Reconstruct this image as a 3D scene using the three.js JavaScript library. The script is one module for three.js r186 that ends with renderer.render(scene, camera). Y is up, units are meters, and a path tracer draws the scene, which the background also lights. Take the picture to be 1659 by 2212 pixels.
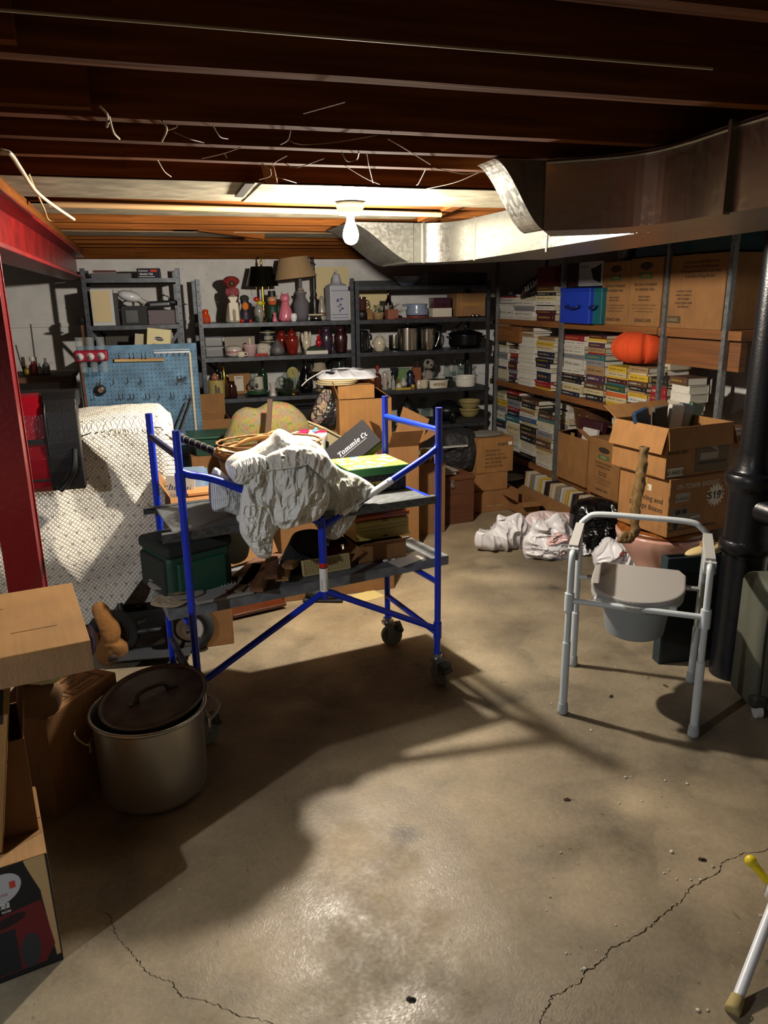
import * as THREE from 'three';
import { RoundedBoxGeometry } from 'three/addons/geometries/RoundedBoxGeometry.js';
import { mergeGeometries } from 'three/addons/utils/BufferGeometryUtils.js';

// ------------------------------------------------------------------ camera, lights, exposure
const scene = new THREE.Scene();
scene.background = new THREE.Color(0x000000);
const EYE = new THREE.Vector3(0, 1.6, 0), FOCAL = 1640, CX = 829.5, CY = 1106;
const D2R = Math.PI / 180, YAW = 17.0 * D2R, PITCH = 15.85 * D2R, ROLL = -0.81 * D2R;
const fwd = new THREE.Vector3(Math.sin(YAW) * Math.cos(PITCH), -Math.sin(PITCH), -Math.cos(YAW) * Math.cos(PITCH));
const right0 = new THREE.Vector3(Math.cos(YAW), 0, Math.sin(YAW)), up0 = right0.clone().cross(fwd);
const rightV = right0.clone().multiplyScalar(Math.cos(ROLL)).addScaledVector(up0, Math.sin(ROLL));
const upV = up0.clone().multiplyScalar(Math.cos(ROLL)).addScaledVector(right0, -Math.sin(ROLL));
const camera = new THREE.PerspectiveCamera(2 * Math.atan(1106 / FOCAL) / D2R, 1659 / 2212, 0.05, 60);
camera.position.copy(EYE);
camera.quaternion.setFromRotationMatrix(new THREE.Matrix4().makeBasis(rightV, upV, fwd.clone().negate()));
const renderer = new THREE.WebGLRenderer({ antialias: true });
renderer.toneMapping = THREE.LinearToneMapping;
renderer.toneMappingExposure = 0.64;
renderer.shadowMap.enabled = true;
renderer.shadowMap.type = THREE.PCFSoftShadowMap;

const BULB = new THREE.Vector3(0.85, 1.853, -3.19);
const BULB2 = new THREE.Vector3(-1.87, 1.85, -0.6);
function bulbLight(pos, color, intensity, size) {
  const l = new THREE.PointLight(color, intensity, 0, 2);
  l.position.copy(pos); l.castShadow = true; l.shadow.radius = size; l.shadow.mapSize.set(2048, 2048); l.shadow.bias = -0.0005;
  scene.add(l); return l;
}
bulbLight(BULB, 0xfff3e2, 28, 1.6);         // the bare bulb in view
bulbLight(BULB2, 0xeef0f6, 17, 1.0);        // a second bulb under an enamel reflector, out of the picture by the left-hand cartons

// ------------------------------------------------------------------ from photo pixels to the place
const ray = (px, py) => fwd.clone().addScaledVector(rightV, (px - CX) / FOCAL).addScaledVector(upV, -(py - CY) / FOCAL);
const onY = (px, py, y = 0) => { const d = ray(px, py); return EYE.clone().addScaledVector(d, (y - EYE.y) / d.y); };
const onZ = (px, py, z) => { const d = ray(px, py); return EYE.clone().addScaledVector(d, z / d.z); };
const onX = (px, py, x) => { const d = ray(px, py); return EYE.clone().addScaledVector(d, x / d.x); };

// ------------------------------------------------------------------ helpers
let seed = 12345;
const rnd = () => { seed = (seed + 0x6d2b79f5) | 0; let t = Math.imul(seed ^ (seed >>> 15), 1 | seed); t = (t + Math.imul(t ^ (t >>> 7), 61 | t)) ^ t; return ((t ^ (t >>> 14)) >>> 0) / 4294967296; };
const rr = (a, b) => a + (b - a) * rnd();
const pick = (a) => a[Math.floor(rnd() * a.length)];
const lerp = (a, b, t) => a + (b - a) * t, clamp = (v, a = 0, b = 1) => Math.min(b, Math.max(a, v));
const smooth = (a, b, x) => { const t = clamp((x - a) / (b - a)); return t * t * (3 - 2 * t); };
const V = (x, y, z) => new THREE.Vector3(x, y, z);
// tileable value noise
const NT = 256, table = new Float32Array(NT * NT); for (let i = 0; i < NT * NT; i++) table[i] = rnd();
function vnoise(x, y, per = 256) {
  const xi = Math.floor(x), yi = Math.floor(y), fx = x - xi, fy = y - yi, u = fx * fx * (3 - 2 * fx), v = fy * fy * (3 - 2 * fy);
  const w = (a) => ((a % per) + per) % per, g = (a, b) => table[w(b) * NT + w(a)];
  return lerp(lerp(g(xi, yi), g(xi + 1, yi), u), lerp(g(xi, yi + 1), g(xi + 1, yi + 1), u), v);
}
function fbm(x, y, oct = 4, per = 256) { let s = 0, a = 0.5, n = 0; for (let i = 0; i < oct; i++) { s += a * vnoise(x, y, per); n += a; x *= 2; y *= 2; per = Math.min(256, per * 2); a *= 0.5; } return s / n; }
function noise3(x, y, z) { return (vnoise(x + 17.3 * z, y + 9.1) + vnoise(y + 31.7, z + 5.3 + x * 0.31) + vnoise(z * 1.1 + 71.9, x + 13.7 - y * 0.27)) / 3; }
function tex(w, h, fn, srgb = true) {
  const d = new Uint8Array(w * h * 4);
  for (let y = 0; y < h; y++) for (let x = 0; x < w; x++) { const c = fn(x / w, y / h, x, y), o = (y * w + x) * 4; d[o] = clamp(c[0], 0, 255); d[o + 1] = clamp(c[1], 0, 255); d[o + 2] = clamp(c[2], 0, 255); d[o + 3] = c[3] === undefined ? 255 : c[3]; }
  const t = new THREE.DataTexture(d, w, h); t.wrapS = t.wrapT = THREE.RepeatWrapping; t.magFilter = THREE.LinearFilter; t.minFilter = THREE.LinearMipmapLinearFilter; t.generateMipmaps = true;
  if (srgb) t.colorSpace = THREE.SRGBColorSpace; t.needsUpdate = true; return t;
}
function canvasTex(w, h, draw) {
  const c = document.createElement('canvas'); c.width = w; c.height = h; draw(c.getContext('2d'), w, h);
  const t = new THREE.CanvasTexture(c); t.colorSpace = THREE.SRGBColorSpace; t.magFilter = THREE.LinearFilter; return t;
}
const grey = (v) => [v, v, v];
const rep = (t, u, v = u) => { const c = t.clone(); c.repeat.set(u, v); c.needsUpdate = true; return c; };
// shared detail maps (uv in metres)
const mottle = tex(256, 256, (u, v) => grey(205 + 50 * (fbm(u * 8, v * 8, 5, 8) - 0.5) * 2));
const fineBump = tex(256, 256, (u, v, x, y) => grey(255 * (0.6 * vnoise(u * 128, v * 128, 128) + 0.4 * fbm(u * 16, v * 16, 4, 16))), false);
const woodMap = tex(512, 512, (u, v) => { const w = fbm(u * 4, v * 40, 4, 4) * 0.6 + vnoise(u * 3 + 9, v * 128, 128) * 0.4, k = 0.62 + 0.42 * w; return [255 * k, 245 * k, 232 * k]; });
const cardMap = tex(256, 256, (u, v) => { const k = 0.9 + 0.12 * (fbm(u * 6, v * 6, 4, 6) - 0.5) + 0.05 * (vnoise(u * 64, v * 3, 64) - 0.5); return grey(255 * k); });
const spangle = (() => { const pts = []; for (let i = 0; i < 260; i++) pts.push([rnd(), rnd(), rnd()]);
  return tex(256, 256, (u, v) => { let b = 9, g = 0; for (const p of pts) { let dx = Math.abs(u - p[0]), dy = Math.abs(v - p[1]); dx = Math.min(dx, 1 - dx); dy = Math.min(dy, 1 - dy); const d = dx * dx + dy * dy * 1.4; if (d < b) { b = d; g = p[2]; } } return grey(150 + 70 * g); }, false); })();
const weave = tex(128, 128, (u, v, x, y) => grey(((x >> 3) + (y >> 3)) % 2 ? 210 + 40 * vnoise(u * 64, v * 4, 64) : 120 + 60 * vnoise(u * 4, v * 64, 64)), false);
const mats = new Map();
// m(colour, roughness, metalness, extra): one shared material per recipe
function m(color, rough = 0.7, metal = 0, extra = {}) {
  const key = [color, rough, metal, ...Object.entries(extra).map(([k, v]) => k + (v?.uuid || v))].join('|');
  if (!mats.has(key)) {
    const mm = extra.transmission || extra.clearcoat || extra.sheen ? new THREE.MeshPhysicalMaterial({ color, roughness: rough, metalness: metal, ...extra }) : new THREE.MeshStandardMaterial({ color, roughness: rough, metalness: metal, ...extra });
    mats.set(key, mm);
  }
  return mats.get(key);
}
const mm = (color, rough = 0.8, scale = 2, extra = {}) => m(color, rough, 0, { map: repc(mottle, scale), ...extra });   // mottled paint / clay / fabric
const repCache = new Map();
function repc(t, s, s2 = s) { const k = t.uuid + s + '_' + s2; if (!repCache.has(k)) repCache.set(k, rep(t, s, s2)); return repCache.get(k); }
const card = (c) => m(new THREE.Color(c).lerp(new THREE.Color(0x966a3b), 0.65).getHex(), 0.88, 0, { map: repc(cardMap, 2), bumpMap: repc(fineBump, 3), bumpScale: 0.0006 });
const wood = (c, r = 0.75) => m(c, r, 0, { map: repc(woodMap, 1, 1), bumpMap: repc(woodMap, 1, 1), bumpScale: 0.001 });
const CARD = 0xa67843, CARD2 = 0x936636, CARD3 = 0xb5894f, CARDD = 0x7d5630;

// geometry
function metric(g) {                                    // uv in metres, by the way each face points
  if (g.index) g = g.toNonIndexed(); const p = g.attributes.position, uv = new Float32Array(p.count * 2), a = V(), b = V(), c = V(), n = V();
  for (let i = 0; i < p.count; i += 3) {
    a.fromBufferAttribute(p, i); b.fromBufferAttribute(p, i + 1); c.fromBufferAttribute(p, i + 2); n.copy(b).sub(a).cross(c.clone().sub(a));
    const x = Math.abs(n.x), y = Math.abs(n.y), z = Math.abs(n.z);
    [a, b, c].forEach((q, k) => { const o = (i + k) * 2; if (z >= x && z >= y) { uv[o] = q.x; uv[o + 1] = q.y; } else if (x >= y) { uv[o] = q.z; uv[o + 1] = q.y; } else { uv[o] = q.x; uv[o + 1] = q.z; } });
  }
  g.setAttribute('uv', new THREE.BufferAttribute(uv, 2)); return g;
}
const at = (g, x = 0, y = 0, z = 0, rx = 0, ry = 0, rz = 0) => { if (rx || ry || rz) g.applyMatrix4(new THREE.Matrix4().makeRotationFromEuler(new THREE.Euler(rx, ry, rz))); return g.translate(x, y, z); };
const bx = (w, h, d, x = 0, y = 0, z = 0, r = 0) => (r ? new RoundedBoxGeometry(w, h, d, 1, Math.min(r, w / 2.05, h / 2.05, d / 2.05)) : new THREE.BoxGeometry(w, h, d)).translate(x, y, z);
const bxr = (w, h, d, r, seg = 3) => new RoundedBoxGeometry(w, h, d, seg, Math.min(r, w / 2.05, h / 2.05, d / 2.05));
const cy = (r1, r2, h, x = 0, y = 0, z = 0, seg = 20) => new THREE.CylinderGeometry(r1, r2, h, seg).translate(x, y, z);
const sph = (r, x = 0, y = 0, z = 0, sx = 1, sy = 1, sz = 1, seg = 20) => new THREE.SphereGeometry(r, seg, Math.round(seg * 0.7)).scale(sx, sy, sz).translate(x, y, z);
const lathe = (pts, seg = 28) => new THREE.LatheGeometry(pts.map((p) => new THREE.Vector2(Math.max(p[0], 0.0001), p[1])), seg);
const tor = (R, r, x = 0, y = 0, z = 0, rx = Math.PI / 2, ry = 0, rz = 0, arc = Math.PI * 2) => at(new THREE.TorusGeometry(R, r, 8, 28, arc), x, y, z, rx, ry, rz);
const tube = (pts, r, seg = 0, rad = 8, closed = false) => new THREE.TubeGeometry(new THREE.CatmullRomCurve3(pts.map((p) => (p.isVector3 ? p : V(...p))), closed, 'catmullrom', 0.5), seg || pts.length * 6, r, rad, closed);
function rod(a, b, r, rad = 12) { const A = a.isVector3 ? a : V(...a), B = b.isVector3 ? b : V(...b), d = B.clone().sub(A), g = new THREE.CylinderGeometry(r, r, d.length(), rad); g.applyQuaternion(new THREE.Quaternion().setFromUnitVectors(V(0, 1, 0), d.clone().normalize())); const c = A.clone().add(B).multiplyScalar(0.5); return g.translate(c.x, c.y, c.z); }
function bar(a, b, w, h) { const A = a.isVector3 ? a : V(...a), B = b.isVector3 ? b : V(...b), d = B.clone().sub(A), g = new THREE.BoxGeometry(w, h, d.length()); const mtx = new THREE.Matrix4().lookAt(A, B, Math.abs(d.y) > 0.95 * d.length() ? V(1, 0, 0) : V(0, 1, 0)); g.applyMatrix4(mtx); const c = A.clone().add(B).multiplyScalar(0.5); return g.translate(c.x, c.y, c.z); }
const extr = (pts, depth, bevel = 0) => new THREE.ExtrudeGeometry(new THREE.Shape(pts.map((p) => new THREE.Vector2(p[0], p[1]))), { depth, bevelEnabled: bevel > 0, bevelSize: bevel, bevelThickness: bevel, bevelSegments: 2, curveSegments: 10 });
const join = (gs) => { gs = gs.flat().map((g) => { let q = g.index ? g.toNonIndexed() : g; for (const k of Object.keys(q.attributes)) if (!['position', 'normal', 'uv'].includes(k)) q.deleteAttribute(k); return q; }); return gs.length > 1 ? mergeGeometries(gs) : gs[0]; };

// things and parts
const taken = new Map();
function numbered(n) { const k = taken.get(n) || 0; taken.set(n, k + 1); return k ? n + '_' + String(k).padStart(3, '0') : n; }
function thing(name, label, category, pos = [0, 0, 0], turn = 0, group) {
  const o = new THREE.Group(); o.name = numbered(name); scene.add(o);
  if (pos.isVector3) o.position.copy(pos); else o.position.set(...pos); o.rotation.y = turn;
  o.userData = { label, category }; if (group) o.userData.group = group; return o;
}
function part(name, geo, mat, parent, { label, keep, pos, rot } = {}) {
  let g = Array.isArray(geo) ? join(geo) : geo; if (!keep) g = metric(g);
  const o = new THREE.Mesh(g, mat); o.name = name; o.castShadow = o.receiveShadow = true; if (label) o.userData.label = label;
  if (pos) o.position.set(...pos); if (rot) o.rotation.set(...rot);
  parent.add(o); return o;
}
function solo(name, label, category, geo, mat, pos = [0, 0, 0], turn = 0, group, opt = {}) {   // a thing that is one mesh
  const o = part(numbered(name), geo, mat, scene, opt); if (pos.isVector3) o.position.copy(pos); else o.position.set(...pos); o.rotation.y = turn;
  o.userData = { label, category }; if (group) o.userData.group = group; return o;
}
function struct(name, geo, mat, parent = scene, opt = {}) { const o = part(name, geo, mat, parent, opt); if (parent === scene) o.userData = { kind: 'structure', label: opt.label }; return o; }
// lettering: a transparent print lying on a face
function print(parent, w, h, pos, rot, draw, px = 512, rough = 0.85) {
  const t = canvasTex(px, Math.max(8, Math.round(px * h / w)), draw);
  return part('print', new THREE.PlaneGeometry(w, h), new THREE.MeshStandardMaterial({ map: t, transparent: true, roughness: rough }), parent, { keep: true, pos, rot });
}
function lines(g, arr, x, y, size, lead, color, align = 'center', weight = 'bold', family = 'sans-serif') { g.fillStyle = color; g.textAlign = align; arr.forEach((s, i) => { g.font = `${weight} ${size}px ${family}`; g.fillText(s, x, y + i * lead); }); }
// a soft body between an outline and its middle: rings from the outline to a crown, front and back, with folds
function puffGeo(out, front, back, { folds = 0, freq = 10, rings = 26, n = 120, sx = 1, ridge = 1, flat = 0.5, sd = 0 } = {}) {
  // out: [[x, y]...] closed outline in the plane z = 0
  const cv = new THREE.CatmullRomCurve3(out.map((p) => V(p[0], p[1], 0)), true, 'centripetal'), b = cv.getSpacedPoints(n).slice(0, n);
  let c = V(); b.forEach((p) => c.add(p)); c.multiplyScalar(1 / n);
  const pos = [], idx = [];
  const side = (s, D) => {
    const base = pos.length / 3;
    for (let r = 0; r <= rings; r++) for (let k = 0; k < n; k++) {
      const t = 1 - r / rings, p = c.clone().lerp(b[k], t), crown = Math.pow(Math.max(0, 1 - Math.pow(t, 2.2)), flat);
      let f = 0; if (folds) { const wx = p.x * freq * sx + 4 * noise3(p.x * freq * 0.4 + sd, p.y * freq * 0.4, s + sd), wy = p.y * freq + 4 * noise3(p.y * freq * 0.4 + 40, p.x * freq * 0.4 + sd, s); if (ridge) { let a = 1, k = 1; for (let o = 0; o < 3; o++) { const q = clamp((vnoise(wx * k + sd + o * 37 + s * 11, wy * k + o * 19) - 0.5) * 1.5 + 0.5), w = 1 - Math.abs(2 * q - 1); f += a * (w * w - 0.4); a *= 0.52; k *= 2.1; } } else f = 2 * noise3(wx + sd, wy, s * 3) - 1; }
      pos.push(p.x, p.y, s * (D * crown) + s * folds * f * Math.min(1, (1 - t) * 5));
    }
    for (let r = 0; r < rings; r++) for (let k = 0; k < n; k++) { const a = base + r * n + k, d = base + r * n + (k + 1) % n, e = a + n, h = d + n; s > 0 ? idx.push(a, d, e, d, h, e) : idx.push(a, e, d, d, e, h); }
  };
  side(1, front); side(-1, back);
  const g = new THREE.BufferGeometry(); g.setAttribute('position', new THREE.Float32BufferAttribute(pos, 3)); g.setIndex(idx); g.computeVertexNormals();
  const uv = new Float32Array(pos.length / 3 * 2); for (let i = 0; i < pos.length / 3; i++) { uv[2 * i] = pos[3 * i]; uv[2 * i + 1] = pos[3 * i + 1]; } g.setAttribute('uv', new THREE.BufferAttribute(uv, 2));
  return g;
}
function puff(name, label, category, pxs, z, front, back, mat, opt = {}) {      // outline given in photo pixels, standing at depth z
  const pts = pxs.map(([x, y]) => onZ(x, y, z)), lo = Math.min(...pts.map((p) => p.y)), mx = pts.reduce((s, p) => s + p.x, 0) / pts.length;
  const g = puffGeo(pts.map((p) => [p.x - mx, p.y - (opt.base ?? lo)]), front, back, opt);
  if (opt.parent) { return part(name, g, mat, opt.parent, { keep: true }); }
  return solo(name, label, category, g, mat, [mx, opt.base ?? lo, z], 0, opt.group, { keep: true });
}

// ------------------------------------------------------------------ the room
const X0 = -3.4, X1 = 3.52, Z0 = -6.62, Z1 = 1.6, CEIL = 1.98;
{ // floor: a slab with two real cracks
  const crack = (pts, w) => { const P = pts.map(([x, y]) => onY(x, y, 0)), f = []; for (let i = 0; i < P.length - 1; i++) { const n = 7; for (let k = 0; k < n; k++) f.push(P[i].clone().lerp(P[i + 1], k / n).add(V(rr(-0.0035, 0.0035), 0, rr(-0.0035, 0.0035)))); } f.push(P[P.length - 1]);
    const L = [], R = []; f.forEach((p, i) => { const q = f[Math.min(i + 1, f.length - 1)].clone().sub(f[Math.max(i - 1, 0)]).normalize(), t = w * (0.35 + rnd()) * Math.min(1, 0.15 + i / 6, 0.15 + (f.length - 1 - i) / 6); L.push(new THREE.Vector2(p.x - q.z * t, -(p.z + q.x * t))); R.unshift(new THREE.Vector2(p.x + q.z * t, -(p.z - q.x * t))); }); return new THREE.Path([...L, ...R]); };
  const z5 = [[860, 1265], [920, 1280], [960, 1350], [965, 1400], [1000, 1470], [1050, 1530], [1090, 1580], [1140, 1630], [1190, 1690], [1215, 1740], [1290, 1805], [1380, 1830], [1460, 1855], [1490, 1910], [1550, 1985], [1650, 1998]].map(([x, y]) => [x * 0.2541, 1650 + y * 0.2541]).concat([[470, 2171], [512, 2194], [573, 2206], [640, 2235]]);
  const z7 = [[190, 1760], [200, 1698], [210, 1640], [245, 1600], [275, 1520], [340, 1495], [390, 1455], [460, 1440], [490, 1360], [560, 1320], [620, 1270], [635, 1220], [710, 1190], [800, 1140], [910, 1070], [960, 1020], [1050, 950], [1110, 910], [1155, 830], [1220, 790], [1340, 730], [1360, 670], [1420, 640], [1500, 605], [1600, 600], [1700, 560]].map(([x, y]) => [1100 + x * 0.337, 1640 + y * 0.337]);
  const sh = new THREE.Shape([[X0 - 0.2, -Z1 - 0.2], [X1 + 0.2, -Z1 - 0.2], [X1 + 0.2, -Z0 + 0.2], [X0 - 0.2, -Z0 + 0.2]].map((p) => new THREE.Vector2(...p)));
  sh.holes.push(crack(z5, 0.0016), crack(z7, 0.0019));
  const g = new THREE.ExtrudeGeometry(sh, { depth: 0.02, bevelEnabled: false }); g.rotateX(-Math.PI / 2); g.translate(0, -0.02, 0);
  const scuff = []; for (let i = 0; i < 60; i++) scuff.push([rnd(), rnd(), rr(0, 6.3), rr(0.01, 0.06), rr(0.0008, 0.004), rr(-0.5, 1)]);
  const fm = tex(1536, 1536, (u, v) => {
    const a = fbm(u * 6, v * 6, 4, 6), b = fbm(u * 22 + 3, v * 22, 4, 22), c = vnoise(u * 512, v * 512, 256), w = fbm(u * 9 + b * 0.5, v * 9 + a, 2, 9);
    let k = 0.70 + 0.46 * (a - 0.5) + 0.3 * (b - 0.5) + 0.07 * (c - 0.5); const bl = smooth(0.49, 0.53, w + 0.12 * (b - 0.5)); k -= 0.05 * bl; if (w > 0.6) k += (w - 0.6) * 0.7; if (b < 0.3) k -= (0.3 - b) * 0.7;
    const sp = vnoise(u * 256 + 7, v * 256 + 3, 256); if (sp > 0.955) k -= (sp - 0.955) * 5; if (sp < 0.02) k += 0.12;
    for (const s of scuff) { let dx = u - s[0], dy = v - s[1]; if (dx * dx + dy * dy > 0.006) continue; const x = dx * Math.cos(s[2]) + dy * Math.sin(s[2]), y = -dx * Math.sin(s[2]) + dy * Math.cos(s[2]); const e = (1 - smooth(0, s[3], Math.abs(x))) * (1 - smooth(0, s[4], Math.abs(y))); k += 0.1 * s[5] * e * (0.4 + b); }
    const t = 0.5 + 0.9 * (vnoise(u * 5 + 11, v * 5 + 2, 5) - 0.5);
    return [255 * k * 0.70, 255 * k * lerp(0.61, 0.645, t), 255 * k * lerp(0.47, 0.54, t)];
  });
  const rm = tex(512, 512, (u, v) => { const a = fbm(u * 12, v * 12, 5, 12); return grey(255 * clamp(0.46 + 0.5 * (a - 0.45) + 0.14 * vnoise(u * 200, v * 200, 200))); }, false);
  const o = struct('floor', g, new THREE.MeshStandardMaterial({ map: repc(fm, 1 / 4.6), roughnessMap: repc(rm, 0.7), roughness: 1, bumpMap: repc(fineBump, 2.2), bumpScale: 0.0007 }), scene, { label: 'worn stained concrete floor with two long cracks' });
  struct('floor_base', bx(X1 - X0 + 0.4, 0.06, Z1 - Z0 + 0.4, (X0 + X1) / 2, -0.052, (Z0 + Z1) / 2), m(0x2b2217, 0.95), o, { label: 'dirt at the bottom of the cracks' });
}
const wallMap = tex(512, 512, (u, v) => { const a = fbm(u * 5, v * 5, 5, 5), b = fbm(u * 30, v * 30, 3, 30); let k = 0.86 + 0.16 * (a - 0.5) + 0.09 * (b - 0.5); const s = vnoise(u * 120, v * 60, 120); if (s > 0.94) k -= 0.12; return [255 * k, 255 * k * 0.99, 255 * k * 0.975]; });
const wallM = new THREE.MeshStandardMaterial({ color: 0xe2e3e4, map: repc(wallMap, 0.4), roughness: 0.82, bumpMap: repc(mottle, 1.3), bumpScale: 0.004 });
struct('wall_back', [bx(X1 - X0 + 0.4, 2.3, 0.2, (X0 + X1) / 2, 1.13, Z0 - 0.1), bx(X1 - X0, 0.03, 0.02, (X0 + X1) / 2, 1.42, Z0 + 0.01), bx(X1 - X0, 0.012, 0.012, (X0 + X1) / 2, 0.9, Z0 + 0.006)], wallM, scene, { label: 'white painted concrete back wall' });
struct('wall_right', bx(0.2, 2.3, Z1 - Z0 + 0.4, X1 + 0.1, 1.13, (Z0 + Z1) / 2), wallM, scene, { label: 'white painted side wall behind the book shelves' });
const bareM = new THREE.MeshStandardMaterial({ color: 0x7d7a72, map: repc(wallMap, 0.4), roughness: 0.9 });
struct('wall_left', bx(0.2, 2.3, Z1 - Z0 + 0.4, X0 - 0.1, 1.13, (Z0 + Z1) / 2), bareM, scene, { label: 'bare concrete side wall' });
struct('wall_front', bx(X1 - X0 + 0.4, 2.3, 0.2, (X0 + X1) / 2, 1.13, Z1 + 0.1), bareM, scene, { label: 'bare concrete wall behind the camera' });

const ceiling = new THREE.Group(); ceiling.name = 'ceiling'; ceiling.userData = { kind: 'structure', label: 'open joist ceiling with sheet metal panels' }; scene.add(ceiling);
const joistW = (c) => { const w = new THREE.MeshPhysicalMaterial({ color: c, roughness: 1, map: repc(woodMap, 1, 1), bumpMap: repc(woodMap, 1, 1), bumpScale: 0.001, specularIntensity: 0.1 }); return w; };
const joistM = joistW(0x7a4b25), joistD = joistW(0x714520);
const galvM = m(0xb9b4a4, 0.42, 0.75, { roughnessMap: repc(spangle, 3), bumpMap: repc(fineBump, 1), bumpScale: 0.001 });
const galvOld = m(0xa89f86, 0.62, 0.35, { map: repc(mottle, 2) });
{
  const L = X1 - X0, cx = (X0 + X1) / 2;
  part('subfloor', bx(L + 0.3, 0.06, Z1 - Z0 + 0.3, cx, 2.22, (Z0 + Z1) / 2), joistD, ceiling);
  const zs = [1.4, 0.99, 0.58, 0.17, -0.24, -0.65, -1.03, -1.49, -1.92, -2.17, -2.42, -2.79, -3.25, -3.47, -3.86, -4.36, -4.72, -5.12, -5.52, -5.92, -6.3];
  zs.forEach((z, i) => {
    const g = new THREE.BoxGeometry(L, 0.205, 0.04, 60, 3, 1); const p = g.attributes.position;
    for (let k = 0; k < p.count; k++) { const x = p.getX(k); p.setY(k, p.getY(k) + 0.004 * (fbm(x * 2 + i * 7, i, 3) - 0.5)); p.setZ(k, p.getZ(k) + 0.006 * (fbm(x * 1.5 + 50 + i * 3, i * 2, 3) - 0.5) + 0.002 * (vnoise(x * 9 + i, p.getY(k) * 40) - 0.5)); }
    g.computeVertexNormals(); part('joist', g.translate(cx, CEIL + 0.1025, z), i % 3 ? joistM : joistD, ceiling);
  });
  // short boards nailed beside two joists, and the sill along the back wall
  part('sister_board', bx(3.15, 0.12, 0.03, -1.72, CEIL + 0.065, -1.435), joistM, ceiling);
  part('sister_board', bx(3.2, 0.12, 0.032, -1.66, CEIL + 0.065, -1.86), joistM, ceiling);
  part('sill_plate', bx(L, 0.1, 0.1, cx, 1.96, Z0 + 0.05), joistD, ceiling);
  part('rim_board', bx(L, 0.14, 0.05, cx, 2.08, Z0 + 0.025), joistD, ceiling);
  part('cross_bridging', bar(onY(990, 440, 1.99), onY(912, 474, 1.965), 0.05, 0.025), joistM, ceiling);
  part('cross_bridging', bar(V(0.38, 2.12, -2.46), V(0.46, 1.99, -2.74), 0.04, 0.05), joistM, ceiling);
  part('cross_bridging', bar(V(0.35, 2.0, -4.74), V(0.75, 1.97, -4.9), 0.05, 0.05), joistM, ceiling);
  // sheet metal nailed under joist bays (air returns)
  const sheet = (x0, x1, z0, z1, mat, y = CEIL - 0.003) => { const g = new THREE.BoxGeometry(x1 - x0, 0.002, z1 - z0, 50, 1, 8), p = g.attributes.position; for (let k = 0; k < p.count; k++) p.setY(k, p.getY(k) + 0.006 * (fbm(p.getX(k) * 1.3 + z0 * 9, p.getZ(k) * 5 + 20, 3) - 0.5) - 0.002); g.computeVertexNormals(); return part('sheet_metal_panel', g.translate((x0 + x1) / 2, y, (z0 + z1) / 2), mat, ceiling, { label: 'dull galvanised sheet nailed under the joists' }); };
  sheet(-0.5, 0.44, -3.28, -2.77, galvOld); sheet(0.43, 1.62, -3.28, -2.77, galvOld, CEIL - 0.007);
  sheet(-0.42, 1.35, -3.87, -3.52, galvOld);
  sheet(-0.42, 1.5, -5.13, -4.8, galvOld);
  part('sheet_seam', bar(onY(540, 394, 1.968), onY(516, 424, 1.968), 0.03, 0.008), m(0x3c3a34, 0.6, 0.6), ceiling);
  part('conduit', rod([-0.3, 1.962, -3.4], [1.35, 1.955, -3.46], 0.011), m(0xb08d62, 0.6, 0.2), ceiling);
}
// ------------------------------------------------------------------ steel beam and column
const redM = m(0x8c1013, 0.38, 0, { map: repc(mottle, 1.6), bumpMap: repc(fineBump, 0.6), bumpScale: 0.001 });
{
  const b = thing('steel_beam', 'red painted steel I-beam running under the joists', 'beam', [-0.45, 1.753, 0]);
  const zc = (Z0 + Z1) / 2, L = Z1 - Z0;
  part('lower_flange', bx(0.16, 0.016, L, 0, 0.008, zc, 0.003), redM, b); part('web', bx(0.016, 0.15, L, 0, 0.09, zc), redM, b); part('upper_flange', bx(0.16, 0.016, L, 0, 0.172, zc, 0.003), redM, b);
  part('shim', bx(0.14, 0.045, L, 0, 0.203, zc), joistD, b, { label: 'wooden plate on top of the beam' });
  const c = thing('steel_column', 'glossy dark red steel column under the red beam', 'column', [-0.462, 0, -2.72]);
  const colM = m(0x6d0f14, 0.3, 0, { bumpMap: repc(fineBump, 0.8), bumpScale: 0.0012 });
  part('front_flange', bx(0.11, 1.745, 0.012, 0, 0.8785, 0.05, 0.002), colM, c); part('rear_flange', bx(0.11, 1.745, 0.012, 0, 0.8785, -0.05, 0.002), colM, c); part('web', bx(0.011, 1.745, 0.09, 0.045, 0.8785, 0), colM, c); part('base_plate', bx(0.2, 0.012, 0.2, 0, 0.006, 0, 0.002), colM, c); part('web', bx(0.011, 1.745, 0.09, -0.045, 0.8785, 0), colM, c);
}
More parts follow.
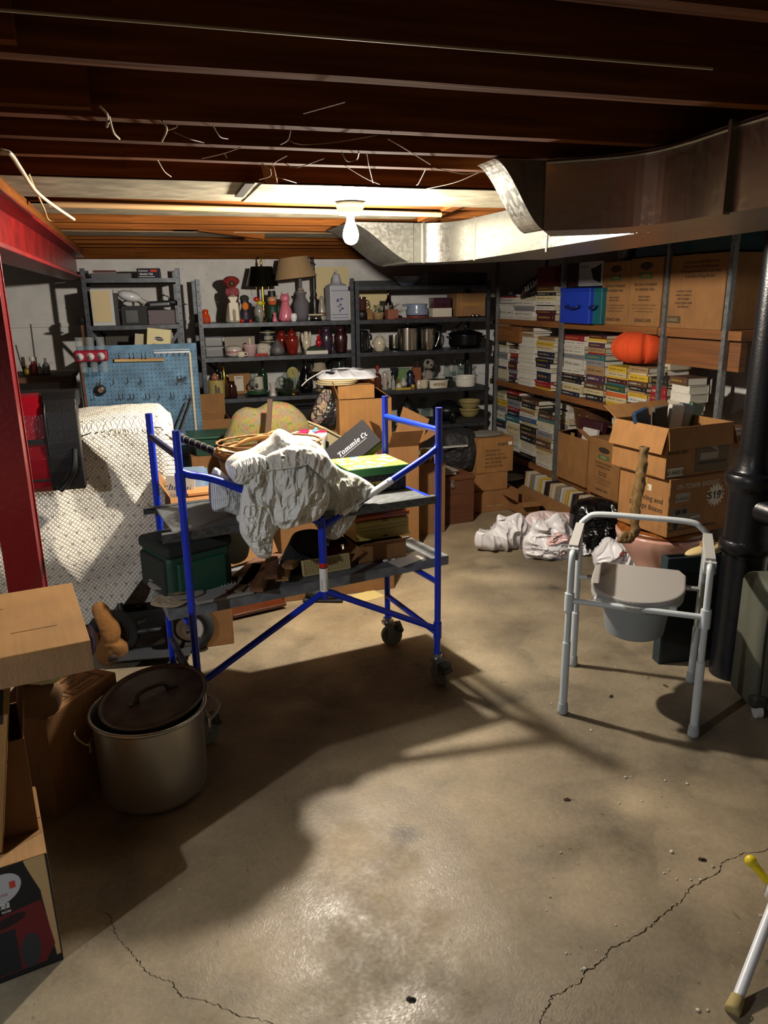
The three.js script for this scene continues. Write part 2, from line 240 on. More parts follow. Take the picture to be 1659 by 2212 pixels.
// ------------------------------------------------------------------ bare bulbs
function bareBulb(pos, top, label, glow, shade) {
  const t = thing('ceiling_bulb', label, 'light bulb', [pos.x, pos.y, pos.z]);
  part('lampholder', lathe([[0.0, top], [0.055, top], [0.056, top - 0.02], [0.05, top - 0.028], [0.05, 0.075], [0.046, 0.068], [0.03, 0.066], [0.02, 0.066]], 28), m(0xc9cac6, 0.45), t, { label: 'white porcelain lampholder' });
  part('bulb', lathe([[0.0, -0.048], [0.012, -0.046], [0.024, -0.038], [0.031, -0.024], [0.033, -0.008], [0.029, 0.012], [0.022, 0.03], [0.0165, 0.045], [0.0155, 0.066]], 28), new THREE.MeshStandardMaterial({ color: 0xffffff, emissive: 0xfff2dc, emissiveIntensity: glow, roughness: 0.5 }), t, { label: 'glowing white bulb' });
  if (shade) part('reflector_shade', lathe([[0.052, 0.09], [0.06, 0.075], [0.1, 0.03], [0.15, -0.03], [0.154, -0.034], [0.148, -0.032], [0.097, 0.026], [0.056, 0.07], [0.05, 0.082]], 40), m(0x2e5a44, 0.4), t, { label: 'green enamel reflector' });
}
bareBulb(BULB, CEIL - 0.013 - BULB.y, 'bare lit bulb in a white porcelain holder on the ceiling sheet', 14);
bareBulb(BULB2, CEIL - BULB2.y, 'second bulb under a green enamel reflector behind the camera', 14, true);
// ------------------------------------------------------------------ ducts
const ductM = m(0x95948c, 0.5, 0.88, { roughnessMap: repc(spangle, 5) });
const ductD = ductM;
function ductSide(plan, y0, y1, thick, fine = 0) {
  if (fine) plan = new THREE.CatmullRomCurve3(plan.map((p) => V(p[0], p[2] ?? y0, p[1])), false, 'centripetal').getSpacedPoints(fine).map((p) => [p.x, p.z, p.y]);   // a duct of rectangular section along a plan line of [x, z, bottom]; its seen side is on the line, its body to the left of travel
  const pos = [], idx = []; const n = plan.length;
  plan.forEach((p, i) => { const a = plan[Math.max(0, i - 1)], b = plan[Math.min(n - 1, i + 1)], dx = b[0] - a[0], dz = b[1] - a[1], l = Math.hypot(dx, dz), nx = -dz / l * thick, nz = dx / l * thick, yb = p[2] ?? y0; pos.push(p[0], y1, p[1], p[0], yb, p[1], p[0] + nx, yb, p[1] + nz, p[0] + nx, y1, p[1] + nz); });
  for (let i = 0; i < n - 1; i++) for (let k = 0; k < 4; k++) { const a = i * 4 + k, b = i * 4 + (k + 1) % 4, c = a + 4, d = b + 4; idx.push(a, c, b, b, c, d); }
  idx.push(0, 1, 2, 0, 2, 3); const e = (n - 1) * 4; idx.push(e, e + 2, e + 1, e, e + 3, e + 2);
  let g = new THREE.BufferGeometry(); g.setAttribute('position', new THREE.Float32BufferAttribute(pos, 3)); g.setIndex(idx); g = g.toNonIndexed(); g.computeVertexNormals(); g.setAttribute('uv', new THREE.BufferAttribute(new Float32Array(g.attributes.position.count * 2), 2)); return g;
}
// an end that curves up into the ceiling: section from x1 (full height) to x0 (nothing), over depth z0..z1
function upturn(x0, x1, zf, zb, y0, y1, slant = 0) {
  const prof = []; for (let i = 0; i <= 18; i++) { const t = i / 18, s = t * t * (3 - 2 * t) * 0.75 + t * 0.25; prof.push([lerp(x1, x0, t), lerp(y0, y1, s)]); }
  const sh = [[x1, y1], ...prof]; const g = extr(sh, Math.abs(zb - zf)); g.translate(0, 0, Math.min(zf, zb)); return g;
}
{
  const d = thing('air_duct', 'galvanised supply duct with a curved elbow beside the lit bulb', 'duct', [0, 0, 0]);
  part('trunk', ductSide([[1.66, -1.0, 1.82], [1.66, -2.2, 1.802], [1.655, -3.3, 1.782], [1.65, -3.78, 1.775]], 1.78, 1.975, 0.42), ductM, d);
  const th = []; for (let i = 0; i <= 24; i++) { const a = i / 24 * Math.PI / 2; th.push([1.65 - 0.16 * (1 - Math.cos(a)), -3.78 - 0.3 * Math.sin(a), 1.775]); }
  part('elbow_throat', ductSide(th, 1.775, 1.975, 0.3), ductM, d);
  part('branch', ductSide([[1.5, -4.08, 1.775], [1.4, -4.08, 1.772]], 1.772, 1.975, 0.45), ductM, d);
  part('upturned_boot', upturn(1.08, 1.43, -4.07, -4.62, 1.772, 1.975), ductM, d, { label: 'sheet metal boot curving up into the ceiling' });
  part('seam', bx(0.008, 0.21, 0.012, 1.655, 1.876, -3.02), ductM, d); part('seam', bx(0.008, 0.21, 0.02, 1.652, 1.876, -3.76), ductM, d); part('seam', bx(0.012, 0.21, 0.008, 1.49, 1.876, -4.075), ductM, d);
  for (const z of [-2.32, -2.42]) part('hanger_strap', bx(0.004, 0.06, 0.025, 1.657, 1.825, z), m(0x25262a, 0.6, 0.5), d);
  const e = thing('return_duct', 'galvanised return duct with a curved upturned end', 'duct', [0, 0, 0]);
  part('trunk', ductSide([[1.34, -0.6], [1.345, -1.2], [1.35, -1.55], [1.36, -1.68], [1.375, -1.8], [1.372, -1.9], [1.345, -1.98], [1.29, -2.05], [1.16, -2.14]], 1.78, 1.975, 0.24, 70), ductD, e);
  part('upturned_end', upturn(1.0, 1.165, -2.145, -2.27, 1.782, 1.972), ductM, e, { label: 'curved end sheet rising to the joists' });
  part('seam', at(bx(0.02, 0.205, 0.01), 1.345, 1.878, -1.6), ductD, e);
  part('lip', tube([[1.34, 1.966, -0.6], [1.345, 1.966, -1.2], [1.35, 1.966, -1.55], [1.37, 1.966, -1.8], [1.34, 1.966, -1.98], [1.16, 1.966, -2.14]], 0.006, 40, 5), ductD, e);
}

// ------------------------------------------------------------------ cartons
const FB = (x0, x1, yt, yb, z) => { const a = onZ(x0, (yt + yb) / 2, z), b = onZ(x1, (yt + yb) / 2, z), t = onZ((x0 + x1) / 2, yt, z), q = onZ((x0 + x1) / 2, yb, z); return { x: (a.x + b.x) / 2, w: b.x - a.x, y: q.y, h: t.y - q.y, z }; };
const tapeM = m(0x8f6a3a, 0.35, 0, { bumpMap: repc(fineBump, 1), bumpScale: 0.0004 });
// carton: base centre at pos; open = {f, b, l, r} flap angles from upright outwards (degrees) or nothing for a closed lid
function carton(name, label, pos, [w, h, d], turn, { mat = card(CARD), open, tape = true, group, prints = [], tilt } = {}) {
  const t = thing(name, label, 'cardboard box', pos, turn, group); if (tilt) t.rotation.set(tilt[0], turn, tilt[1], 'YXZ');
  const k = 0.005;
  if (!open) {
    part('body', bx(w, h - 0.003, d, 0, (h - 0.003) / 2, 0, 0.004), mat, t);
    part('flap', bx(w - 0.002, 0.004, d / 2 - 0.002, 0, h - 0.002, d / 4, 0.001), mat, t); part('flap', bx(w - 0.002, 0.004, d / 2 - 0.002, 0, h - 0.002, -d / 4, 0.001), mat, t);
    if (tape) part('tape', [bx(w + 0.002, 0.001, 0.05, 0, h + 0.0008, 0), bx(0.001, Math.min(0.09, h * 0.4), 0.05, w / 2 + 0.0008, h - Math.min(0.09, h * 0.4) / 2, 0), bx(0.001, Math.min(0.09, h * 0.4), 0.05, -w / 2 - 0.0008, h - Math.min(0.09, h * 0.4) / 2, 0)], tapeM, t, { label: 'brown packing tape' });
  } else {
    part('body', [bx(w, k, d, 0, k / 2, 0), bx(w, h, k, 0, h / 2, d / 2 - k / 2, 0.001), bx(w, h, k, 0, h / 2, -d / 2 + k / 2, 0.001), bx(k, h, d - 2 * k, w / 2 - k / 2, h / 2, 0), bx(k, h, d - 2 * k, -w / 2 + k / 2, h / 2, 0)], mat, t);
    const fl = (deg, len, wid, side) => { if (deg === undefined || deg === null) return; const g = bx(wid - 0.006, len, 0.004, 0, len / 2, 0, 0.001), a = deg * D2R; const o = part('flap', g, mat, t); o.rotation.order = 'YXZ'; o.rotation.set(a, { f: 0, b: Math.PI, l: -Math.PI / 2, r: Math.PI / 2 }[side], 0); o.position.set(side === 'l' ? -w / 2 + 0.003 : side === 'r' ? w / 2 - 0.003 : 0, h, side === 'f' ? d / 2 - 0.003 : side === 'b' ? -d / 2 + 0.003 : 0); };
    fl(open.f, open.fl || d * 0.48, w, 'f'); fl(open.b, open.fl || d * 0.48, w, 'b'); fl(open.l, open.sl || w * 0.4, d, 'l'); fl(open.r, open.sl || w * 0.4, d, 'r');
  }
  for (const p of prints) {   // [face, u, v, w, h, draw, px]: centre at u, v from the face's lower corner as fractions
    const [face, u, v, pw, ph, draw, px] = p, W = face === 'f' || face === 'b' || face === 't' ? w : d, e = 0.0012;
    const q = { f: [[(u - 0.5) * w, v * h, d / 2 + e], [0, 0, 0]], l: [[-w / 2 - e, v * h, (u - 0.5) * d], [0, -Math.PI / 2, 0]], r: [[w / 2 + e, v * h, (0.5 - u) * d], [0, Math.PI / 2, 0]], t: [[(u - 0.5) * w, h + e, (0.5 - v) * d], [-Math.PI / 2, 0, 0]] }[face];
    print(t, pw * W, ph * (face === 't' ? d : h), q[0], q[1], draw, px || 256);
  }
  return t;
}
const INK = '#2a1d10';
const boxPrintA = (g, w, h) => { g.fillStyle = INK; g.beginPath(); g.ellipse(w / 2, h * 0.1, w * 0.2, h * 0.06, 0, 0, 7); g.fill(); g.fillStyle = '#3c5a34'; g.fillRect(w * 0.3, h * 0.2, w * 0.4, h * 0.09); g.fillStyle = '#b08a55'; g.font = `bold ${h * 0.06}px sans-serif`; g.textAlign = 'center'; g.fillText('U-HAUL', w / 2, h * 0.265); lines(g, ['This Box Is Designed', 'for Multiple Uses'], w / 2, h * 0.4, h * 0.06, h * 0.075, INK); lines(g, ['Reuse - Recycle', 'Repack & Move'], w / 2, h * 0.58, h * 0.04, h * 0.05, INK); lines(g, ['When you are done with this box please', 'save it for another move or pass it on', 'to a friend who is moving soon'], w / 2, h * 0.71, h * 0.036, h * 0.048, INK, 'center', 'normal'); lines(g, ['uhaul.com'], w / 2, h * 0.96, h * 0.085, 1, INK); };

// ------------------------------------------------------------------ blue rolling scaffold
const UPPER = 0.83, DECK = 0.52;
const cart = { FL: onY(380, 932, 1.18), RL: onY(321, 895, 1.18), FR: onY(948, 882, 1.18), RR: onY(831, 857, 1.18) };
for (const k in cart) cart[k].y = 0;
{
  const { FL, RL, FR, RR } = cart, blue = m(0x1030b4, 0.32, 0, { bumpMap: repc(fineBump, 1), bumpScale: 0.0005 }), worn = m(0x3a3f66, 0.6, 0.2, { map: repc(mottle, 6) }), R = 0.0135, at_ = (p, h) => p.clone().setY(h);
  const s = thing('rolling_scaffold', 'bright blue folding steel scaffold on castors', 'scaffold');
  for (const p of [FL, RL, FR, RR]) {
    const q = part('post', rod(at_(p, 0.125), at_(p, 1.18), R, 16), blue, s); part('post_cap', cy(R, R, 0.004, p.x, 1.181, p.z), m(0x0a1c70, 0.5), s);
    if (p === FR || p === FL) { part('sleeve', cy(0.0175, 0.0175, 0.075, p.x, 1.0, p.z), blue, s); part('sleeve', cy(0.0175, 0.0175, 0.07, p.x, 0.245, p.z), blue, s); }
  }
  for (const [a, b] of [[RL, FL], [RR, FR]]) { const left = a === RL; for (const h of [1.095, 0.805, 0.46, 0.25]) part('end_rail', rod(at_(a, h), at_(b, h - (h === 0.25 ? 0.02 : 0)), 0.0125, 12), left && h !== 0.46 ? worn : blue, s, left ? { label: 'end rail with the blue paint worn off' } : {}); }
  const M = FL.clone().lerp(FR, 0.5), cen = (h) => at_(M, h);
  part('hinge_post', rod(cen(0.49), cen(0.815), 0.0155, 16), blue, s);
  part('brace', tube([at_(FL, 1.045), at_(FL, 1.03).lerp(cen(1.03), 0.06), at_(FL, 1.01).lerp(cen(0.93), 0.3), cen(0.79)], 0.013, 30, 10), blue, s);
  const up = part('brace', tube([at_(FR, 1.03), at_(FR, 1.01).lerp(cen(1.01), 0.06), at_(FR, 0.985).lerp(cen(0.92), 0.2), cen(0.775)], 0.013, 30, 10), blue, s);
  part('brace', rod(at_(FL, 0.25), cen(0.515), 0.0125), blue, s); part('brace', rod(at_(FR, 0.25), cen(0.52), 0.0125), blue, s);
  // paper labels wrapped on the tubes
  const lab = (a, b, r, draw, label) => { const t = canvasTex(256, 64, draw), d = b.clone().sub(a), g = new THREE.CylinderGeometry(r, r, d.length(), 20, 1, true); g.applyQuaternion(new THREE.Quaternion().setFromUnitVectors(V(0, 1, 0), d.clone().normalize())); const c = a.clone().add(b).multiplyScalar(0.5); g.translate(c.x, c.y, c.z); t.center.set(0.5, 0.5); t.rotation = Math.PI / 2; part('label_sticker', g, new THREE.MeshStandardMaterial({ map: t, roughness: 0.5 }), s, { keep: true, label }); };
  const e0 = at_(FR, 0.985).lerp(cen(0.92), 0.2), e1 = cen(0.775), on = (t) => e0.clone().lerp(e1, t);
  lab(on(0.27), on(0.8), 0.0139, (g, w, h) => { g.fillStyle = '#e9eaee'; g.fillRect(0, 0, w, h); g.fillStyle = '#15269a'; for (let k = 0; k < 2; k++) { g.font = 'italic bold 15px sans-serif'; g.fillText('Werner', w * 0.62, 18 + k * 32); g.beginPath(); g.ellipse(w * 0.7, 26 + k * 32, 60, 4, -0.06, 0, 7); g.fill(); g.font = '6px sans-serif'; g.fillText('MULTI-PURPOSE SCAFFOLD', w * 0.12, 14 + k * 32); g.fillRect(w * 0.06, 8 + k * 32, 8, 8); } }, 'long white maker label on the brace');
  lab(cen(0.52), cen(0.635), 0.0162, (g, w, h) => { g.fillStyle = '#e8e6df'; g.fillRect(0, 0, w, h); g.fillStyle = '#b3231c'; g.fillRect(w * 0.84, 0, w * 0.16, h); g.fillStyle = '#222'; g.fillRect(w * 0.81, 0, w * 0.03, h); g.font = '7px sans-serif'; for (let i = 0; i < 6; i++) g.fillText('read all instructions before use', w * 0.06, 9 + i * 10); }, 'white and red warning label');
  // castors
  const castor = (p, turn) => {
    const c = new THREE.Group(); c.name = 'castor'; c.position.copy(p); c.rotation.y = turn; s.add(c);
    const steel = m(0xa9aba8, 0.3, 0.9), dark = m(0x3d3f35, 0.6, 0.2);
    part('collar', [cy(0.021, 0.021, 0.02, 0, 0.13, 0), cy(0.03, 0.028, 0.012, 0, 0.117, 0)], steel, c); part('fork', [bx(0.03, 0.07, 0.004, 0.012, 0.075, 0.022, 0.001), bx(0.03, 0.07, 0.004, 0.012, 0.075, -0.022, 0.001), bx(0.05, 0.006, 0.048, 0.008, 0.11, 0)], m(0x9a9c98, 0.4, 0.8), c);
    part('wheel', at(lathe([[0.006, -0.012], [0.035, -0.012], [0.044, -0.015], [0.05, -0.01], [0.05, 0.01], [0.044, 0.015], [0.035, 0.012], [0.006, 0.012]], 32), 0.018, 0.05, 0, Math.PI / 2), m(0x77786f, 0.55), c); part('axle_bolt', at(cy(0.007, 0.007, 0.054), 0.018, 0.05, 0, Math.PI / 2), steel, c);
    part('brake_lever', [at(bx(0.05, 0.022, 0.05, 0, 0, 0, 0.006), 0.05, 0.085, 0, 0, 0, -0.6), bx(0.03, 0.02, 0.05, 0.05, 0.1, 0, 0.005)], dark, c);
  };
  castor(FR, -1.2); castor(RR, -0.15); castor(FL, 0.5); castor(RL, 2.0);
}
{ // upper frame: steel angles that carry the basket
  const a = onY(350, 1157, UPPER), b = onY(942, 1072, UPPER), st = m(0x6e7273, 0.5, 0.7, { map: repc(mottle, 9) }), dz = V(-0.06, 0, -0.4);
  const f = thing('platform_frame', 'galvanised angle frame laid across the scaffold rails', 'frame', [a.x, UPPER - 0.028, a.z]);
  const A = V(0, 0.014, 0), B = b.clone().sub(a).setY(0.014);
  part('front_angle', [bar(A, B, 0.004, 0.03), bar(A.clone().add(V(0, 0.013, -0.012)), B.clone().add(V(0, 0.013, -0.012)), 0.026, 0.004)], st, f); part('rear_angle', [bar(A.clone().add(dz), B.clone().add(dz), 0.004, 0.03), bar(A.clone().add(dz).add(V(0, 0.013, 0.012)), B.clone().add(dz).add(V(0, 0.013, 0.012)), 0.026, 0.004)], st, f);
  for (const t of [0.08, 0.26, 0.44, 0.6, 0.76, 0.94]) { const p = A.clone().lerp(B, t).setY(0.02); part('cross_member', bar(p, p.clone().add(dz), 0.05, 0.006), st, f); }
  { const c = [A.clone().lerp(B, 0.04), A.clone().lerp(B, 0.97)], sh = [c[0], c[1], c[1].clone().add(dz), c[0].clone().add(dz)].map((p) => [p.x, -p.z]); part('tray_sheet', extr(sh, 0.008).rotateX(-Math.PI / 2).translate(0, 0.0185, 0), m(0x7d8284, 0.5, 0.7, { map: repc(mottle, 9) }), f, { label: 'galvanised tray sheet laid in the frame' }); }
}
{ // lower deck
  const c = [onY(363, 1318, DECK), onY(969, 1199, DECK), onY(882, 1157, DECK), onY(324, 1245, DECK)], o = c[0];
  const sh = c.map((p) => [p.x - o.x, -(p.z - o.z)]); const g = extr(sh, 0.04); g.rotateX(-Math.PI / 2);
  const d = thing('scaffold_deck', 'grey painted deck board across the lower scaffold rails', 'platform', [o.x, DECK - 0.042, o.z]);
  part('board', g.translate(0, 0.0, 0), m(0x868a8e, 0.6, 0.1, { map: repc(mottle, 3) }), d);
  part('paint_patch', extr([[0.93, -0.02], [1.08, 0.06], [1.07, 0.16], [0.98, 0.12], [0.9, 0.2], [0.84, 0.28], [0.88, 0.15]].map(([x, y]) => [x * 0.98 + 0.02, y + 0.17]), 0.001).rotateX(-Math.PI / 2).translate(0, 0.0405, 0), m(0xd9d4c6, 0.6), d, { label: 'spilled white paint' });
}
// ------------------------------------------------------------------ on the upper frame
{
  const p = onZ(592, 1150, -2.86), b = thing('wicker_basket', 'oval honey wicker laundry basket full of sheets', 'basket', [p.x, UPPER, -2.86], -0.1);
  const straw = m(0x9a6a2e, 0.7, 0, { map: repc(weave, 30), bumpMap: repc(weave, 30), bumpScale: 0.004 }), W = 0.185, Dp = 0.14, hh = 0.2;
  const prof = []; for (let i = 0; i <= 14; i++) prof.push([lerp(0.86, 1.06, i / 14) * W, i / 14 * hh]);
  const g = lathe([[0.001, 0.003], ...prof, [1.04 * W, hh], [0.85 * W, 0.02], [0.001, 0.01]], 48).scale(1, 1, Dp / W); part('basket_wall', g, straw, b);
  for (let i = 0; i < 13; i++) { const r = lerp(0.87, 1.06, i / 12) * W, pts = []; for (let k = 0; k < 48; k++) { const a = k / 48 * 6.2832, w = (k + i) % 2 ? 0.004 : -0.002; pts.push(V(Math.cos(a) * (r + w), 0.012 + i * 0.0195, Math.sin(a) * (r + w) * Dp / W)); } part('withy', tube(pts, 0.0045, 96, 5, true), straw, b); }
  part('rim', tube(Array.from({ length: 32 }, (_, k) => { const a = k / 32 * 6.2832; return V(Math.cos(a) * W * 1.07, hh + 0.01 + 0.028 * Math.max(0, Math.cos(a * 2 + 3.2)), Math.sin(a) * Dp * 1.07); }), 0.011, 96, 8, true), m(0xb07c3a, 0.6, 0, { bumpMap: repc(weave, 20), bumpScale: 0.003 }), b);
  part('handle', tube([[-0.02, hh, -0.15], [-0.0, hh + 0.035, -0.155], [0.035, hh + 0.05, -0.155], [0.07, hh + 0.03, -0.155], [0.08, hh, -0.15]], 0.011, 30, 8), m(0xb07c3a, 0.6, 0, { bumpMap: repc(weave, 20), bumpScale: 0.003 }), b);
  const sheetM = m(0xdcddd5, 0.9, 0, { bumpMap: repc(weave, 60), bumpScale: 0.0004 });
  const Z2 = ([x, y]) => [300 + x * 0.2532, 840 + y * 0.2532];
  { // several overlapping swags of one sheet
    const lobes = [[[[1110, 430], [1200, 345], [1330, 400], [1480, 440], [1600, 540], [1650, 690], [1600, 820], [1570, 940], [1480, 1070], [1300, 1130], [1180, 1190], [1125, 1280], [1090, 1375], [1000, 1385], [925, 1310], [845, 1180], [835, 1080], [850, 920], [790, 800], [740, 640], [820, 560], [960, 520], [1040, 470]], 0, 0.11, 0.17, 0.03, 11], [[[880, 780], [960, 750], [1050, 800], [1090, 950], [1115, 1150], [1115, 1280], [1090, 1385], [1000, 1390], [930, 1310], [845, 1180], [840, 1050]], 0.07, 0.05, 0.06, 0.02, 16], [[[1040, 560], [1200, 470], [1400, 455], [1560, 530], [1650, 680], [1620, 780], [1510, 660], [1350, 580], [1200, 600], [1090, 650]], 0.085, 0.05, 0.06, 0.014, 14], [[[1180, 620], [1330, 560], [1420, 610], [1560, 760], [1570, 930], [1480, 1060], [1300, 1115], [1180, 1140], [1110, 1000], [1190, 800]], 0.085, 0.06, 0.06, 0.03, 12], [[[760, 640], [850, 570], [980, 530], [1080, 560], [1060, 660], [960, 720], [860, 780], [790, 760]], 0.06, 0.06, 0.06, 0.016, 16]];
    const base = onZ(570, 1188, -2.68), gs = lobes.map(([o, dz, f, b, fo, fr], i) => puffGeo(o.map(Z2).map(([x, y]) => { const q = onZ(x, y, -2.68); return [q.x - base.x, q.y - base.y]; }), f, b, { folds: fo, freq: fr, rings: i ? 60 : 110, n: i ? 200 : 340, flat: 0.5, sd: 3 + i * 13, sx: 1.6 }).translate(0, 0, dz));
    solo('bed_sheet', 'crumpled pale grey bed sheet heaped over the wicker basket', 'bed sheet', gs, sheetM, [base.x, base.y, -2.68], 0, undefined, { keep: true }); }
  const st = canvasTex(256, 256, (g, w) => { g.fillStyle = '#cfd2ce'; g.fillRect(0, 0, w, w); g.fillStyle = '#8d979e'; for (let i = 0; i < 16; i++) g.fillRect(i * 16, 0, 5, w); }); st.wrapS = st.wrapT = THREE.RepeatWrapping; st.repeat.set(9, 9);
  const striped = new THREE.MeshStandardMaterial({ map: st, roughness: 0.92 }), st2 = st.clone(); st2.rotation = 1.0; st2.repeat.set(26, 26); st2.needsUpdate = true;
  puff('striped_sheet', 'grey striped cotton sheet spilling over the rim of the basket', 'bed sheet', [[650, 670], [760, 750], [900, 820], [890, 920], [865, 1075], [740, 1045], [635, 1040], [595, 900], [615, 720]].map(Z2), -2.68, 0.05, 0.04, striped, { folds: 0.012, freq: 14, rings: 40, n: 160, sd: 9 });
  puff('white_sheet', 'white sheet with fine stripes hanging under the long brace label', 'bed sheet', [[706, 990], [735, 1012], [770, 1026], [800, 1044], [816, 1062], [793, 1076], [775, 1105], [745, 1150], [722, 1166], [694, 1152], [676, 1120], [684, 1060], [694, 1010]], -2.72, 0.05, 0.06, new THREE.MeshStandardMaterial({ map: st2, roughness: 0.92, color: 0xfffdf4 }), { folds: 0.016, freq: 13, rings: 50, n: 200, sd: 21 });
  const t0 = onZ(390, 946, -3.1), t1 = onZ(466, 976, -2.95), t2 = onZ(536, 992, -2.84), rk = thing('baseball_bat', 'bat with black taped grip stuck in the basket', 'bat', t0);
  const q = (v) => v.clone().sub(t0); part('grip', [rod(q(t0), q(t1), 0.0155), sph(0.021, 0, 0, 0)], m(0x141416, 0.7), rk); part('shaft', rod(q(t1), q(t2), 0.0165), m(0xc9cdd2, 0.35, 0.4), rk);
  for (let i = 1; i < 6; i++) { const c = q(t0).lerp(q(t1), i / 6), d = q(t1).normalize(); const g2 = cy(0.0165, 0.0165, 0.0035); g2.applyQuaternion(new THREE.Quaternion().setFromUnitVectors(V(0, 1, 0), d.clone().applyAxisAngle(V(0, 0, 1), 0.5))); part('grip_ring', g2.translate(c.x, c.y, c.z), m(0x8b8b86, 0.6), rk); }
}
{ // board game boxes at the right end of the frame
  const p = onZ(800, 1050, -2.97);
  const b = (name, label, y, h, w, d, sideC, draw, turn, side) => { const t = thing(name, label, 'game box', [p.x, y, -3.0], turn); part('box', bx(w, h, d, 0, h / 2, 0, 0.003), m(sideC, 0.6), t); if (draw) { print(t, w * 0.98, d * 0.98, [0, h + 0.001, 0], [-Math.PI / 2, 0, 0], draw, 256); } if (side) print(t, w * 0.98, h * 0.9, [0, h / 2, d / 2 + 0.001], [0, 0, 0], side, 256); };
  b('game_box', 'dotted black game box with gold lettering on the frame', UPPER, 0.07, 0.25, 0.22, 0x15161a, null, 0.1, (g, w, h) => { g.fillStyle = '#15161a'; g.fillRect(0, 0, w, h); g.fillStyle = '#c9c9c9'; for (let i = 0; i < 200; i++) g.fillRect(rnd() * w, rnd() * h, 1.5, 1.5); g.fillStyle = '#d8b43c'; g.font = 'italic bold 22px serif'; g.fillText('Scratch Art', w * 0.3, h * 0.55); });
  b('game_box', 'yellow and pink topped game box with green edges', UPPER + 0.0705, 0.034, 0.27, 0.235, 0x2c6b35, (g, w, h) => { g.fillStyle = '#d8cf34'; g.fillRect(0, 0, w, h); for (let i = 0; i < 60; i++) { g.fillStyle = pick(['#e86a8a', '#f0a23a', '#7fc04a', '#e9e3c0', '#48a0c0']); g.beginPath(); g.ellipse(rnd() * w, rnd() * h, 10 + rnd() * 16, 6 + rnd() * 8, rnd() * 3, 0, 7); g.fill(); } }, 0.12);
}
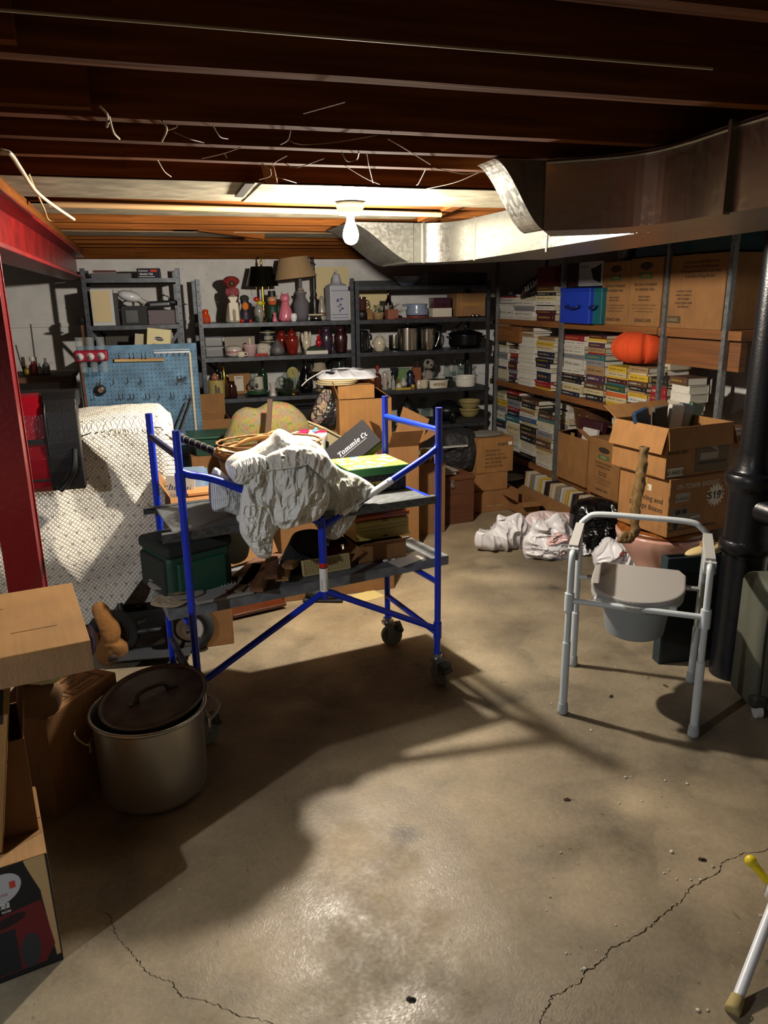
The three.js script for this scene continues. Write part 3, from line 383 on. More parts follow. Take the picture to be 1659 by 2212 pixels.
// ------------------------------------------------------------------ on the lower deck
{
  const p = onY(428, 1290, DECK), gm = m(0x123a2c, 0.6), gd = m(0x1b2420, 0.8, 0, { bumpMap: repc(fineBump, 4), bumpScale: 0.001 });
  const t = thing('cooler_bag', 'dark green soft cooler bag with black lid on the deck', 'bag', [p.x - 0.025, DECK, p.z - 0.145], 0.42);
  part('body', at(bxr(0.27, 0.17, 0.24, 0.025), 0, 0.085, 0), gm, t); part('lid', at(bxr(0.28, 0.05, 0.25, 0.02), 0, 0.185, 0), gd, t); part('pocket', at(bxr(0.2, 0.13, 0.02, 0.009), 0, 0.075, 0.122), m(0x0f4433, 0.55), t); part('strap', tube([[-0.12, 0.21, 0.03], [-0.06, 0.225, 0.03], [0.06, 0.225, 0.03], [0.12, 0.21, 0.03]], 0.009, 20, 6), gd, t); part('emblem', at(bx(0.07, 0.002, 0.04), 0.03, 0.2115, -0.03), m(0x5a5a3a, 0.6), t, { label: 'small yellowish woven patch' }); part('side_panel', at(bxr(0.02, 0.14, 0.2, 0.009), -0.136, 0.085, 0), gd, t);
  // papers and a spiral notebook
  const q = onY(395, 1305, DECK);
  for (let i = 0; i < 5; i++) solo('loose_paper', ['crumpled cream paper', 'folded newsprint page', 'torn brown paper sheet', 'thin grey leaflet', 'wrinkled receipt sheet'][i] + ' lying at the end of the deck', 'paper', at(puffGeo([[-0.07, -0.05], [0.06, -0.06], [0.07, 0.05], [-0.06, 0.055]], 0.006, 0.002, { folds: 0.004, freq: 30, rings: 10, n: 40, sd: i }), 0, 0.004, 0, -Math.PI / 2), m([0xa99a7c, 0x8d8474, 0x7c6545, 0x9a958a, 0xb0a894][i], 0.9), [q.x - 0.02 + rr(-0.02, 0.03), DECK + 0.0015 + i * 0.012, q.z - 0.05 - i * 0.03], rr(0, 3), undefined, { keep: true });
  const n0 = onY(470, 1298, DECK), nb = thing('spiral_notebook', 'grey spiral bound notebook lying along the deck edge', 'notebook', [n0.x + 0.02, DECK, n0.z - 0.06], 0.2);
  part('cover', bx(0.22, 0.012, 0.12, 0, 0.006, 0, 0.003), m(0x8d8b86, 0.6), nb); for (let i = 0; i < 16; i++) part('spiral_ring', tor(0.009, 0.0014, -0.1 + i * 0.0133, 0.01, -0.062, 0, Math.PI / 2), m(0xc9ccd0, 0.25, 0.9), nb);
  part('cover_stripe', bx(0.03, 0.001, 0.05, 0.03, 0.0125, 0.02), m(0x6e3a2c, 0.7), nb);
  // wood offcuts
  const spots = [[560, 1260, 0.5, 0.24], [585, 1275, 0.55, 0.26], [605, 1262, 0.7, 0.22], [575, 1240, 0.35, 0.3], [632, 1262, 0.6, 0.16], [655, 1248, 0.25, 0.14], [545, 1278, 0.42, 0.2]];
  const off = ['long pale', 'short knotty', 'narrow dark edged', 'broad brown', 'stubby', 'small square ended', 'flat grey brown'];
  spots.forEach(([x, y, a, L], i) => { const p2 = onY(x, y, DECK); solo('wood_offcut', off[i] + ' wood offcut lying on the scaffold deck', 'wood', bx(L, 0.019, i === 3 ? 0.11 : 0.05, 0, 0.0095, 0, 0.0015), wood([0x8a6238, 0x765030, 0x6a482c, 0x5c3d26, 0x94703f, 0x8a683c, 0x7b6a52][i]), [p2.x - 0.02, DECK + (i % 3) * 0.0195, p2.z - 0.07], a + 0.7); });
  // torn cardboard leaning, quilted scrap, black bag
  const cpos = onY(530, 1235, DECK);
  solo('torn_cardboard', 'folded brown cardboard sheet leaning behind the offcuts', 'cardboard', at(bx(0.26, 0.16, 0.006, 0, 0.08, 0), 0, 0.004, 0, -0.5, 0, 0.08), card(CARDD), [cpos.x + 0.04, DECK + 0.008, cpos.z - 0.1], 0.35);
  puff('black_bag', 'black fabric bag slumped on the deck under the basket', 'bag', [[592, 1262], [602, 1225], [622, 1178], [640, 1150], [698, 1148], [704, 1185], [676, 1222], [640, 1256]], -2.93, 0.04, 0.06, m(0x0d0e11, 0.85, 0, { bumpMap: repc(weave, 50), bumpScale: 0.0006 }), { folds: 0.012, freq: 14, rings: 30, n: 120, sd: 4, base: DECK });
  puff('quilted_cloth', 'strip of quilted printed cloth hanging behind the cooler bag', 'cloth', [[487, 1140], [531, 1135], [533, 1205], [500, 1218], [490, 1190]], -2.98, 0.01, 0.01, m(0xb9b39e, 0.95, 0, { bumpMap: repc(weave, 14), bumpScale: 0.004 }), { folds: 0.003, freq: 20, rings: 12, n: 60, sd: 14 });
  // cream louvred grille
  { const a = onY(657, 1246, DECK), b = onY(755, 1228, DECK), w = a.distanceTo(b), g = thing('louvre_grille', 'cream louvred vent grille standing on the deck', 'vent grille', [(a.x + b.x) / 2, DECK, (a.z + b.z) / 2 - 0.004], Math.atan2(a.z - b.z, b.x - a.x)), cm = m(0xb9a876, 0.55); g.rotation.order = 'YXZ'; g.rotation.x = -0.2;
    part('frame', [bx(w, 0.004, 0.02, 0, 0.002, 0), bx(w, 0.004, 0.02, 0, 0.062, 0), bx(0.004, 0.064, 0.02, -w / 2, 0.032, 0), bx(0.004, 0.064, 0.02, w / 2, 0.032, 0)], cm, g); for (let i = 0; i < 30; i++) part('louvre', at(bx(0.0025, 0.058, 0.018), -w / 2 + (i + 0.7) * w / 31, 0.032, 0, 0, 0.35), cm, g); }
  // cardboard tray with lid flap and the tackle box on it
  { const a = onY(800, 1220, DECK), c = carton('cardboard_tray', 'low brown cardboard box with one long flap on the deck', [a.x + 0.055, DECK, a.z - 0.12], [0.22, 0.075, 0.17], 0.14, { mat: card(0x8a6236), open: { f: 62, fl: 0.06, b: 80 } });
    const f = onY(765, 1232, DECK); solo('cardboard_scrap', 'loose bent cardboard piece beside the low box', 'cardboard', at(bx(0.1, 0.003, 0.09), 0, 0.03, 0, 0.2, 0, 0.5), card(CARDD), [f.x + 0.0, DECK + 0.012, f.z - 0.08], 0.3);
    const t = thing('tackle_box', 'khaki plastic tackle box with translucent amber lid', 'tackle box', [a.x + 0.07, DECK + 0.085, a.z - 0.15], 0.14), kh = m(0xb5a24e, 0.5), W = 0.25, Dp = 0.16;
    part('body', at(bxr(W, 0.085, Dp, 0.012), 0, 0.0425, 0), kh, t); part('lid', [at(bxr(W * 1.02, 0.022, Dp * 1.02, 0.009), 0, 0.1, 0), bx(W * 0.9, 0.01, Dp * 0.8, 0, 0.112, 0, 0.004)], m(0x9c4a1c, 0.3, 0, { clearcoat: 0.5 }), t, { label: 'shiny amber brown lid' }); part('base_lip', bx(W * 1.03, 0.012, Dp * 1.03, 0, 0.008, 0, 0.003), kh, t); part('latch', bx(0.02, 0.01, 0.004, 0.01, 0.082, Dp / 2 + 0.001, 0.001), m(0x5c5226, 0.5), t); part('latch', bx(0.02, 0.008, 0.004, 0.01, 0.014, Dp / 2 + 0.003, 0.001), m(0x5c5226, 0.5), t); part('groove', [bx(W * 0.94, 0.002, 0.002, 0, 0.045, Dp / 2), bx(W * 0.94, 0.002, 0.002, 0, 0.06, Dp / 2)], m(0x7d7038, 0.6), t); }
  { const a = onY(722, 1205, DECK), t = thing('toy_binoculars', 'red plastic toy viewer behind the hinge post', 'toy', [a.x, DECK, a.z - 0.06], 0.4), rm = m(0xa01018, 0.3); part('body', at(bxr(0.1, 0.06, 0.05, 0.014), 0, 0.06, 0), rm, t); part('eyepiece', [at(cy(0.017, 0.02, 0.03), -0.028, 0.065, 0.035, Math.PI / 2), at(cy(0.017, 0.02, 0.03), 0.028, 0.065, 0.035, Math.PI / 2)], m(0x2a0507, 0.4), t); part('foot', bx(0.09, 0.032, 0.05, 0, 0.016, 0, 0.004), rm, t); }
  for (const [x, y, r] of [[833, 1213, 0.011], [851, 1209, 0.007]]) { const a = onY(x, y, DECK); solo('plaster_crumb', r > 0.01 ? 'larger white plaster crumb on the grey deck' : 'smaller white plaster crumb on the grey deck', 'debris', sph(r, 0, r * 0.4, 0, 1.3, 0.5, 1, 10), m(0xd8d4ca, 0.9), [a.x, DECK, a.z], 0.4); }
}
// ------------------------------------------------------------------ hand truck wheel, panel and small castors on the floor behind the deck
{
  const w = onY(412, 1407, 0), t = thing('hand_truck', 'hand truck with a white hubbed rubber wheel behind the scaffold', 'hand truck', [w.x, 0, w.z], -0.15);
  for (const x of [0, -0.34]) { part('tyre', at(new THREE.TorusGeometry(0.088, 0.03, 12, 40), x, 0.118, 0, 0, 0.12), m(0x151515, 0.85), t); part('hub', at(lathe([[0.0, -0.012], [0.03, -0.014], [0.034, -0.008], [0.06, -0.006], [0.072, -0.018], [0.072, 0.018], [0.06, 0.006], [0.034, 0.008], [0.03, 0.014], [0, 0.012]], 32), x, 0.118, 0, Math.PI / 2), m(x ? 0x2a2826 : 0xcfc8bd, 0.5), t, {}); }
  part('axle', at(cy(0.009, 0.009, 0.05), 0, 0.118, 0.02, Math.PI / 2), m(0x55504a, 0.5, 0.6), t); part('axle_bar', rod([-0.34, 0.118, 0], [0, 0.118, -0.01], 0.012), m(0x35383c, 0.5, 0.5), t); for (const x of [-0.04, -0.3]) part('frame_tube', rod([x, 0.13, -0.03], [x - 0.01, 0.24, -0.07], 0.014), m(0x35383c, 0.5, 0.5), t); part('toe_plate', bx(0.36, 0.005, 0.14, -0.17, 0.035, 0.05), m(0x35383c, 0.5, 0.5), t);
  const b = onY(560, 1328, 0), wd = thing('veneered_board', 'dark veneer drawer front with wavy grain lying on the floor', 'wood panel', [b.x - 0.02, 0, b.z - 0.1], 0.25); part('panel', at(bx(0.3, 0.018, 0.22, 0, 0.009, 0, 0.004), 0, 0.03, 0, 0.12), m(0x5a2a10, 0.35, 0, { map: repc(woodMap, 3, 0.6), clearcoat: 0.4 }), wd); part('backing', bx(0.26, 0.02, 0.06, 0, 0.01, -0.06), m(0x2a1a10, 0.7), wd);
  const c = onY(725, 1302, 0), bb = thing('shoe', 'single black leather shoe on the floor under the deck', 'shoe', [c.x, 0, c.z - 0.03], 1.2); part('sole', at(bxr(0.07, 0.018, 0.22, 0.008), 0, 0.009, -0.06), m(0x0c0c0c, 0.8), bb); part('upper', at(sph(0.05, 0, 0, 0, 0.72, 0.7, 2, 16), 0, 0.035, -0.06), m(0x141414, 0.5), bb);
  const k = onY(800, 1295, 0), cb = thing('paper_scrap', 'cream printed paper scrap flat on the floor behind the hinge post', 'paper', [k.x, 0, k.z - 0.05], 0.3); part('sheet', bx(0.15, 0.003, 0.12, 0, 0.0015, 0), m(0xb7a468, 0.85), cb);
}

// ------------------------------------------------------------------ stock pot
{
  const t = thing('stock_pot', 'large aluminium stock pot with a tilted lid on the floor', 'pot', [-0.1, 0, -2.375], 0), al = m(0xb9b8b2, 0.36, 0.9);
  part('body', lathe([[0.001, 0.004], [0.15, 0.004], [0.166, 0.012], [0.172, 0.03], [0.178, 0.295], [0.186, 0.3], [0.19, 0.307], [0.186, 0.314], [0.178, 0.312], [0.173, 0.29], [0.165, 0.03], [0.15, 0.012], [0.001, 0.012]], 72), al, t);
  const lid = new THREE.Group(); lid.name = 'lid'; lid.position.set(0.02, 0.335, -0.012); lid.rotation.set(0.1, 0, 0.13); t.add(lid);
  const ld = m(0x6a635c, 0.5, 0.75, { map: repc(mottle, 3) });
  part('lid_plate', lathe([[0.001, 0.006], [0.15, 0.003], [0.162, -0.004], [0.17, 0.004], [0.177, 0.006], [0.178, 0.001], [0.17, -0.006], [0.15, -0.012], [0.001, -0.004]], 72), ld, lid, { label: 'dull dark aluminium lid' });
  part('lid_handle', [tube([[-0.062, 0.004, 0.02], [-0.05, 0.012, 0.016], [-0.04, 0.03, 0.012], [0, 0.036, 0], [0.04, 0.03, -0.012], [0.05, 0.012, -0.016], [0.062, 0.004, -0.02]], 0.0075, 40, 8), at(bx(0.035, 0.004, 0.024), -0.062, 0.007, 0.02, 0, 0.3), at(bx(0.035, 0.004, 0.024), 0.062, 0.007, -0.02, 0, 0.3)], ld, lid);
  for (const [a, up] of [[0.32, 1], [Math.PI - 0.15, 1]]) { const h = new THREE.Group(); h.name = 'side_handle'; h.rotation.y = a; t.add(h); part('bail', tube([[0.178, 0.215, -0.055], [0.2, 0.222, -0.052], [0.228, 0.25, -0.045], [0.232, 0.254, 0], [0.228, 0.25, 0.045], [0.2, 0.222, 0.052], [0.178, 0.215, 0.055]], 0.005, 40, 8), m(0xa7a49c, 0.35, 0.9), h); part('bracket', [at(bx(0.006, 0.035, 0.03), 0.179, 0.215, -0.055), at(bx(0.006, 0.035, 0.03), 0.179, 0.215, 0.055)], al, h); }
}
// ------------------------------------------------------------------ commode chair
{
  const wht = m(0xb4bcc0, 0.4, 0, { bumpMap: repc(fineBump, 1), bumpScale: 0.0003 }), pad = m(0x9b9b98, 0.6), chrome = m(0xc8ccd0, 0.2, 1);
  const A = onY(1215, 1540, 0), B = onY(1497, 1590, 0), C = onY(1237, 1437, 0), Dd = onY(1492, 1473, 0), o = A.clone().add(B).add(C).add(Dd).multiplyScalar(0.25);
  const t = thing('commode_chair', 'white tubular bedside commode with grey lid and pail', 'commode', [o.x, 0, o.z]), q = (p, y = 0) => V(p.x - o.x, y, p.z - o.z);
  const arm = 0.655;
  const side = (F, R, s) => {
    const f = q(F), r = q(R), d = r.clone().sub(f), ft = f.clone().addScaledVector(d, 0.09), rt = r.clone().addScaledVector(d, -0.07);
    part('front_leg', tube([f.clone().setY(0.03), f.clone().addScaledVector(d, 0.03).setY(0.25), f.clone().addScaledVector(d, 0.06).setY(0.48), ft.clone().setY(0.62), ft.clone().addScaledVector(d, 0.08).setY(arm), ft.clone().addScaledVector(d, 0.3).setY(arm + 0.004)], 0.0125, 60, 12), wht, t);
    part('rear_leg', tube([r.clone().setY(0.03), r.clone().addScaledVector(d, -0.02).setY(0.3), r.clone().addScaledVector(d, -0.05).setY(0.5), rt.clone().setY(0.61), rt.clone().addScaledVector(d, -0.1).setY(arm + 0.002), rt.clone().addScaledVector(d, -0.3).setY(arm + 0.004)], 0.0125, 60, 12), wht, t);
    part('lower_leg', rod(f.clone().setY(0.025), f.clone().addScaledVector(d, 0.035).setY(0.3), 0.0155, 14), wht, t); part('lower_leg', rod(r.clone().setY(0.025), r.clone().addScaledVector(d, -0.02).setY(0.26), 0.0155, 14), wht, t);
    for (const p of [f, r]) part('rubber_tip', lathe([[0, 0], [0.02, 0], [0.021, 0.012], [0.0185, 0.045], [0.016, 0.048]], 18).translate(p.x, 0, p.z), m(0x9aa0a3, 0.7), t);
    part('arm_pad', bar(ft.clone().addScaledVector(d, 0.1).setY(arm + 0.006), rt.clone().addScaledVector(d, -0.06).setY(arm + 0.012), 0.034, 0.03), pad, t, { label: 'grey plastic arm pad' });
    part('pad_skirt', bar(ft.clone().addScaledVector(d, 0.06).setY(arm - 0.012), ft.clone().addScaledVector(d, 0.3).setY(arm - 0.004), 0.04, 0.045), pad, t);
    for (let i = 0; i < 4; i++) { const y = 0.09 + i * 0.028, p = r.clone().addScaledVector(d, -0.01 * i * 0.3); part('adjusting_hole', at(cy(0.0035, 0.0035, 0.0325, 0, 0, 0, 8), p.x, y + 0.04, p.z, Math.PI / 2, 0, 0), m(0x0e0f10, 0.8), t); }
    part('joint_sleeve', rod(f.clone().addScaledVector(d, 0.055).setY(0.43), f.clone().addScaledVector(d, 0.062).setY(0.5), 0.0185, 14), wht, t);
    return { f, r, d, rt };
  };
  const L = side(A, C, -1), R = side(B, Dd, 1);
  const fx = (S, k, y) => S.f.clone().addScaledVector(S.d, k).setY(y);
  part('front_bar', rod(fx(L, 0.058, 0.47), fx(R, 0.058, 0.47), 0.011), wht, t); part('rear_bar', rod(fx(L, 0.96, 0.43), fx(R, 0.96, 0.43), 0.010), wht, t);
  for (const [S, T] of [[L, R], [R, L]]) part('push_button', rod(fx(S, 0.96, 0.43).lerp(fx(T, 0.96, 0.43), 0.08), fx(S, 0.96, 0.43).lerp(fx(T, 0.96, 0.43), 0.17), 0.0115), chrome, t);
  const bl = fx(L, 0.93, arm + 0.012), br = fx(R, 0.93, arm + 0.012), bu = (k, y) => bl.clone().lerp(br, k).setY(arm + y);
  part('back_bar', tube([bl.clone().setY(arm - 0.02), bl.clone().setY(arm + 0.01), bu(0.05, 0.042), bu(0.14, 0.062), bu(0.5, 0.064), bu(0.86, 0.06), bu(0.95, 0.04), br.clone().setY(arm + 0.01), br.clone().setY(arm - 0.02)], 0.012, 70, 12), wht, t);
  // seat, lid, pail
  const ang = Math.atan2(-(R.f.z - L.f.z), R.f.x - L.f.x), mid = fx(L, 0.5, 0).add(fx(R, 0.5, 0)).multiplyScalar(0.5);
  const shape = (w, d) => { const p = []; for (let i = 0; i <= 30; i++) { const a = i / 30 * Math.PI; p.push([Math.cos(a) * w, -Math.sin(a) * d]); } p.push([-w, 0.12], [-w * 0.86, 0.17], [w * 0.86, 0.17], [w, 0.12]); return p; };
  const g = new THREE.Group(); g.name = 'seat_unit'; g.position.set(mid.x, 0.46, mid.z); g.rotation.y = ang; t.add(g);
  part('seat_ring', extr(shape(0.17, 0.2), 0.016, 0.004).rotateX(-Math.PI / 2).translate(0, 0.0, -0.0), m(0x8f918f, 0.5), g); part('lid', extr(shape(0.17, 0.19), 0.012, 0.007).rotateX(-Math.PI / 2 + 0.04).translate(0.0, 0.028, -0.0), m(0x8b8885, 0.45), g, { label: 'warm grey toilet style lid' });
  part('hinge_block', bx(0.12, 0.03, 0.03, 0, 0.01, -0.17, 0.005), m(0x8f918f, 0.5), g); part('seat_clip', [at(bxr(0.04, 0.035, 0.03, 0.008), -0.13, -0.002, 0.13), at(bxr(0.04, 0.035, 0.03, 0.008), 0.13, -0.002, 0.13)], m(0xa9adb0, 0.5), g);
  const pl = part('pail', lathe([[0.001, -0.165], [0.1, -0.165], [0.112, -0.155], [0.132, -0.015], [0.146, -0.01], [0.146, -0.003], [0.126, -0.003], [0.105, -0.15], [0.001, -0.158]], 48).translate(0, 0, 0), m(0x7f878b, 0.5), g, { label: 'grey plastic pail' });
  part('rim_tab', [bx(0.02, 0.014, 0.012, -0.05, -0.02, 0.138, 0.003), bx(0.02, 0.014, 0.012, 0.06, -0.02, 0.132, 0.003)], m(0x7f878b, 0.5), g);
}
// ------------------------------------------------------------------ cartons and things by the red column
{
  // vacuum cleaner carton with a printed front, standing at the picture's near edge
  const c = onY(138, 2072, 0), h1 = onZ(95, 1843, c.z).y, W = 0.62;
  const b = carton('appliance_box', 'printed appliance carton with a red vacuum cleaner picture', [c.x - W / 2 * Math.cos(0.2) - 0.15 * Math.sin(0.2), 0, c.z + W / 2 * Math.sin(0.2) - 0.15 * Math.cos(0.2)], [W, h1, 0.3], 0.2, { mat: card(0x9a7a4e), tape: false, prints: [['f', 0.5, 0.5, 0.999, 0.995, (g, w, h) => {
    g.fillStyle = '#0b0a0b'; g.fillRect(0, 0, w, h); g.translate(w * 0.7, 0); g.scale(0.3, 1); g.fillStyle = '#b09468'; g.beginPath(); g.moveTo(w * 0.72, 0); g.lineTo(w * 0.97, 0); g.lineTo(w * 0.985, h * 0.93); g.lineTo(w * 0.93, h * 0.93); g.lineTo(w * 0.86, h * 0.33); g.lineTo(w * 0.72, 0.02 * h); g.fill();
    g.fillStyle = '#0b0a0b'; g.beginPath(); g.moveTo(0, 0); g.lineTo(w * 0.7, 0); g.lineTo(w * 0.86, h * 0.3); g.lineTo(w * 0.86, h * 0.36); g.lineTo(0, h * 0.42); g.fill();
    g.fillStyle = '#5e1015'; g.beginPath(); g.moveTo(0, h * 0.44); g.lineTo(w * 0.85, h * 0.38); g.lineTo(w * 0.93, h * 0.82); g.lineTo(w * 0.8, h * 0.95); g.lineTo(w * 0.1, h * 0.95); g.fill(); g.fillStyle = '#16171b'; g.fillRect(w * 0.2, h * 0.56, w * 0.3, h * 0.38); g.beginPath(); g.ellipse(w * 0.64, h * 0.8, w * 0.12, h * 0.15, -0.2, 0, 7); g.fillStyle = '#2b2d30'; g.fill(); g.fillStyle = '#1a0a0b'; g.beginPath(); g.ellipse(w * 0.45, h * 0.48, w * 0.2, h * 0.045, -0.06, 0, 7); g.fill(); g.fillStyle = '#c8c6c2'; g.fillRect(0, h * 0.465, w * 0.27, h * 0.025);
    g.fillStyle = '#a9abb0'; g.beginPath(); g.ellipse(w * 0.4, h * 0.19, w * 0.26, h * 0.13, -0.06, 0, 7); g.fill(); lines(g, ['ROLLING VALUE', 'BONUS'], w * 0.32, h * 0.16, h * 0.05, h * 0.05, '#23252a'); g.fillStyle = '#b03a34'; g.fillRect(w * 0.52, h * 0.14, w * 0.07, h * 0.06); lines(g, ['FREE TOOLS ON BOARD'], w * 0.4, h * 0.25, h * 0.03, 1, '#7a2a2a'); lines(g, ['A $49.00'], w * 0.42, h * 0.36, h * 0.065, 1, '#e8e8e8'); lines(g, ['Retail Value!'], w * 0.44, h * 0.395, h * 0.035, 1, '#cfcfcf'); }, 512]] });
  const top = h1, c2 = carton('open_carton', 'open cardboard box stacked on the appliance carton', [c.x - 0.195, top + 0.001, c.z - 0.165], [0.3, 0.26, 0.2], 0.2, { mat: card(0x5e4228), open: { r: 8, sl: 0.1 } });
  // tall leaning carton with lettering, cut by the frame
  const e = onZ(33, 1520, -1.72), tall = carton('tall_carton', 'tall tan carton with black lettering leaning beside the printed carton', [e.x - 0.31, top + 0.045, -1.72], [0.46, 0.49, 0.06], 0.2, { mat: card(0xb48a48), tape: false, tilt: [0, -0.17], prints: [['r', 0.5, 0.62, 0.9, 0.6, (g, w, h) => { g.fillStyle = '#17191d'; g.beginPath(); g.ellipse(w * 0.5, h * 0.2, w * 0.42, h * 0.17, 0, 0, 7); g.fill(); lines(g, ['1/2"'], w * 0.5, h * 0.24, h * 0.12, 1, '#c9c4b4'); lines(g, ['Also base', 'furniture', 'particle', 'for doors', 'board'], w * 0.5, h * 0.48, h * 0.075, h * 0.12, '#241a0d'); }, 256], ['f', 0.62, 0.6, 0.7, 0.6, (g, w, h) => { g.fillStyle = '#17191d'; g.beginPath(); g.ellipse(w * 0.8, h * 0.2, w * 0.35, h * 0.17, 0, 0, 7); g.fill(); lines(g, ['Also base', 'furniture', 'particle', 'for doors', 'board'], w * 0.95, h * 0.48, h * 0.075, h * 0.12, '#241a0d', 'right'); }, 256]] });
  // shallow lid resting on a dark carton
  const y = 0.86, p0 = onY(155, 1258, y), p1 = onY(195, 1383, y), yaw = Math.atan2(p1.x - p0.x, p1.z - p0.z), dpt = p0.distanceTo(p1), w2 = 0.62;
  const lc = p0.clone().add(p1).multiplyScalar(0.5).add(V(-Math.cos(yaw) * w2 / 2, 0, Math.sin(yaw) * w2 / 2));
  const lid = thing('shallow_carton', 'shallow tan carton lid with torn edge on a tall box', 'cardboard lid', [lc.x, y - 0.075, lc.z], yaw);
  part('lid_panel', bx(w2, 0.006, dpt, 0, 0.072, 0, 0.002), card(0xc08f4e), lid); part('lid_skirt', [bx(w2, 0.07, 0.005, 0, 0.036, dpt / 2 - 0.003), bx(w2, 0.07, 0.005, 0, 0.036, -dpt / 2 + 0.003), bx(0.005, 0.07, dpt - 0.012, w2 / 2 - 0.003, 0.036, 0)], card(0x9a8468), lid, { label: 'greyish scuffed side of the lid' });
  part('score_line', [bx(0.12, 0.0008, 0.002, -0.12 + 0.2, 0.0756, -0.09), bx(0.08, 0.0008, 0.002, 0.02, 0.0756, 0.03), bx(0.1, 0.0008, 0.0025, 0.2, 0.0756, 0.08)], m(0x7d5a30, 0.9), lid);
  carton('support_carton', 'tall plain carton holding up the shallow lid', [lc.x - 0.1, 0, lc.z - 0.19], [0.28, y - 0.08, 0.15], yaw, { mat: card(0x5c4228), tape: false });
  // small open carton with printed flaps behind the pot
  const hq = 0.36, qd = [[30, 1530], [105, 1585], [280, 1465], [180, 1425]].map(([x, y2]) => onY(x, y2, hq)), qc = qd[0].clone().add(qd[1]).add(qd[2]).add(qd[3]).multiplyScalar(0.25), ql = qd[2].clone().sub(qd[1]).length() * 0.95, qw = 0.17, qt = Math.atan2(-(qd[2].z - qd[1].z), qd[2].x - qd[1].x);
  const sc = carton('small_carton', 'small carton with printed top flaps behind the stock pot', [qc.x - 0.03, 0, qc.z - 0.03], [ql * 0.94, hq, qw], qt, { mat: card(0x7c5630), tape: false, prints: [['t', 0.24, 0.5, 0.36, 0.7, (g, w, h) => { g.strokeStyle = INK; g.lineWidth = 5; g.strokeRect(8, 8, w - 16, h - 16); lines(g, ['INSPECTION', 'INSPECTION', 'NUMBER', '4/2/95'], w / 2, h * 0.3, h * 0.13, h * 0.18, INK); }, 200], ['t', 0.68, 0.5, 0.46, 0.8, (g, w, h) => { g.strokeStyle = INK; g.lineWidth = 5; g.strokeRect(8, 8, w - 16, h - 16); lines(g, ['CAUTION', 'LIFT', 'CORRUGATED', 'Kitchen'], w / 2, h * 0.28, h * 0.15, h * 0.2, INK); }, 200]] });
  puff('ribbed_cushion', 'brown ribbed cushion stuffed into the small open carton', 'cushion', [[24, 1540], [20, 1500], [40, 1478], [80, 1468], [118, 1472], [135, 1490], [120, 1540]], -2.3, 0.05, 0.06, m(0x6e5436, 0.9, 0, { bumpMap: repc(weave, 25), bumpScale: 0.003 }), { rings: 20, n: 60 });
  puff('green_cloth', 'pale green cloth draped on the ribbed cushion', 'cloth', [[20, 1468], [25, 1448], [48, 1440], [80, 1452], [132, 1456], [128, 1470], [90, 1476], [50, 1474]], -2.28, 0.03, 0.05, m(0xb9bf9a, 0.95), { folds: 0.006, freq: 25, rings: 16, n: 70, sd: 5 });
  puff('purple_cloth', 'white and purple cloth beside the brown plush toy', 'cloth', [[120, 1440], [125, 1415], [160, 1400], [195, 1350], [205, 1365], [205, 1410], [175, 1432]], -2.85, 0.03, 0.05, m(0x8d82a0, 0.95), { folds: 0.01, freq: 22, rings: 16, n: 70, sd: 15, base: 0.04 });
}
{ // plush toy lying head down
  const z = onY(240, 1440, 0).z, zz = z - 0.07, Z4 = ([x, y]) => [x * 0.2893, 1220 + y * 0.2893];
  const px = [[800, 760], [730, 700], [700, 600], [715, 540], [740, 500], [725, 420], [700, 350], [685, 330], [700, 300], [740, 280], [800, 310], [840, 370], [890, 430], [905, 500], [900, 540], [950, 580], [960, 640], [930, 710], [870, 755]].map(Z4);
  const pts = px.map(([x, y]) => onZ(x, y, zz)), mx = pts.reduce((s, p) => s + p.x, 0) / pts.length;
  const t = thing('plush_toy', 'brown plush toy lying head down before the quilted cover', 'plush toy', [mx, 0, zz]), fur = m(0x7d5323, 1, 0, { bumpMap: repc(fineBump, 8), bumpScale: 0.006 });
  part('body', puffGeo(pts.map((p) => [p.x - mx, p.y]), 0.09, 0.09, { folds: 0.003, freq: 60, rings: 30, n: 110, ridge: 0 }), fur, t, { keep: true });
  part('nose', sph(0.018, 0.02, 0.05, 0.088, 1.1, 0.9, 0.5, 12), m(0x2a1a0c, 0.8), t); part('ear', sph(0.03, -0.05, 0.14, 0.055, 0.6, 1.2, 0.5, 14), fur, t);
}
// ------------------------------------------------------------------ quilted mattress and its cover
const quiltMap = canvasTex(512, 512, (g, w) => { g.fillStyle = '#d9d3c6'; g.fillRect(0, 0, w, w); const n = 6, s = w / n; for (let i = 0; i < n; i++) for (let j = 0; j < n; j++) { const x = (i + 0.5 + (j % 2) * 0.5) * s % w, y = (j + 0.5) * s; g.fillStyle = '#5f5c52'; for (const [dx, dy] of [[0, -7], [-7, 5], [7, 5]]) { g.beginPath(); g.ellipse(x + dx, y + dy, 6, 4.2, dx * 0.15, 0, 7); g.fill(); } } });
quiltMap.wrapS = quiltMap.wrapT = THREE.RepeatWrapping; quiltMap.repeat.set(3.5, 3.5);
const quiltBump = tex(256, 256, (u, v) => { const a = Math.abs(((u + v) * 4) % 1 - 0.5) * 2, b = Math.abs(((u - v + 4) * 4) % 1 - 0.5) * 2; return grey(255 * Math.pow(Math.min(1 - Math.pow(a, 4), 1 - Math.pow(b, 4)), 0.6)); }, false); quiltBump.repeat.set(12, 12);
const quiltM = new THREE.MeshStandardMaterial({ map: quiltMap, bumpMap: quiltBump, bumpScale: 0.005, roughness: 0.92 });
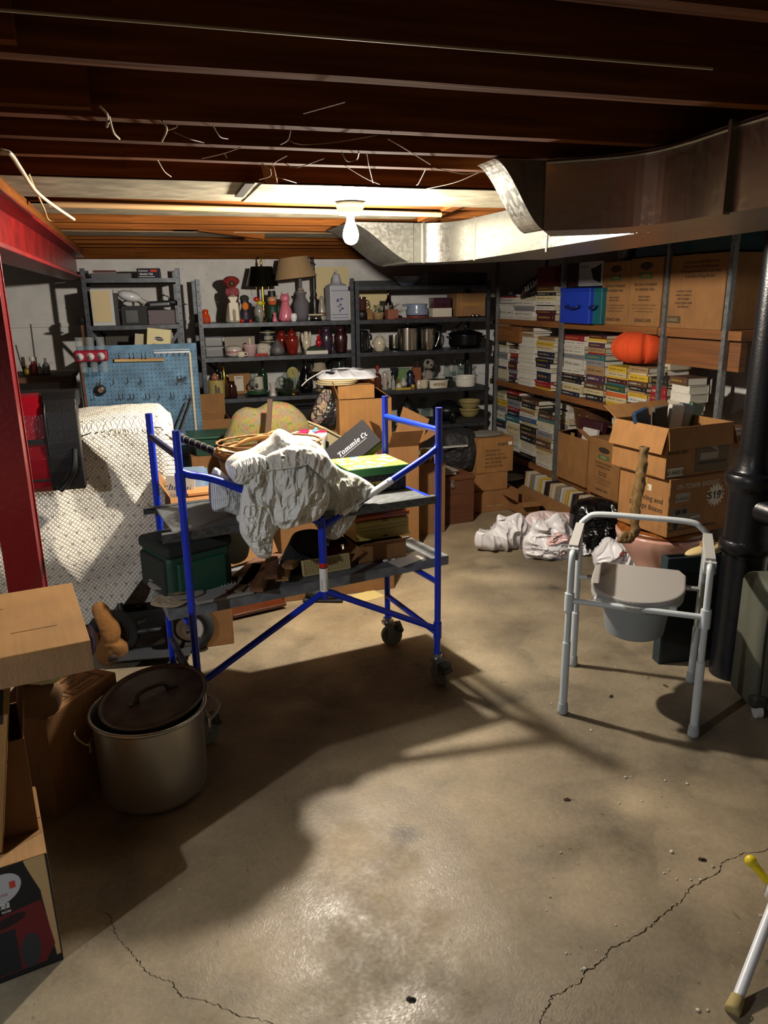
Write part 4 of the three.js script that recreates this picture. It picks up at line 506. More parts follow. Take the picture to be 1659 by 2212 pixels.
{
  const y0 = 0.12, yT = 1.06, xr = 0.085, xl = -1.35, zf = -3.72, zb = -4.1;
  const t = thing('folded_mattress', 'folded mattress standing under a quilted printed cover', 'mattress', [0, 0, 0]);
  const g = new THREE.BoxGeometry(xr - 0.03 - xl, yT - y0 - 0.03, zf - zb - 0.05, 40, 30, 8), p = g.attributes.position; for (let i = 0; i < p.count; i++) { p.setZ(i, p.getZ(i) + 0.01 * (fbm(p.getX(i) * 4, p.getY(i) * 4 + 3, 3) - 0.5)); } g.computeVertexNormals();
  part('mattress_block', g.translate((xl + xr - 0.03) / 2, (y0 + yT - 0.03) / 2, (zf + zb) / 2), quiltM, t); part('bed_frame', [bx(xr - xl, 0.03, 0.03, (xl + xr) / 2, 0.135, zf + 0.02), bx(0.03, 0.14, 0.03, xr - 0.08, 0.07, zf - 0.02), bx(0.03, 0.14, 0.03, -0.85, 0.07, zf - 0.02), bx(0.03, 0.14, 0.03, xr - 0.08, 0.07, zb + 0.05), bx(0.03, 0.14, 0.03, -0.85, 0.07, zb + 0.05)], m(0x1d1a18, 0.6, 0.4), t);
  // the cover: over the top and down the front, with a loose swag and a lifted hem
  const nu = 150, nv = 130, pos = [], uv = [], idx = [];
  for (let i = 0; i <= nu; i++) for (let j = 0; j <= nv; j++) {
    const u = i / nu, x = lerp(xl, xr, u), hem = lerp(0.12, 0.34, smooth(0.72, 0.93, u)) + 0.015 * Math.sin(u * 17), top = yT + 0.012 * Math.sin(u * 9) - 0.05 * smooth(0.965, 1.0, u);
    const Ltop = zf - zb, Ltot = Ltop + (top - hem), s = j / nv * Ltot; let y, z, nx = 0;
    const r = 0.07; if (s < Ltop - r) { y = top; z = zb + s; } else if (s < Ltop + r * 0.57) { const a = (s - Ltop + r) / (r * 1.57) * Math.PI / 2; y = top - r + r * Math.cos(a); z = zf - r + r * Math.sin(a); } else { y = top - (s - Ltop) - 0.43 * r + 0.43 * r; z = zf; }
    const front = smooth(Ltop - r, Ltop + r, s), low = smooth(0.9, 0.2, y);
    let bulge = 0.02 + 0.055 * front * (0.5 - 0.5 * Math.cos(clamp((u - 0.3) / 0.6) * 6.283)) * smooth(0.15, 0.5, y) * smooth(1.05, 0.7, y) * -0.3;
    // swag: a hollow with folds running down from the right shoulder
    const sw = Math.exp(-Math.pow((x + 0.3 - 0.25 * (y - 0.6)) / 0.16, 2)) * Math.exp(-Math.pow((y - 0.62) / 0.26, 2)); bulge += front * (0.07 * smooth(0.25, 0.45, y) * smooth(0.75, 0.45, y) - 0.045 * sw);
    bulge += front * 0.035 * (fbm(x * 3.2 + y * 1.5, y * 2.2 - x, 3) - 0.5) * 2 + front * 0.03 * (1 - Math.abs(2 * fbm(x * 3 + y * 2.4 + 5, y * 1.2 - x * 2.0 + 9, 2) - 1) * 2.4);
    bulge += front * 0.05 * Math.exp(-Math.pow((y - hem) / 0.09, 2)) * smooth(0.3, 0.9, u);
    if (front < 0.5) y += 0.012 + 0.03 * (1 - front) * (fbm(x * 5, z * 6, 3) - 0.3); else z += Math.max(0.012, bulge + 0.02);
    // the right end folds round the corner
    const e = smooth(0.955, 1, u); z -= e * e * 0.07 * front; const xx = x + e * 0.012;
    pos.push(xx, y, z); uv.push(x, s);
  }
  for (let i = 0; i < nu; i++) for (let j = 0; j < nv; j++) { const a = i * (nv + 1) + j, b = a + nv + 1; idx.push(a, a + 1, b, b, a + 1, b + 1); }
  const c = new THREE.BufferGeometry(); c.setAttribute('position', new THREE.Float32BufferAttribute(pos, 3)); c.setAttribute('uv', new THREE.Float32BufferAttribute(uv, 2)); c.setIndex(idx); c.computeVertexNormals();
  const cm = quiltM.clone(); cm.side = THREE.DoubleSide; part('cover', c, cm, t, { keep: true, label: 'white quilted cover printed with small grey sprigs' });
  const sg = new THREE.BoxGeometry(0.02, 0.78, 0.34, 2, 24, 12), sp = sg.attributes.position; for (let i = 0; i < sp.count; i++) sp.setX(i, sp.getX(i) + 0.022 * (fbm(sp.getY(i) * 5, sp.getZ(i) * 9, 3) - 0.5)); sg.computeVertexNormals();
  part('side_drape', sg.translate(xr - 0.005, 0.62, (zf + zb) / 2), quiltM, t);
}
{ // red bag laid over the mattress
  const a = onZ(60, 860, -3.75), b = onZ(165, 862, -3.75), x1 = b.x + 0.01, yT = a.y + 0.02;
  const prof = []; for (let i = 0; i <= 16; i++) { const t = i / 16 * Math.PI * 0.62; prof.push([0.14 - 0.2 * Math.cos(t) + 0.0, 0.24 + 0.16 * Math.sin(t)]); }
  const outer = [[-0.07, 0.0], ...[0, 0.25, 0.5, 0.75, 1].map((k) => [-0.085 - 0.01 * Math.sin(k * 3), lerp(0.02, 0.26, k)]), [-0.075, 0.33], [-0.045, 0.375], [0.0, 0.4], [0.08, 0.405], [0.16, 0.39], [0.16, 0.34], [0.05, 0.34], [0.0, 0.3], [-0.01, 0.0]];
  const t = thing('garment_bag', 'red vinyl bag with black trim draped over the mattress', 'bag', [x1, yT - 0.4, -3.6]);
  const ex = (len, off, grow) => { const g = extr(outer.map(([p, q]) => [p * grow, q * grow]), len, 0.004); g.rotateY(-Math.PI / 2); g.rotateY(Math.PI); g.scale(1, 1, 1); return g; };
  const mk = (len, x, grow) => { const g = extr(outer.map(([p, q]) => [-p * grow, q * (1 + (grow - 1))]), len, 0.004); g.rotateY(-Math.PI / 2); return g.translate(x, 0, 0); };
  part('vinyl_panel', mk(0.5, -0.13, 1), m(0x7a0a18, 0.28, 0, { bumpMap: repc(fineBump, 2), bumpScale: 0.001 }), t); part('black_trim', mk(0.13, 0.0, 1.03), m(0x0c0c0d, 0.45, 0, { bumpMap: repc(fineBump, 3), bumpScale: 0.001 }), t, { label: 'black vinyl end panel' });
  part('strap', [bx(0.5, 0.02, 0.006, -0.38, 0.22, 0.098), bx(0.5, 0.02, 0.006, -0.38, 0.055, 0.09)], m(0x101010, 0.5), t); part('zip', tube([[-0.125, 0.0, 0.082], [-0.125, 0.2, 0.1], [-0.125, 0.34, 0.085], [-0.125, 0.4, 0.02]], 0.005, 20, 6), m(0x232323, 0.4, 0.5), t); part('tassel', tube([[-0.02, 0.18, 0.1], [-0.03, 0.1, 0.12], [-0.06, 0.04, 0.105], [-0.1, -0.0, 0.1]], 0.012, 20, 6), m(0x0c0c0d, 0.5), t);
}

// ------------------------------------------------------------------ steel shelving along the back wall
const ZF = -6.0, K = 0.00358;
const SH = { top: onZ(900, 617, ZF).y, a: onZ(600, 696, ZF).y, b: onZ(600, 769, ZF).y, c: onZ(600, 857, ZF).y, d: onZ(600, 940, ZF).y };
const SPX = { top: 617, a: 696, b: 769, c: 857, d: 940 };
const rackM = m(0x4b5057, 0.45, 0.55, { map: repc(mottle, 4) });
function rack(name, label, x0, x1, h, shelves, dep = 0.46, posts = [1, 1]) {
  const t = thing(name, label, 'shelving', [(x0 + x1) / 2, 0, ZF - dep / 2]), w = x1 - x0;
  for (const sx of [-1, 1]) for (const sz of [-1, 1]) {
    const g = [bx(0.034, h, 0.003, sx * (w / 2 - 0.017), h / 2, sz * (dep / 2 - 0.0015)), bx(0.003, h, 0.034, sx * (w / 2 - 0.0015), h / 2, sz * (dep / 2 - 0.017))], p = part('post', g, rackM, t);
    if (sz > 0) { const holes = []; for (let y = 0.9; y < h - 0.02; y += 0.05) holes.push(at(cy(0.0045, 0.0045, 0.0008, 0, 0, 0, 6), sx * (w / 2 - 0.017), y, dep / 2 + 0.0004, Math.PI / 2)); part('punched_hole', holes, m(0x121418, 0.9), p); }
  }
  for (const y of shelves) part('shelf', [bx(w - 0.008, 0.002, dep - 0.008, 0, y - 0.001, 0), bx(w - 0.008, 0.03, 0.002, 0, y - 0.015, dep / 2 - 0.0045), bx(w - 0.008, 0.03, 0.002, 0, y - 0.015, -dep / 2 + 0.0045), bx(0.002, 0.03, dep - 0.01, w / 2 - 0.0045, y - 0.015, 0), bx(0.002, 0.03, dep - 0.01, -w / 2 + 0.0045, y - 0.015, 0)], rackM, t);
  part('brace', bar([-w / 2 + 0.03, shelves[1] - 0.02, -dep / 2 + 0.01], [-w / 2 + 0.25, shelves[1] - 0.22, -dep / 2 + 0.01], 0.004, 0.025), rackM, t); part('brace', bar([w / 2 - 0.03, shelves[1] - 0.02, -dep / 2 + 0.01], [w / 2 - 0.25, shelves[1] - 0.22, -dep / 2 + 0.01], 0.004, 0.025), rackM, t);
  return t;
}
const rx0 = onZ(178, 640, ZF).x, rx1 = onZ(392, 640, ZF).x, rb0 = onZ(424, 640, ZF).x, rb1 = onZ(766, 640, ZF).x, rc1 = onZ(1060, 640, ZF).x;
const yA1 = onZ(280, 703, ZF).y, yA0 = onZ(280, 601, ZF).y, yA2 = onZ(280, 765, ZF).y;
const rackA = rack('steel_rack', 'narrow grey steel rack behind the blue pegboard', rx0, rx1, 1.82, [yA0, yA1, yA2, 0.3]);
rack('steel_rack', 'grey steel rack filled with vases, jars and lamps', rb0, rb1 - 0.002, 1.74, [SH.a, SH.b, SH.c, SH.d, 0.15]);
rack('steel_rack', 'grey steel rack filled with pots, boxes and kitchenware', rb1 + 0.002, rc1, 1.72, [SH.top, SH.a, SH.b, SH.c, SH.d, 0.15]);
for (const [x, z] of [[rx0 + 0.017, ZF]]) { const o = rackA; for (const sx of [-1, 1]) part('brace', bar([sx * ((rx1 - rx0) / 2 - 0.02), yA1 - 0.03, 0.228], [sx * ((rx1 - rx0) / 2 - 0.13), yA1 - 0.17, 0.225], 0.003, 0.025), rackM, o); }

// lathe things on a shelf: profile in photo pixels
const sx = (px, s, z) => onZ(px, SPX[s], z).x;
const turn_ = (name, label, cat, px, s, z, prof, mat, extra) => { const t = thing(name, label, cat, [sx(px, s, z), SH[s], z]); part(extra?.body || 'body', lathe(prof.map(([r, y]) => [r * K, y * K])), mat, t); extra?.add?.(t); return t; };
const boxy = (name, label, cat, px0, px1, h, s, z, d, mat, { turn = 0, r = 0.003, y = 0, add } = {}) => { const a = sx(px0, s, z), b = sx(px1, s, z), t = thing(name, label, cat, [(a + b) / 2, SH[s] + y * K, z - d / 2], turn); part('body', bx(b - a, h * K, d, 0, h * K / 2, 0, r), mat, t); add?.(t, b - a, h * K, d); return t; };
const glass = m(0xdfe8e6, 0.03, 0, { transmission: 1, thickness: 0, ior: 1.45 });
const glassA = m(0x7a3a1c, 0.05, 0, { transmission: 0.8, thickness: 0 });
const gloss = (c, r = 0.2) => m(c, r, 0, { clearcoat: 0.5 });
const steel = m(0xb9b6ae, 0.16, 1), brass = m(0xb08a3a, 0.25, 1);
const jarP = (r, h, neck = 0.6) => [[0.01, 0], [r * 0.8, 0], [r * 0.9, 1], [r, h * 0.35], [r * 0.98, h * 0.6], [r * neck, h * 0.86], [r * neck, h * 0.9], [r * neck * 1.15, h], [r * neck * 0.9, h], [r * neck * 0.8, h * 0.88], [0.01, h * 0.8]];
const cupP = (r, h) => [[0.01, 0], [r * 0.85, 0], [r, h * 0.2], [r, h], [r * 0.92, h], [r * 0.9, h * 0.15], [0.01, h * 0.1]];
const bottleP = (r, h) => [[0.01, 0], [r * 0.92, 0], [r, 2], [r, h * 0.55], [r * 0.6, h * 0.68], [r * 0.34, h * 0.74], [r * 0.32, h * 0.95], [r * 0.4, h * 0.96], [r * 0.4, h], [0.01, h]];
const bowlP = (r, h) => [[0.01, 0], [r * 0.5, 0], [r * 0.55, h * 0.1], [r * 0.85, h * 0.45], [r, h * 0.92], [r * 1.02, h], [r * 0.95, h * 0.97], [r * 0.8, h * 0.5], [r * 0.5, h * 0.18], [0.01, h * 0.15]];

{ // ---- jars-and-lamps rack, upper shelf (a)
  const s = 'a', f = -6.1, b = -6.3;
  // doll
  { const t = thing('doll', 'porcelain doll in a red bonnet and long white apron', 'doll', [sx(506, s, f), SH.a, f - 0.02]);
    part('skirt', lathe([[0.01, 0], [17, 0], [18, 3], [15, 25], [10, 48], [7, 58], [0.01, 60]].map(([r, y]) => [r * K, y * K])), mm(0xa9a08e, 0.95, 6), t); part('apron', [at(bxr(20 * K, 50 * K, 4 * K, 0.004), 0, 29 * K, 12 * K, -0.14)], m(0xcfc8b8, 0.95), t); part('bodice', [sph(11 * K, 0, 64 * K, 0, 1.1, 1, 0.8), sph(5 * K, -10 * K, 63 * K, 3 * K, 1, 1.8, 1), sph(5 * K, 10 * K, 63 * K, 3 * K, 1, 1.8, 1)], mm(0x9c4a50, 0.9, 9), t); part('head', sph(7.5 * K, 0, 81 * K, 2 * K, 1, 1.15, 1), m(0x3a2418, 0.5), t); part('bonnet', [sph(13 * K, 0, 86 * K, -2 * K, 1.35, 0.8, 0.7), at(new THREE.TorusGeometry(9.5 * K, 3 * K, 8, 24), 0, 83 * K, 4 * K)], mm(0x8e1f1c, 0.9, 9), t); part('arm', [rod([-12 * K, 58 * K, 4 * K], [-8 * K, 42 * K, 13 * K], 2.4 * K), rod([12 * K, 58 * K, 4 * K], [8 * K, 42 * K, 13 * K], 2.4 * K)], m(0x3a2418, 0.5), t); }
  // desk lamp with dark metal shade
  turn_('table_lamp', 'brass stemmed table lamp with a black metal shade', 'lamp', 571, s, b, [[0.01, 0], [20, 0], [20, 2], [10, 5], [4, 9], [3, 30], [5, 34], [3, 38], [2.5, 116], [0.01, 117]], brass, { body: 'stem', add: (t) => { part('shade', lathe([[24 * K, 117 * K], [36 * K, 76 * K], [35 * K, 76 * K], [23 * K, 116.5 * K]], 40), m(0x2e2c22, 0.22, 0.9, { side: THREE.DoubleSide }), t); part('finial', lathe([[0, 140], [2, 138], [1.5, 130], [3, 126], [2, 117], [0, 117]].map(([r, y]) => [r * K, y * K])), brass, t); part('pull_chain', [rod([-14 * K, 76 * K, 0], [-14 * K, 62 * K, 0], 0.0012, 5), rod([13 * K, 76 * K, 4 * K], [13 * K, 60 * K, 4 * K], 0.0012, 5)], brass, t); } });
  // lamp with pleated shade on a ceramic urn
  turn_('table_lamp', 'grey ceramic urn lamp with a tilted tan pleated shade', 'lamp', 652, s, -6.2, [[0.01, 0], [14, 0], [16, 12], [18, 30], [17, 40], [11, 50], [10, 54], [14, 62], [13, 62], [9, 56], [8, 66], [4, 70], [4, 104], [0.01, 104]], m(0x55535a, 0.8), { body: 'urn', add: (t) => { const g = []; const sh = lathe(Array.from({ length: 2 }, (_, i) => [[46 * K, 92 * K], [31 * K, 136 * K]][i]), 72), p = sh.attributes.position; for (let i = 0; i < p.count; i++) { const a = Math.atan2(p.getZ(i), p.getX(i)), k = 1 + 0.015 * Math.cos(a * 36); p.setX(i, p.getX(i) * k); p.setZ(i, p.getZ(i) * k); } sh.computeVertexNormals(); at(sh, 0, 0, 0, 0, 0, 0.1); part('shade', sh, m(0xa88a62, 0.9, 0, { transmission: 0.3, thickness: 0, side: THREE.DoubleSide }), t); part('harp', tube([[-3 * K, 100 * K, 0], [-9 * K, 112 * K, 0], [-7 * K, 124 * K, 0], [0, 130 * K, 0], [7 * K, 124 * K, 0], [9 * K, 112 * K, 0], [3 * K, 100 * K, 0]], 0.0025, 30, 6), m(0xcabf9a, 0.3, 0.8), t); part('collar', cy(6 * K, 9 * K, 8 * K, 0, 66 * K, 0), m(0x8d7e66, 0.6), t); } });
  // small figures
  turn_('ceramic_pumpkin_figure', 'small orange and black ceramic figure beside the rack post', 'figurine', 445, s, f, [[0.01, 0], [8, 0], [10, 6], [9.5, 14], [7, 19], [6, 22], [7, 26], [4, 29], [0.01, 29]], gloss(0xc0390e), { add: (t) => { part('cap', sph(6.5 * K, 0, 24 * K, 0, 1, 0.7, 1), m(0x141010, 0.5), t); part('stripe', bx(3 * K, 15 * K, 2 * K, 0, 8 * K, 9.5 * K, 0.002), m(0x141010, 0.5), t); } });
  turn_('gnome_figure', 'navy coated gnome figurine with an orange beard', 'figurine', 531, s, f, [[0.01, 0], [11, 0], [13, 8], [12, 20], [8, 30], [7, 36], [9, 42], [8, 50], [4, 55], [0.01, 56]], m(0x10182a, 0.6), { add: (t) => { part('beard', sph(8 * K, 0, 34 * K, 7 * K, 0.9, 1.1, 0.6), m(0xc06a1e, 0.9), t); part('cap', sph(10 * K, 0, 50 * K, 0, 1, 0.75, 1), m(0x23281f, 0.9), t); part('shoe', [sph(5.5 * K, -8 * K, 4 * K, 6 * K, 1.1, 0.9, 1.2), sph(4.5 * K, 9 * K, 3 * K, 7 * K)], m(0xa01a1a, 0.4), t); part('button', sph(2.5 * K, 0, 18 * K, 12 * K, 0.7, 1.3, 0.5, 10), m(0xb0485a, 0.4), t); } });
  turn_('bird_figure', 'grey and yellow ceramic bird with a red crest', 'figurine', 561, s, -6.12, [[0.01, 0], [8, 0], [9, 10], [11, 22], [9, 32], [5, 38], [0.01, 40]], gloss(0x7d7f78), { add: (t) => { part('wing', sph(8 * K, 4 * K, 40 * K, 2 * K, 1.2, 0.7, 0.6), gloss(0xa8a02a), t); part('crest', sph(7 * K, -4 * K, 48 * K, 0, 1, 0.7, 0.6), gloss(0xa01a14), t); } });
  { const t = thing('top_hat_figure', 'ceramic figure in a black top hat and green coat', 'figurine', [sx(590, s, -6.16), SH.a, -6.16]); part('coat', lathe([[0.01, 0], [12, 0], [13, 12], [11, 30], [8, 38], [0.01, 40]].map(([r, y]) => [r * K, y * K])), m(0x12301f, 0.6), t); part('head', sph(10 * K, 0, 46 * K, 0, 1, 1, 0.9), gloss(0xb08258), t); part('hat', [cy(8 * K, 9 * K, 11 * K, 0, 60 * K, 0), cy(13 * K, 13 * K, 1.5 * K, 0, 54 * K, 0)], m(0x0c0c0e, 0.5), t); part('beard', sph(9 * K, 0, 40 * K, 3 * K, 1, 0.8, 0.8), m(0xa84a1e, 0.9), t); part('arm', sph(6 * K, 13 * K, 26 * K, 3 * K, 0.8, 1.8, 0.9), m(0x12301f, 0.6), t); }
  const catF = (name, label, px, z, k) => { const t = thing(name, label, 'figurine', [sx(px, s, z), SH.a, z], -0.25), pk = gloss(0xc06a7c, 0.25), u = K * k; part('body', [lathe([[0.01, 0], [15, 0], [17, 6], [15, 20], [11, 32], [8, 42], [0.01, 46]].map(([r, y]) => [r * u, y * u])).translate(0, 0, 0), sph(6 * u, -7 * u, 5 * u, 13 * u, 0.8, 0.8, 1.5), sph(6 * u, 5 * u, 5 * u, 14 * u, 0.8, 0.8, 1.5), rod([-4 * u, 26 * u, 9 * u], [-6 * u, 3 * u, 14 * u], 4 * u), rod([4 * u, 26 * u, 9 * u], [4 * u, 3 * u, 14 * u], 4 * u)], pk, t); part('head', sph(10.5 * u, 0, 50 * u, 3 * u, 1.05, 0.92, 0.95), pk, t); part('ear', [at(new THREE.ConeGeometry(4 * u, 8 * u, 10), -6.5 * u, 60 * u, 2 * u, 0, 0, 0.2), at(new THREE.ConeGeometry(4 * u, 8 * u, 10), 6.5 * u, 60 * u, 2 * u, 0, 0, -0.2)], pk, t); part('tail', tube([[13 * u, 3 * u, -3 * u], [20 * u, 4 * u, 4 * u], [14 * u, 4 * u, 14 * u]], 3.5 * u, 16, 8), pk, t); };
  catF('cat_figurine', 'large glossy pink ceramic cat sitting between the lamps', 618, -6.12, 0.98); catF('cat_figurine', 'tiny pink ceramic cat in front of the large one', 594, -6.04, 0.33);
  turn_('ceramic_cup', 'plain white ceramic cup before the grey urn lamp', 'cup', 635, s, -6.04, [[0.01, 0], [5, 0], [5.5, 2], [7.5, 8], [7, 15], [5, 17.5], [4.5, 17], [0.01, 14]], gloss(0xcfd2d4));
  turn_('turned_candlestick', 'tall black turned wooden candlestick beside the grey urn lamp', 'candlestick', 681, s, -6.28, [[0.01, 0], [11, 0], [11, 5], [6, 9], [9, 22], [9, 44], [5, 50], [6.5, 56], [3.5, 64], [5, 70], [5, 96], [8, 98], [4, 103], [3, 118], [6, 121], [2, 126], [2, 138], [0.01, 138]], m(0x121114, 0.4));
  turn_('liquor_bottle', 'small clear figural bottle with a pale stopper', 'bottle', 696, s, -6.16, [[0.01, 0], [9, 0], [9.5, 3], [8.5, 20], [7, 34], [5, 42], [6, 46], [3, 52], [0.01, 54]], gloss(0x8a8478, 0.15), { add: (t) => part('label_band', lathe([[9.2 * K, 10 * K], [8.9 * K, 18 * K]], 24), m(0x5c4a3c, 0.7), t) });
  boxy('paperback_book', 'cream paperback on the small tin', 'book', 668, 698, 3, s, -6.05, 0.09, m(0xbdb39c, 0.9), { y: 12 });
  turn_('round_tin', 'small round metal tin under the cream paperback', 'tin', 683, s, -6.1, [[0.01, 0], [13, 0], [13, 11.5], [0.01, 11.8]], steel);
  { const t = thing('tea_canister', 'tall square white canister with blue flowers and domed lid', 'canister', [sx(729, s, -6.12), SH.a, -6.12], 0.08), w = 43 * K, h = 75 * K, c = m(0x9a9ca6, 0.35); part('body', bx(w, h, w * 0.9, 0, h / 2, 0, 0.006), c, t); part('lid', lathe([[30, 75], [28, 77], [16, 80], [14, 87], [12, 95], [9, 99], [3, 101], [3, 103], [4.2, 105], [2, 108], [0.01, 108]].map(([r, y]) => [r * K * 0.72, y * K]), 28), c, t); print(t, w * 0.96, h * 0.96, [0, h / 2, w * 0.45 + 0.001], [0, 0, 0], (g, W, H) => { g.strokeStyle = '#3c4668'; g.fillStyle = '#3c4668'; g.lineWidth = 2; for (const yy of [H * 0.12, H * 0.92]) { for (let i = 0; i < 12; i++) { g.beginPath(); g.arc(W * (0.08 + i * 0.077), yy, 5, 0, 3.14); g.stroke(); } } g.beginPath(); g.moveTo(W * 0.5, H * 0.8); g.lineTo(W * 0.55, H * 0.35); g.stroke(); for (const [x, y, r] of [[0.4, 0.42, 12], [0.62, 0.38, 9], [0.55, 0.55, 9], [0.65, 0.66, 10], [0.42, 0.6, 7], [0.52, 0.72, 8]]) { g.beginPath(); g.ellipse(W * x, H * y, r, r * 0.7, x * 5, 0, 7); g.fill(); } g.strokeRect(2, H * 0.84, W - 4, 1); }, 128); }
  { const a = sx(676, s, -6.42), b = sx(756, s, -6.42); solo('cream_board', 'cream board leaning on the wall behind the tall canister', 'board', bx(b - a, 0.42, 0.012, 0, 0.21, 0), m(0xc3b48c, 0.85), [(a + b) / 2, SH.a, -6.435]); }
  { const a = sx(745, s, -6.3), b = sx(760, s, -6.3); solo('white_carton', 'narrow white carton behind the tall canister', 'box', bx(b - a, 0.25, 0.1, 0, 0.125, 0), m(0xb9b6ac, 0.8), [(a + b) / 2 - 0.01, SH.a, -6.28]); }
  turn_('glass_bell', 'small clear glass ornament at the shelf edge', 'ornament', 556, s, -6.04, [[0.01, 0], [5, 0], [4, 4], [6, 9], [3, 14], [0.01, 15]], glass);
}
{ // ---- shelf b, jars
  const s = 'b', f = -6.1, b = -6.28;
  for (const [i, y] of [[0, 0], [1, 22]]) { const t = thing('plastic_tub', i ? 'upper clear plastic tub of the pair by the rack post' : 'lower clear plastic tub of the pair by the rack post', 'tub', [sx(464, s, f), SH.b + y * K, f - 0.05]); part('tub', [at(bxr(38 * K, 20 * K, 26 * K, 0.008), 0, 10 * K, 0)], m(0x6a6e70, 0.3, 0, { transmission: 0.35, thickness: 0 }), t); part('lid', bx(41 * K, 2 * K, 29 * K, 0, 20.5 * K, 0, 0.002), i ? m(0x1a2338, 0.4) : m(0x8a8d8e, 0.35), t); }
  turn_('soup_tureen', 'white tureen with faint flowers beside the plastic tubs', 'tureen', 506, s, f, [[0.01, 0], [15, 0], [19, 5], [19, 14], [17, 20], [12, 23], [0.01, 24]], gloss(0xb0a8a0), { add: (t) => part('band', lathe([[19.3 * K, 8 * K], [19.2 * K, 13 * K]], 28), m(0x94656a, 0.6), t) });
  turn_('small_cup', 'small ivory cup before the tureen', 'cup', 521, s, -6.03, cupP(9, 11), gloss(0xc8bfa8), { add: (t) => part('handle', tor(3.4 * K, 1 * K, 10 * K, 6 * K, 0, 0), gloss(0xc8bfa8), t) });
  turn_('flower_pot', 'pale pink flower pot on the middle shelf', 'flower pot', 541, s, f, [[0.01, 0], [11, 0], [14.5, 20], [16, 20], [16, 25], [14, 25], [12, 4], [0.01, 4]], m(0xa98e90, 0.8), { add: (t) => part('candle', cy(3 * K, 3 * K, 14 * K, 0, 31 * K, 0), m(0xb8a488, 0.7), t) });
  turn_('stoneware_jar', 'navy stoneware jar with cream bands and lettering', 'jar', 580, s, b, [[0.01, 0], [16, 0], [18, 8], [18, 44], [16, 54], [11, 60], [11, 63], [9, 63], [0.01, 60]], m(0x14161e, 0.5), { add: (t) => { part('band', lathe([[18.2 * K, 47 * K], [17.9 * K, 49 * K]], 28), m(0xa89a5a, 0.6), t); part('band', lathe([[18.3 * K, 27 * K], [18.3 * K, 28.5 * K]], 28), m(0xa89a5a, 0.6), t); const c = canvasTex(256, 48, (g, w, h) => { g.clearRect(0, 0, w, h); lines(g, ['EUROPE'], w * 0.5, h * 0.85, 46, 1, '#b9b29a'); }); c.repeat.set(1, 1); const g2 = new THREE.CylinderGeometry(18.4 * K, 18.4 * K, 11 * K, 24, 1, true, -0.8, 1.6); part('lettering', g2.translate(0, 36 * K, 0), new THREE.MeshStandardMaterial({ map: c, transparent: true, roughness: 0.6 }), t, { keep: true }); } });
  turn_('pewter_urn', 'dull grey lidded pewter pot on the middle shelf', 'pot', 600, s, f, [[0.01, 0], [13, 0], [16, 6], [16, 14], [13, 19], [12, 20], [8, 27], [4, 31], [2, 34], [0.01, 34]], m(0x5d5a5c, 0.6, 0.4));
  for (const [px, z, lab, k] of [[610, -6.26, 'red lidded ginger jar standing behind its twin', 1.0], [632, -6.1, 'red lidded ginger jar in front of its twin', 1.04]]) turn_('ginger_jar', lab, 'jar', px, s, z, [[0.01, 0], [8, 0], [9, 2], [13, 14], [15.5, 28], [14, 36], [9, 40], [9.5, 41], [10, 44], [6, 49], [2, 51], [2.4, 53], [0.01, 55]].map(([r, y]) => [r * k, y * k]), gloss(0x6a1c16, 0.15));
  boxy('red_tin', 'flat red tin before the white bag', 'tin', 552, 579, 6, s, -6.03, 0.07, gloss(0x8e1a20), {});
  solo('paper_bag', 'crumpled white paper bag on the middle shelf', 'bag', puffGeo([[-0.05, 0], [0.05, 0], [0.06, 0.06], [0.02, 0.09], [-0.05, 0.085], [-0.06, 0.04]], 0.04, 0.04, { folds: 0.008, freq: 30, rings: 16, n: 60 }), m(0xaaa498, 0.9), [sx(572, s, -6.14), SH.b, -6.16], 0, undefined, { keep: true });
  turn_('parrot_figurine', 'white ceramic bird figurine with raised wings', 'figurine', 663, s, f, [[0.01, 0], [6, 0], [4, 8], [9, 16], [10, 26], [6, 34], [4, 40], [6, 44], [4, 49], [0.01, 50]], gloss(0xb3aa96), { add: (t) => part('wing', [sph(6 * K, -9 * K, 36 * K, 0, 0.5, 1.9, 0.7), sph(6 * K, 9 * K, 38 * K, 0, 0.5, 2.0, 0.7)], gloss(0xb3aa96), t) });
  { const t = thing('bird_ornament', 'red bird ornament on a green and white plinth', 'figurine', [sx(683, s, -6.08), SH.b, -6.08]); part('plinth', bx(50 * K, 8 * K, 24 * K, 0, 4 * K, 0, 0.003), m(0xb9b8b0, 0.6), t); part('moss', sph(18 * K, 0, 9 * K, 0, 1.2, 0.5, 0.6), mm(0x24331f, 0.9, 20), t); part('bird', [sph(8 * K, 6 * K, 24 * K, 4 * K, 0.9, 1.15, 0.8), sph(4.5 * K, 6 * K, 36 * K, 6 * K)], gloss(0x96131c), t); part('tail', rod([8 * K, 34 * K, 2 * K], [12 * K, 52 * K, -4 * K], 0.0035), gloss(0x96131c), t); }
  for (const [px, lab, c] of [[706, 'tall purple glass vase on the middle shelf', 0x2c2030], [737, 'tall dark maroon glass vase against the rack post', 0x2a0f12]]) turn_('glass_vase', lab, 'vase', px, s, -6.12, [[0.01, 0], [11, 0], [12, 3], [15, 24], [15.5, 36], [12, 44], [8.5, 49], [8.5, 54], [13, 62], [12, 62], [7.5, 54], [0.01, 46]], gloss(c, 0.3));
  boxy('flat_card', 'pale card propped behind the tureen', 'card', 487, 552, 38, s, -6.36, 0.01, m(0x8f8a80, 0.9));
  turn_('small_vase', 'little cream vase behind the ginger jars', 'vase', 646, s, -6.3, jarP(9, 46), gloss(0x8b8272));
}
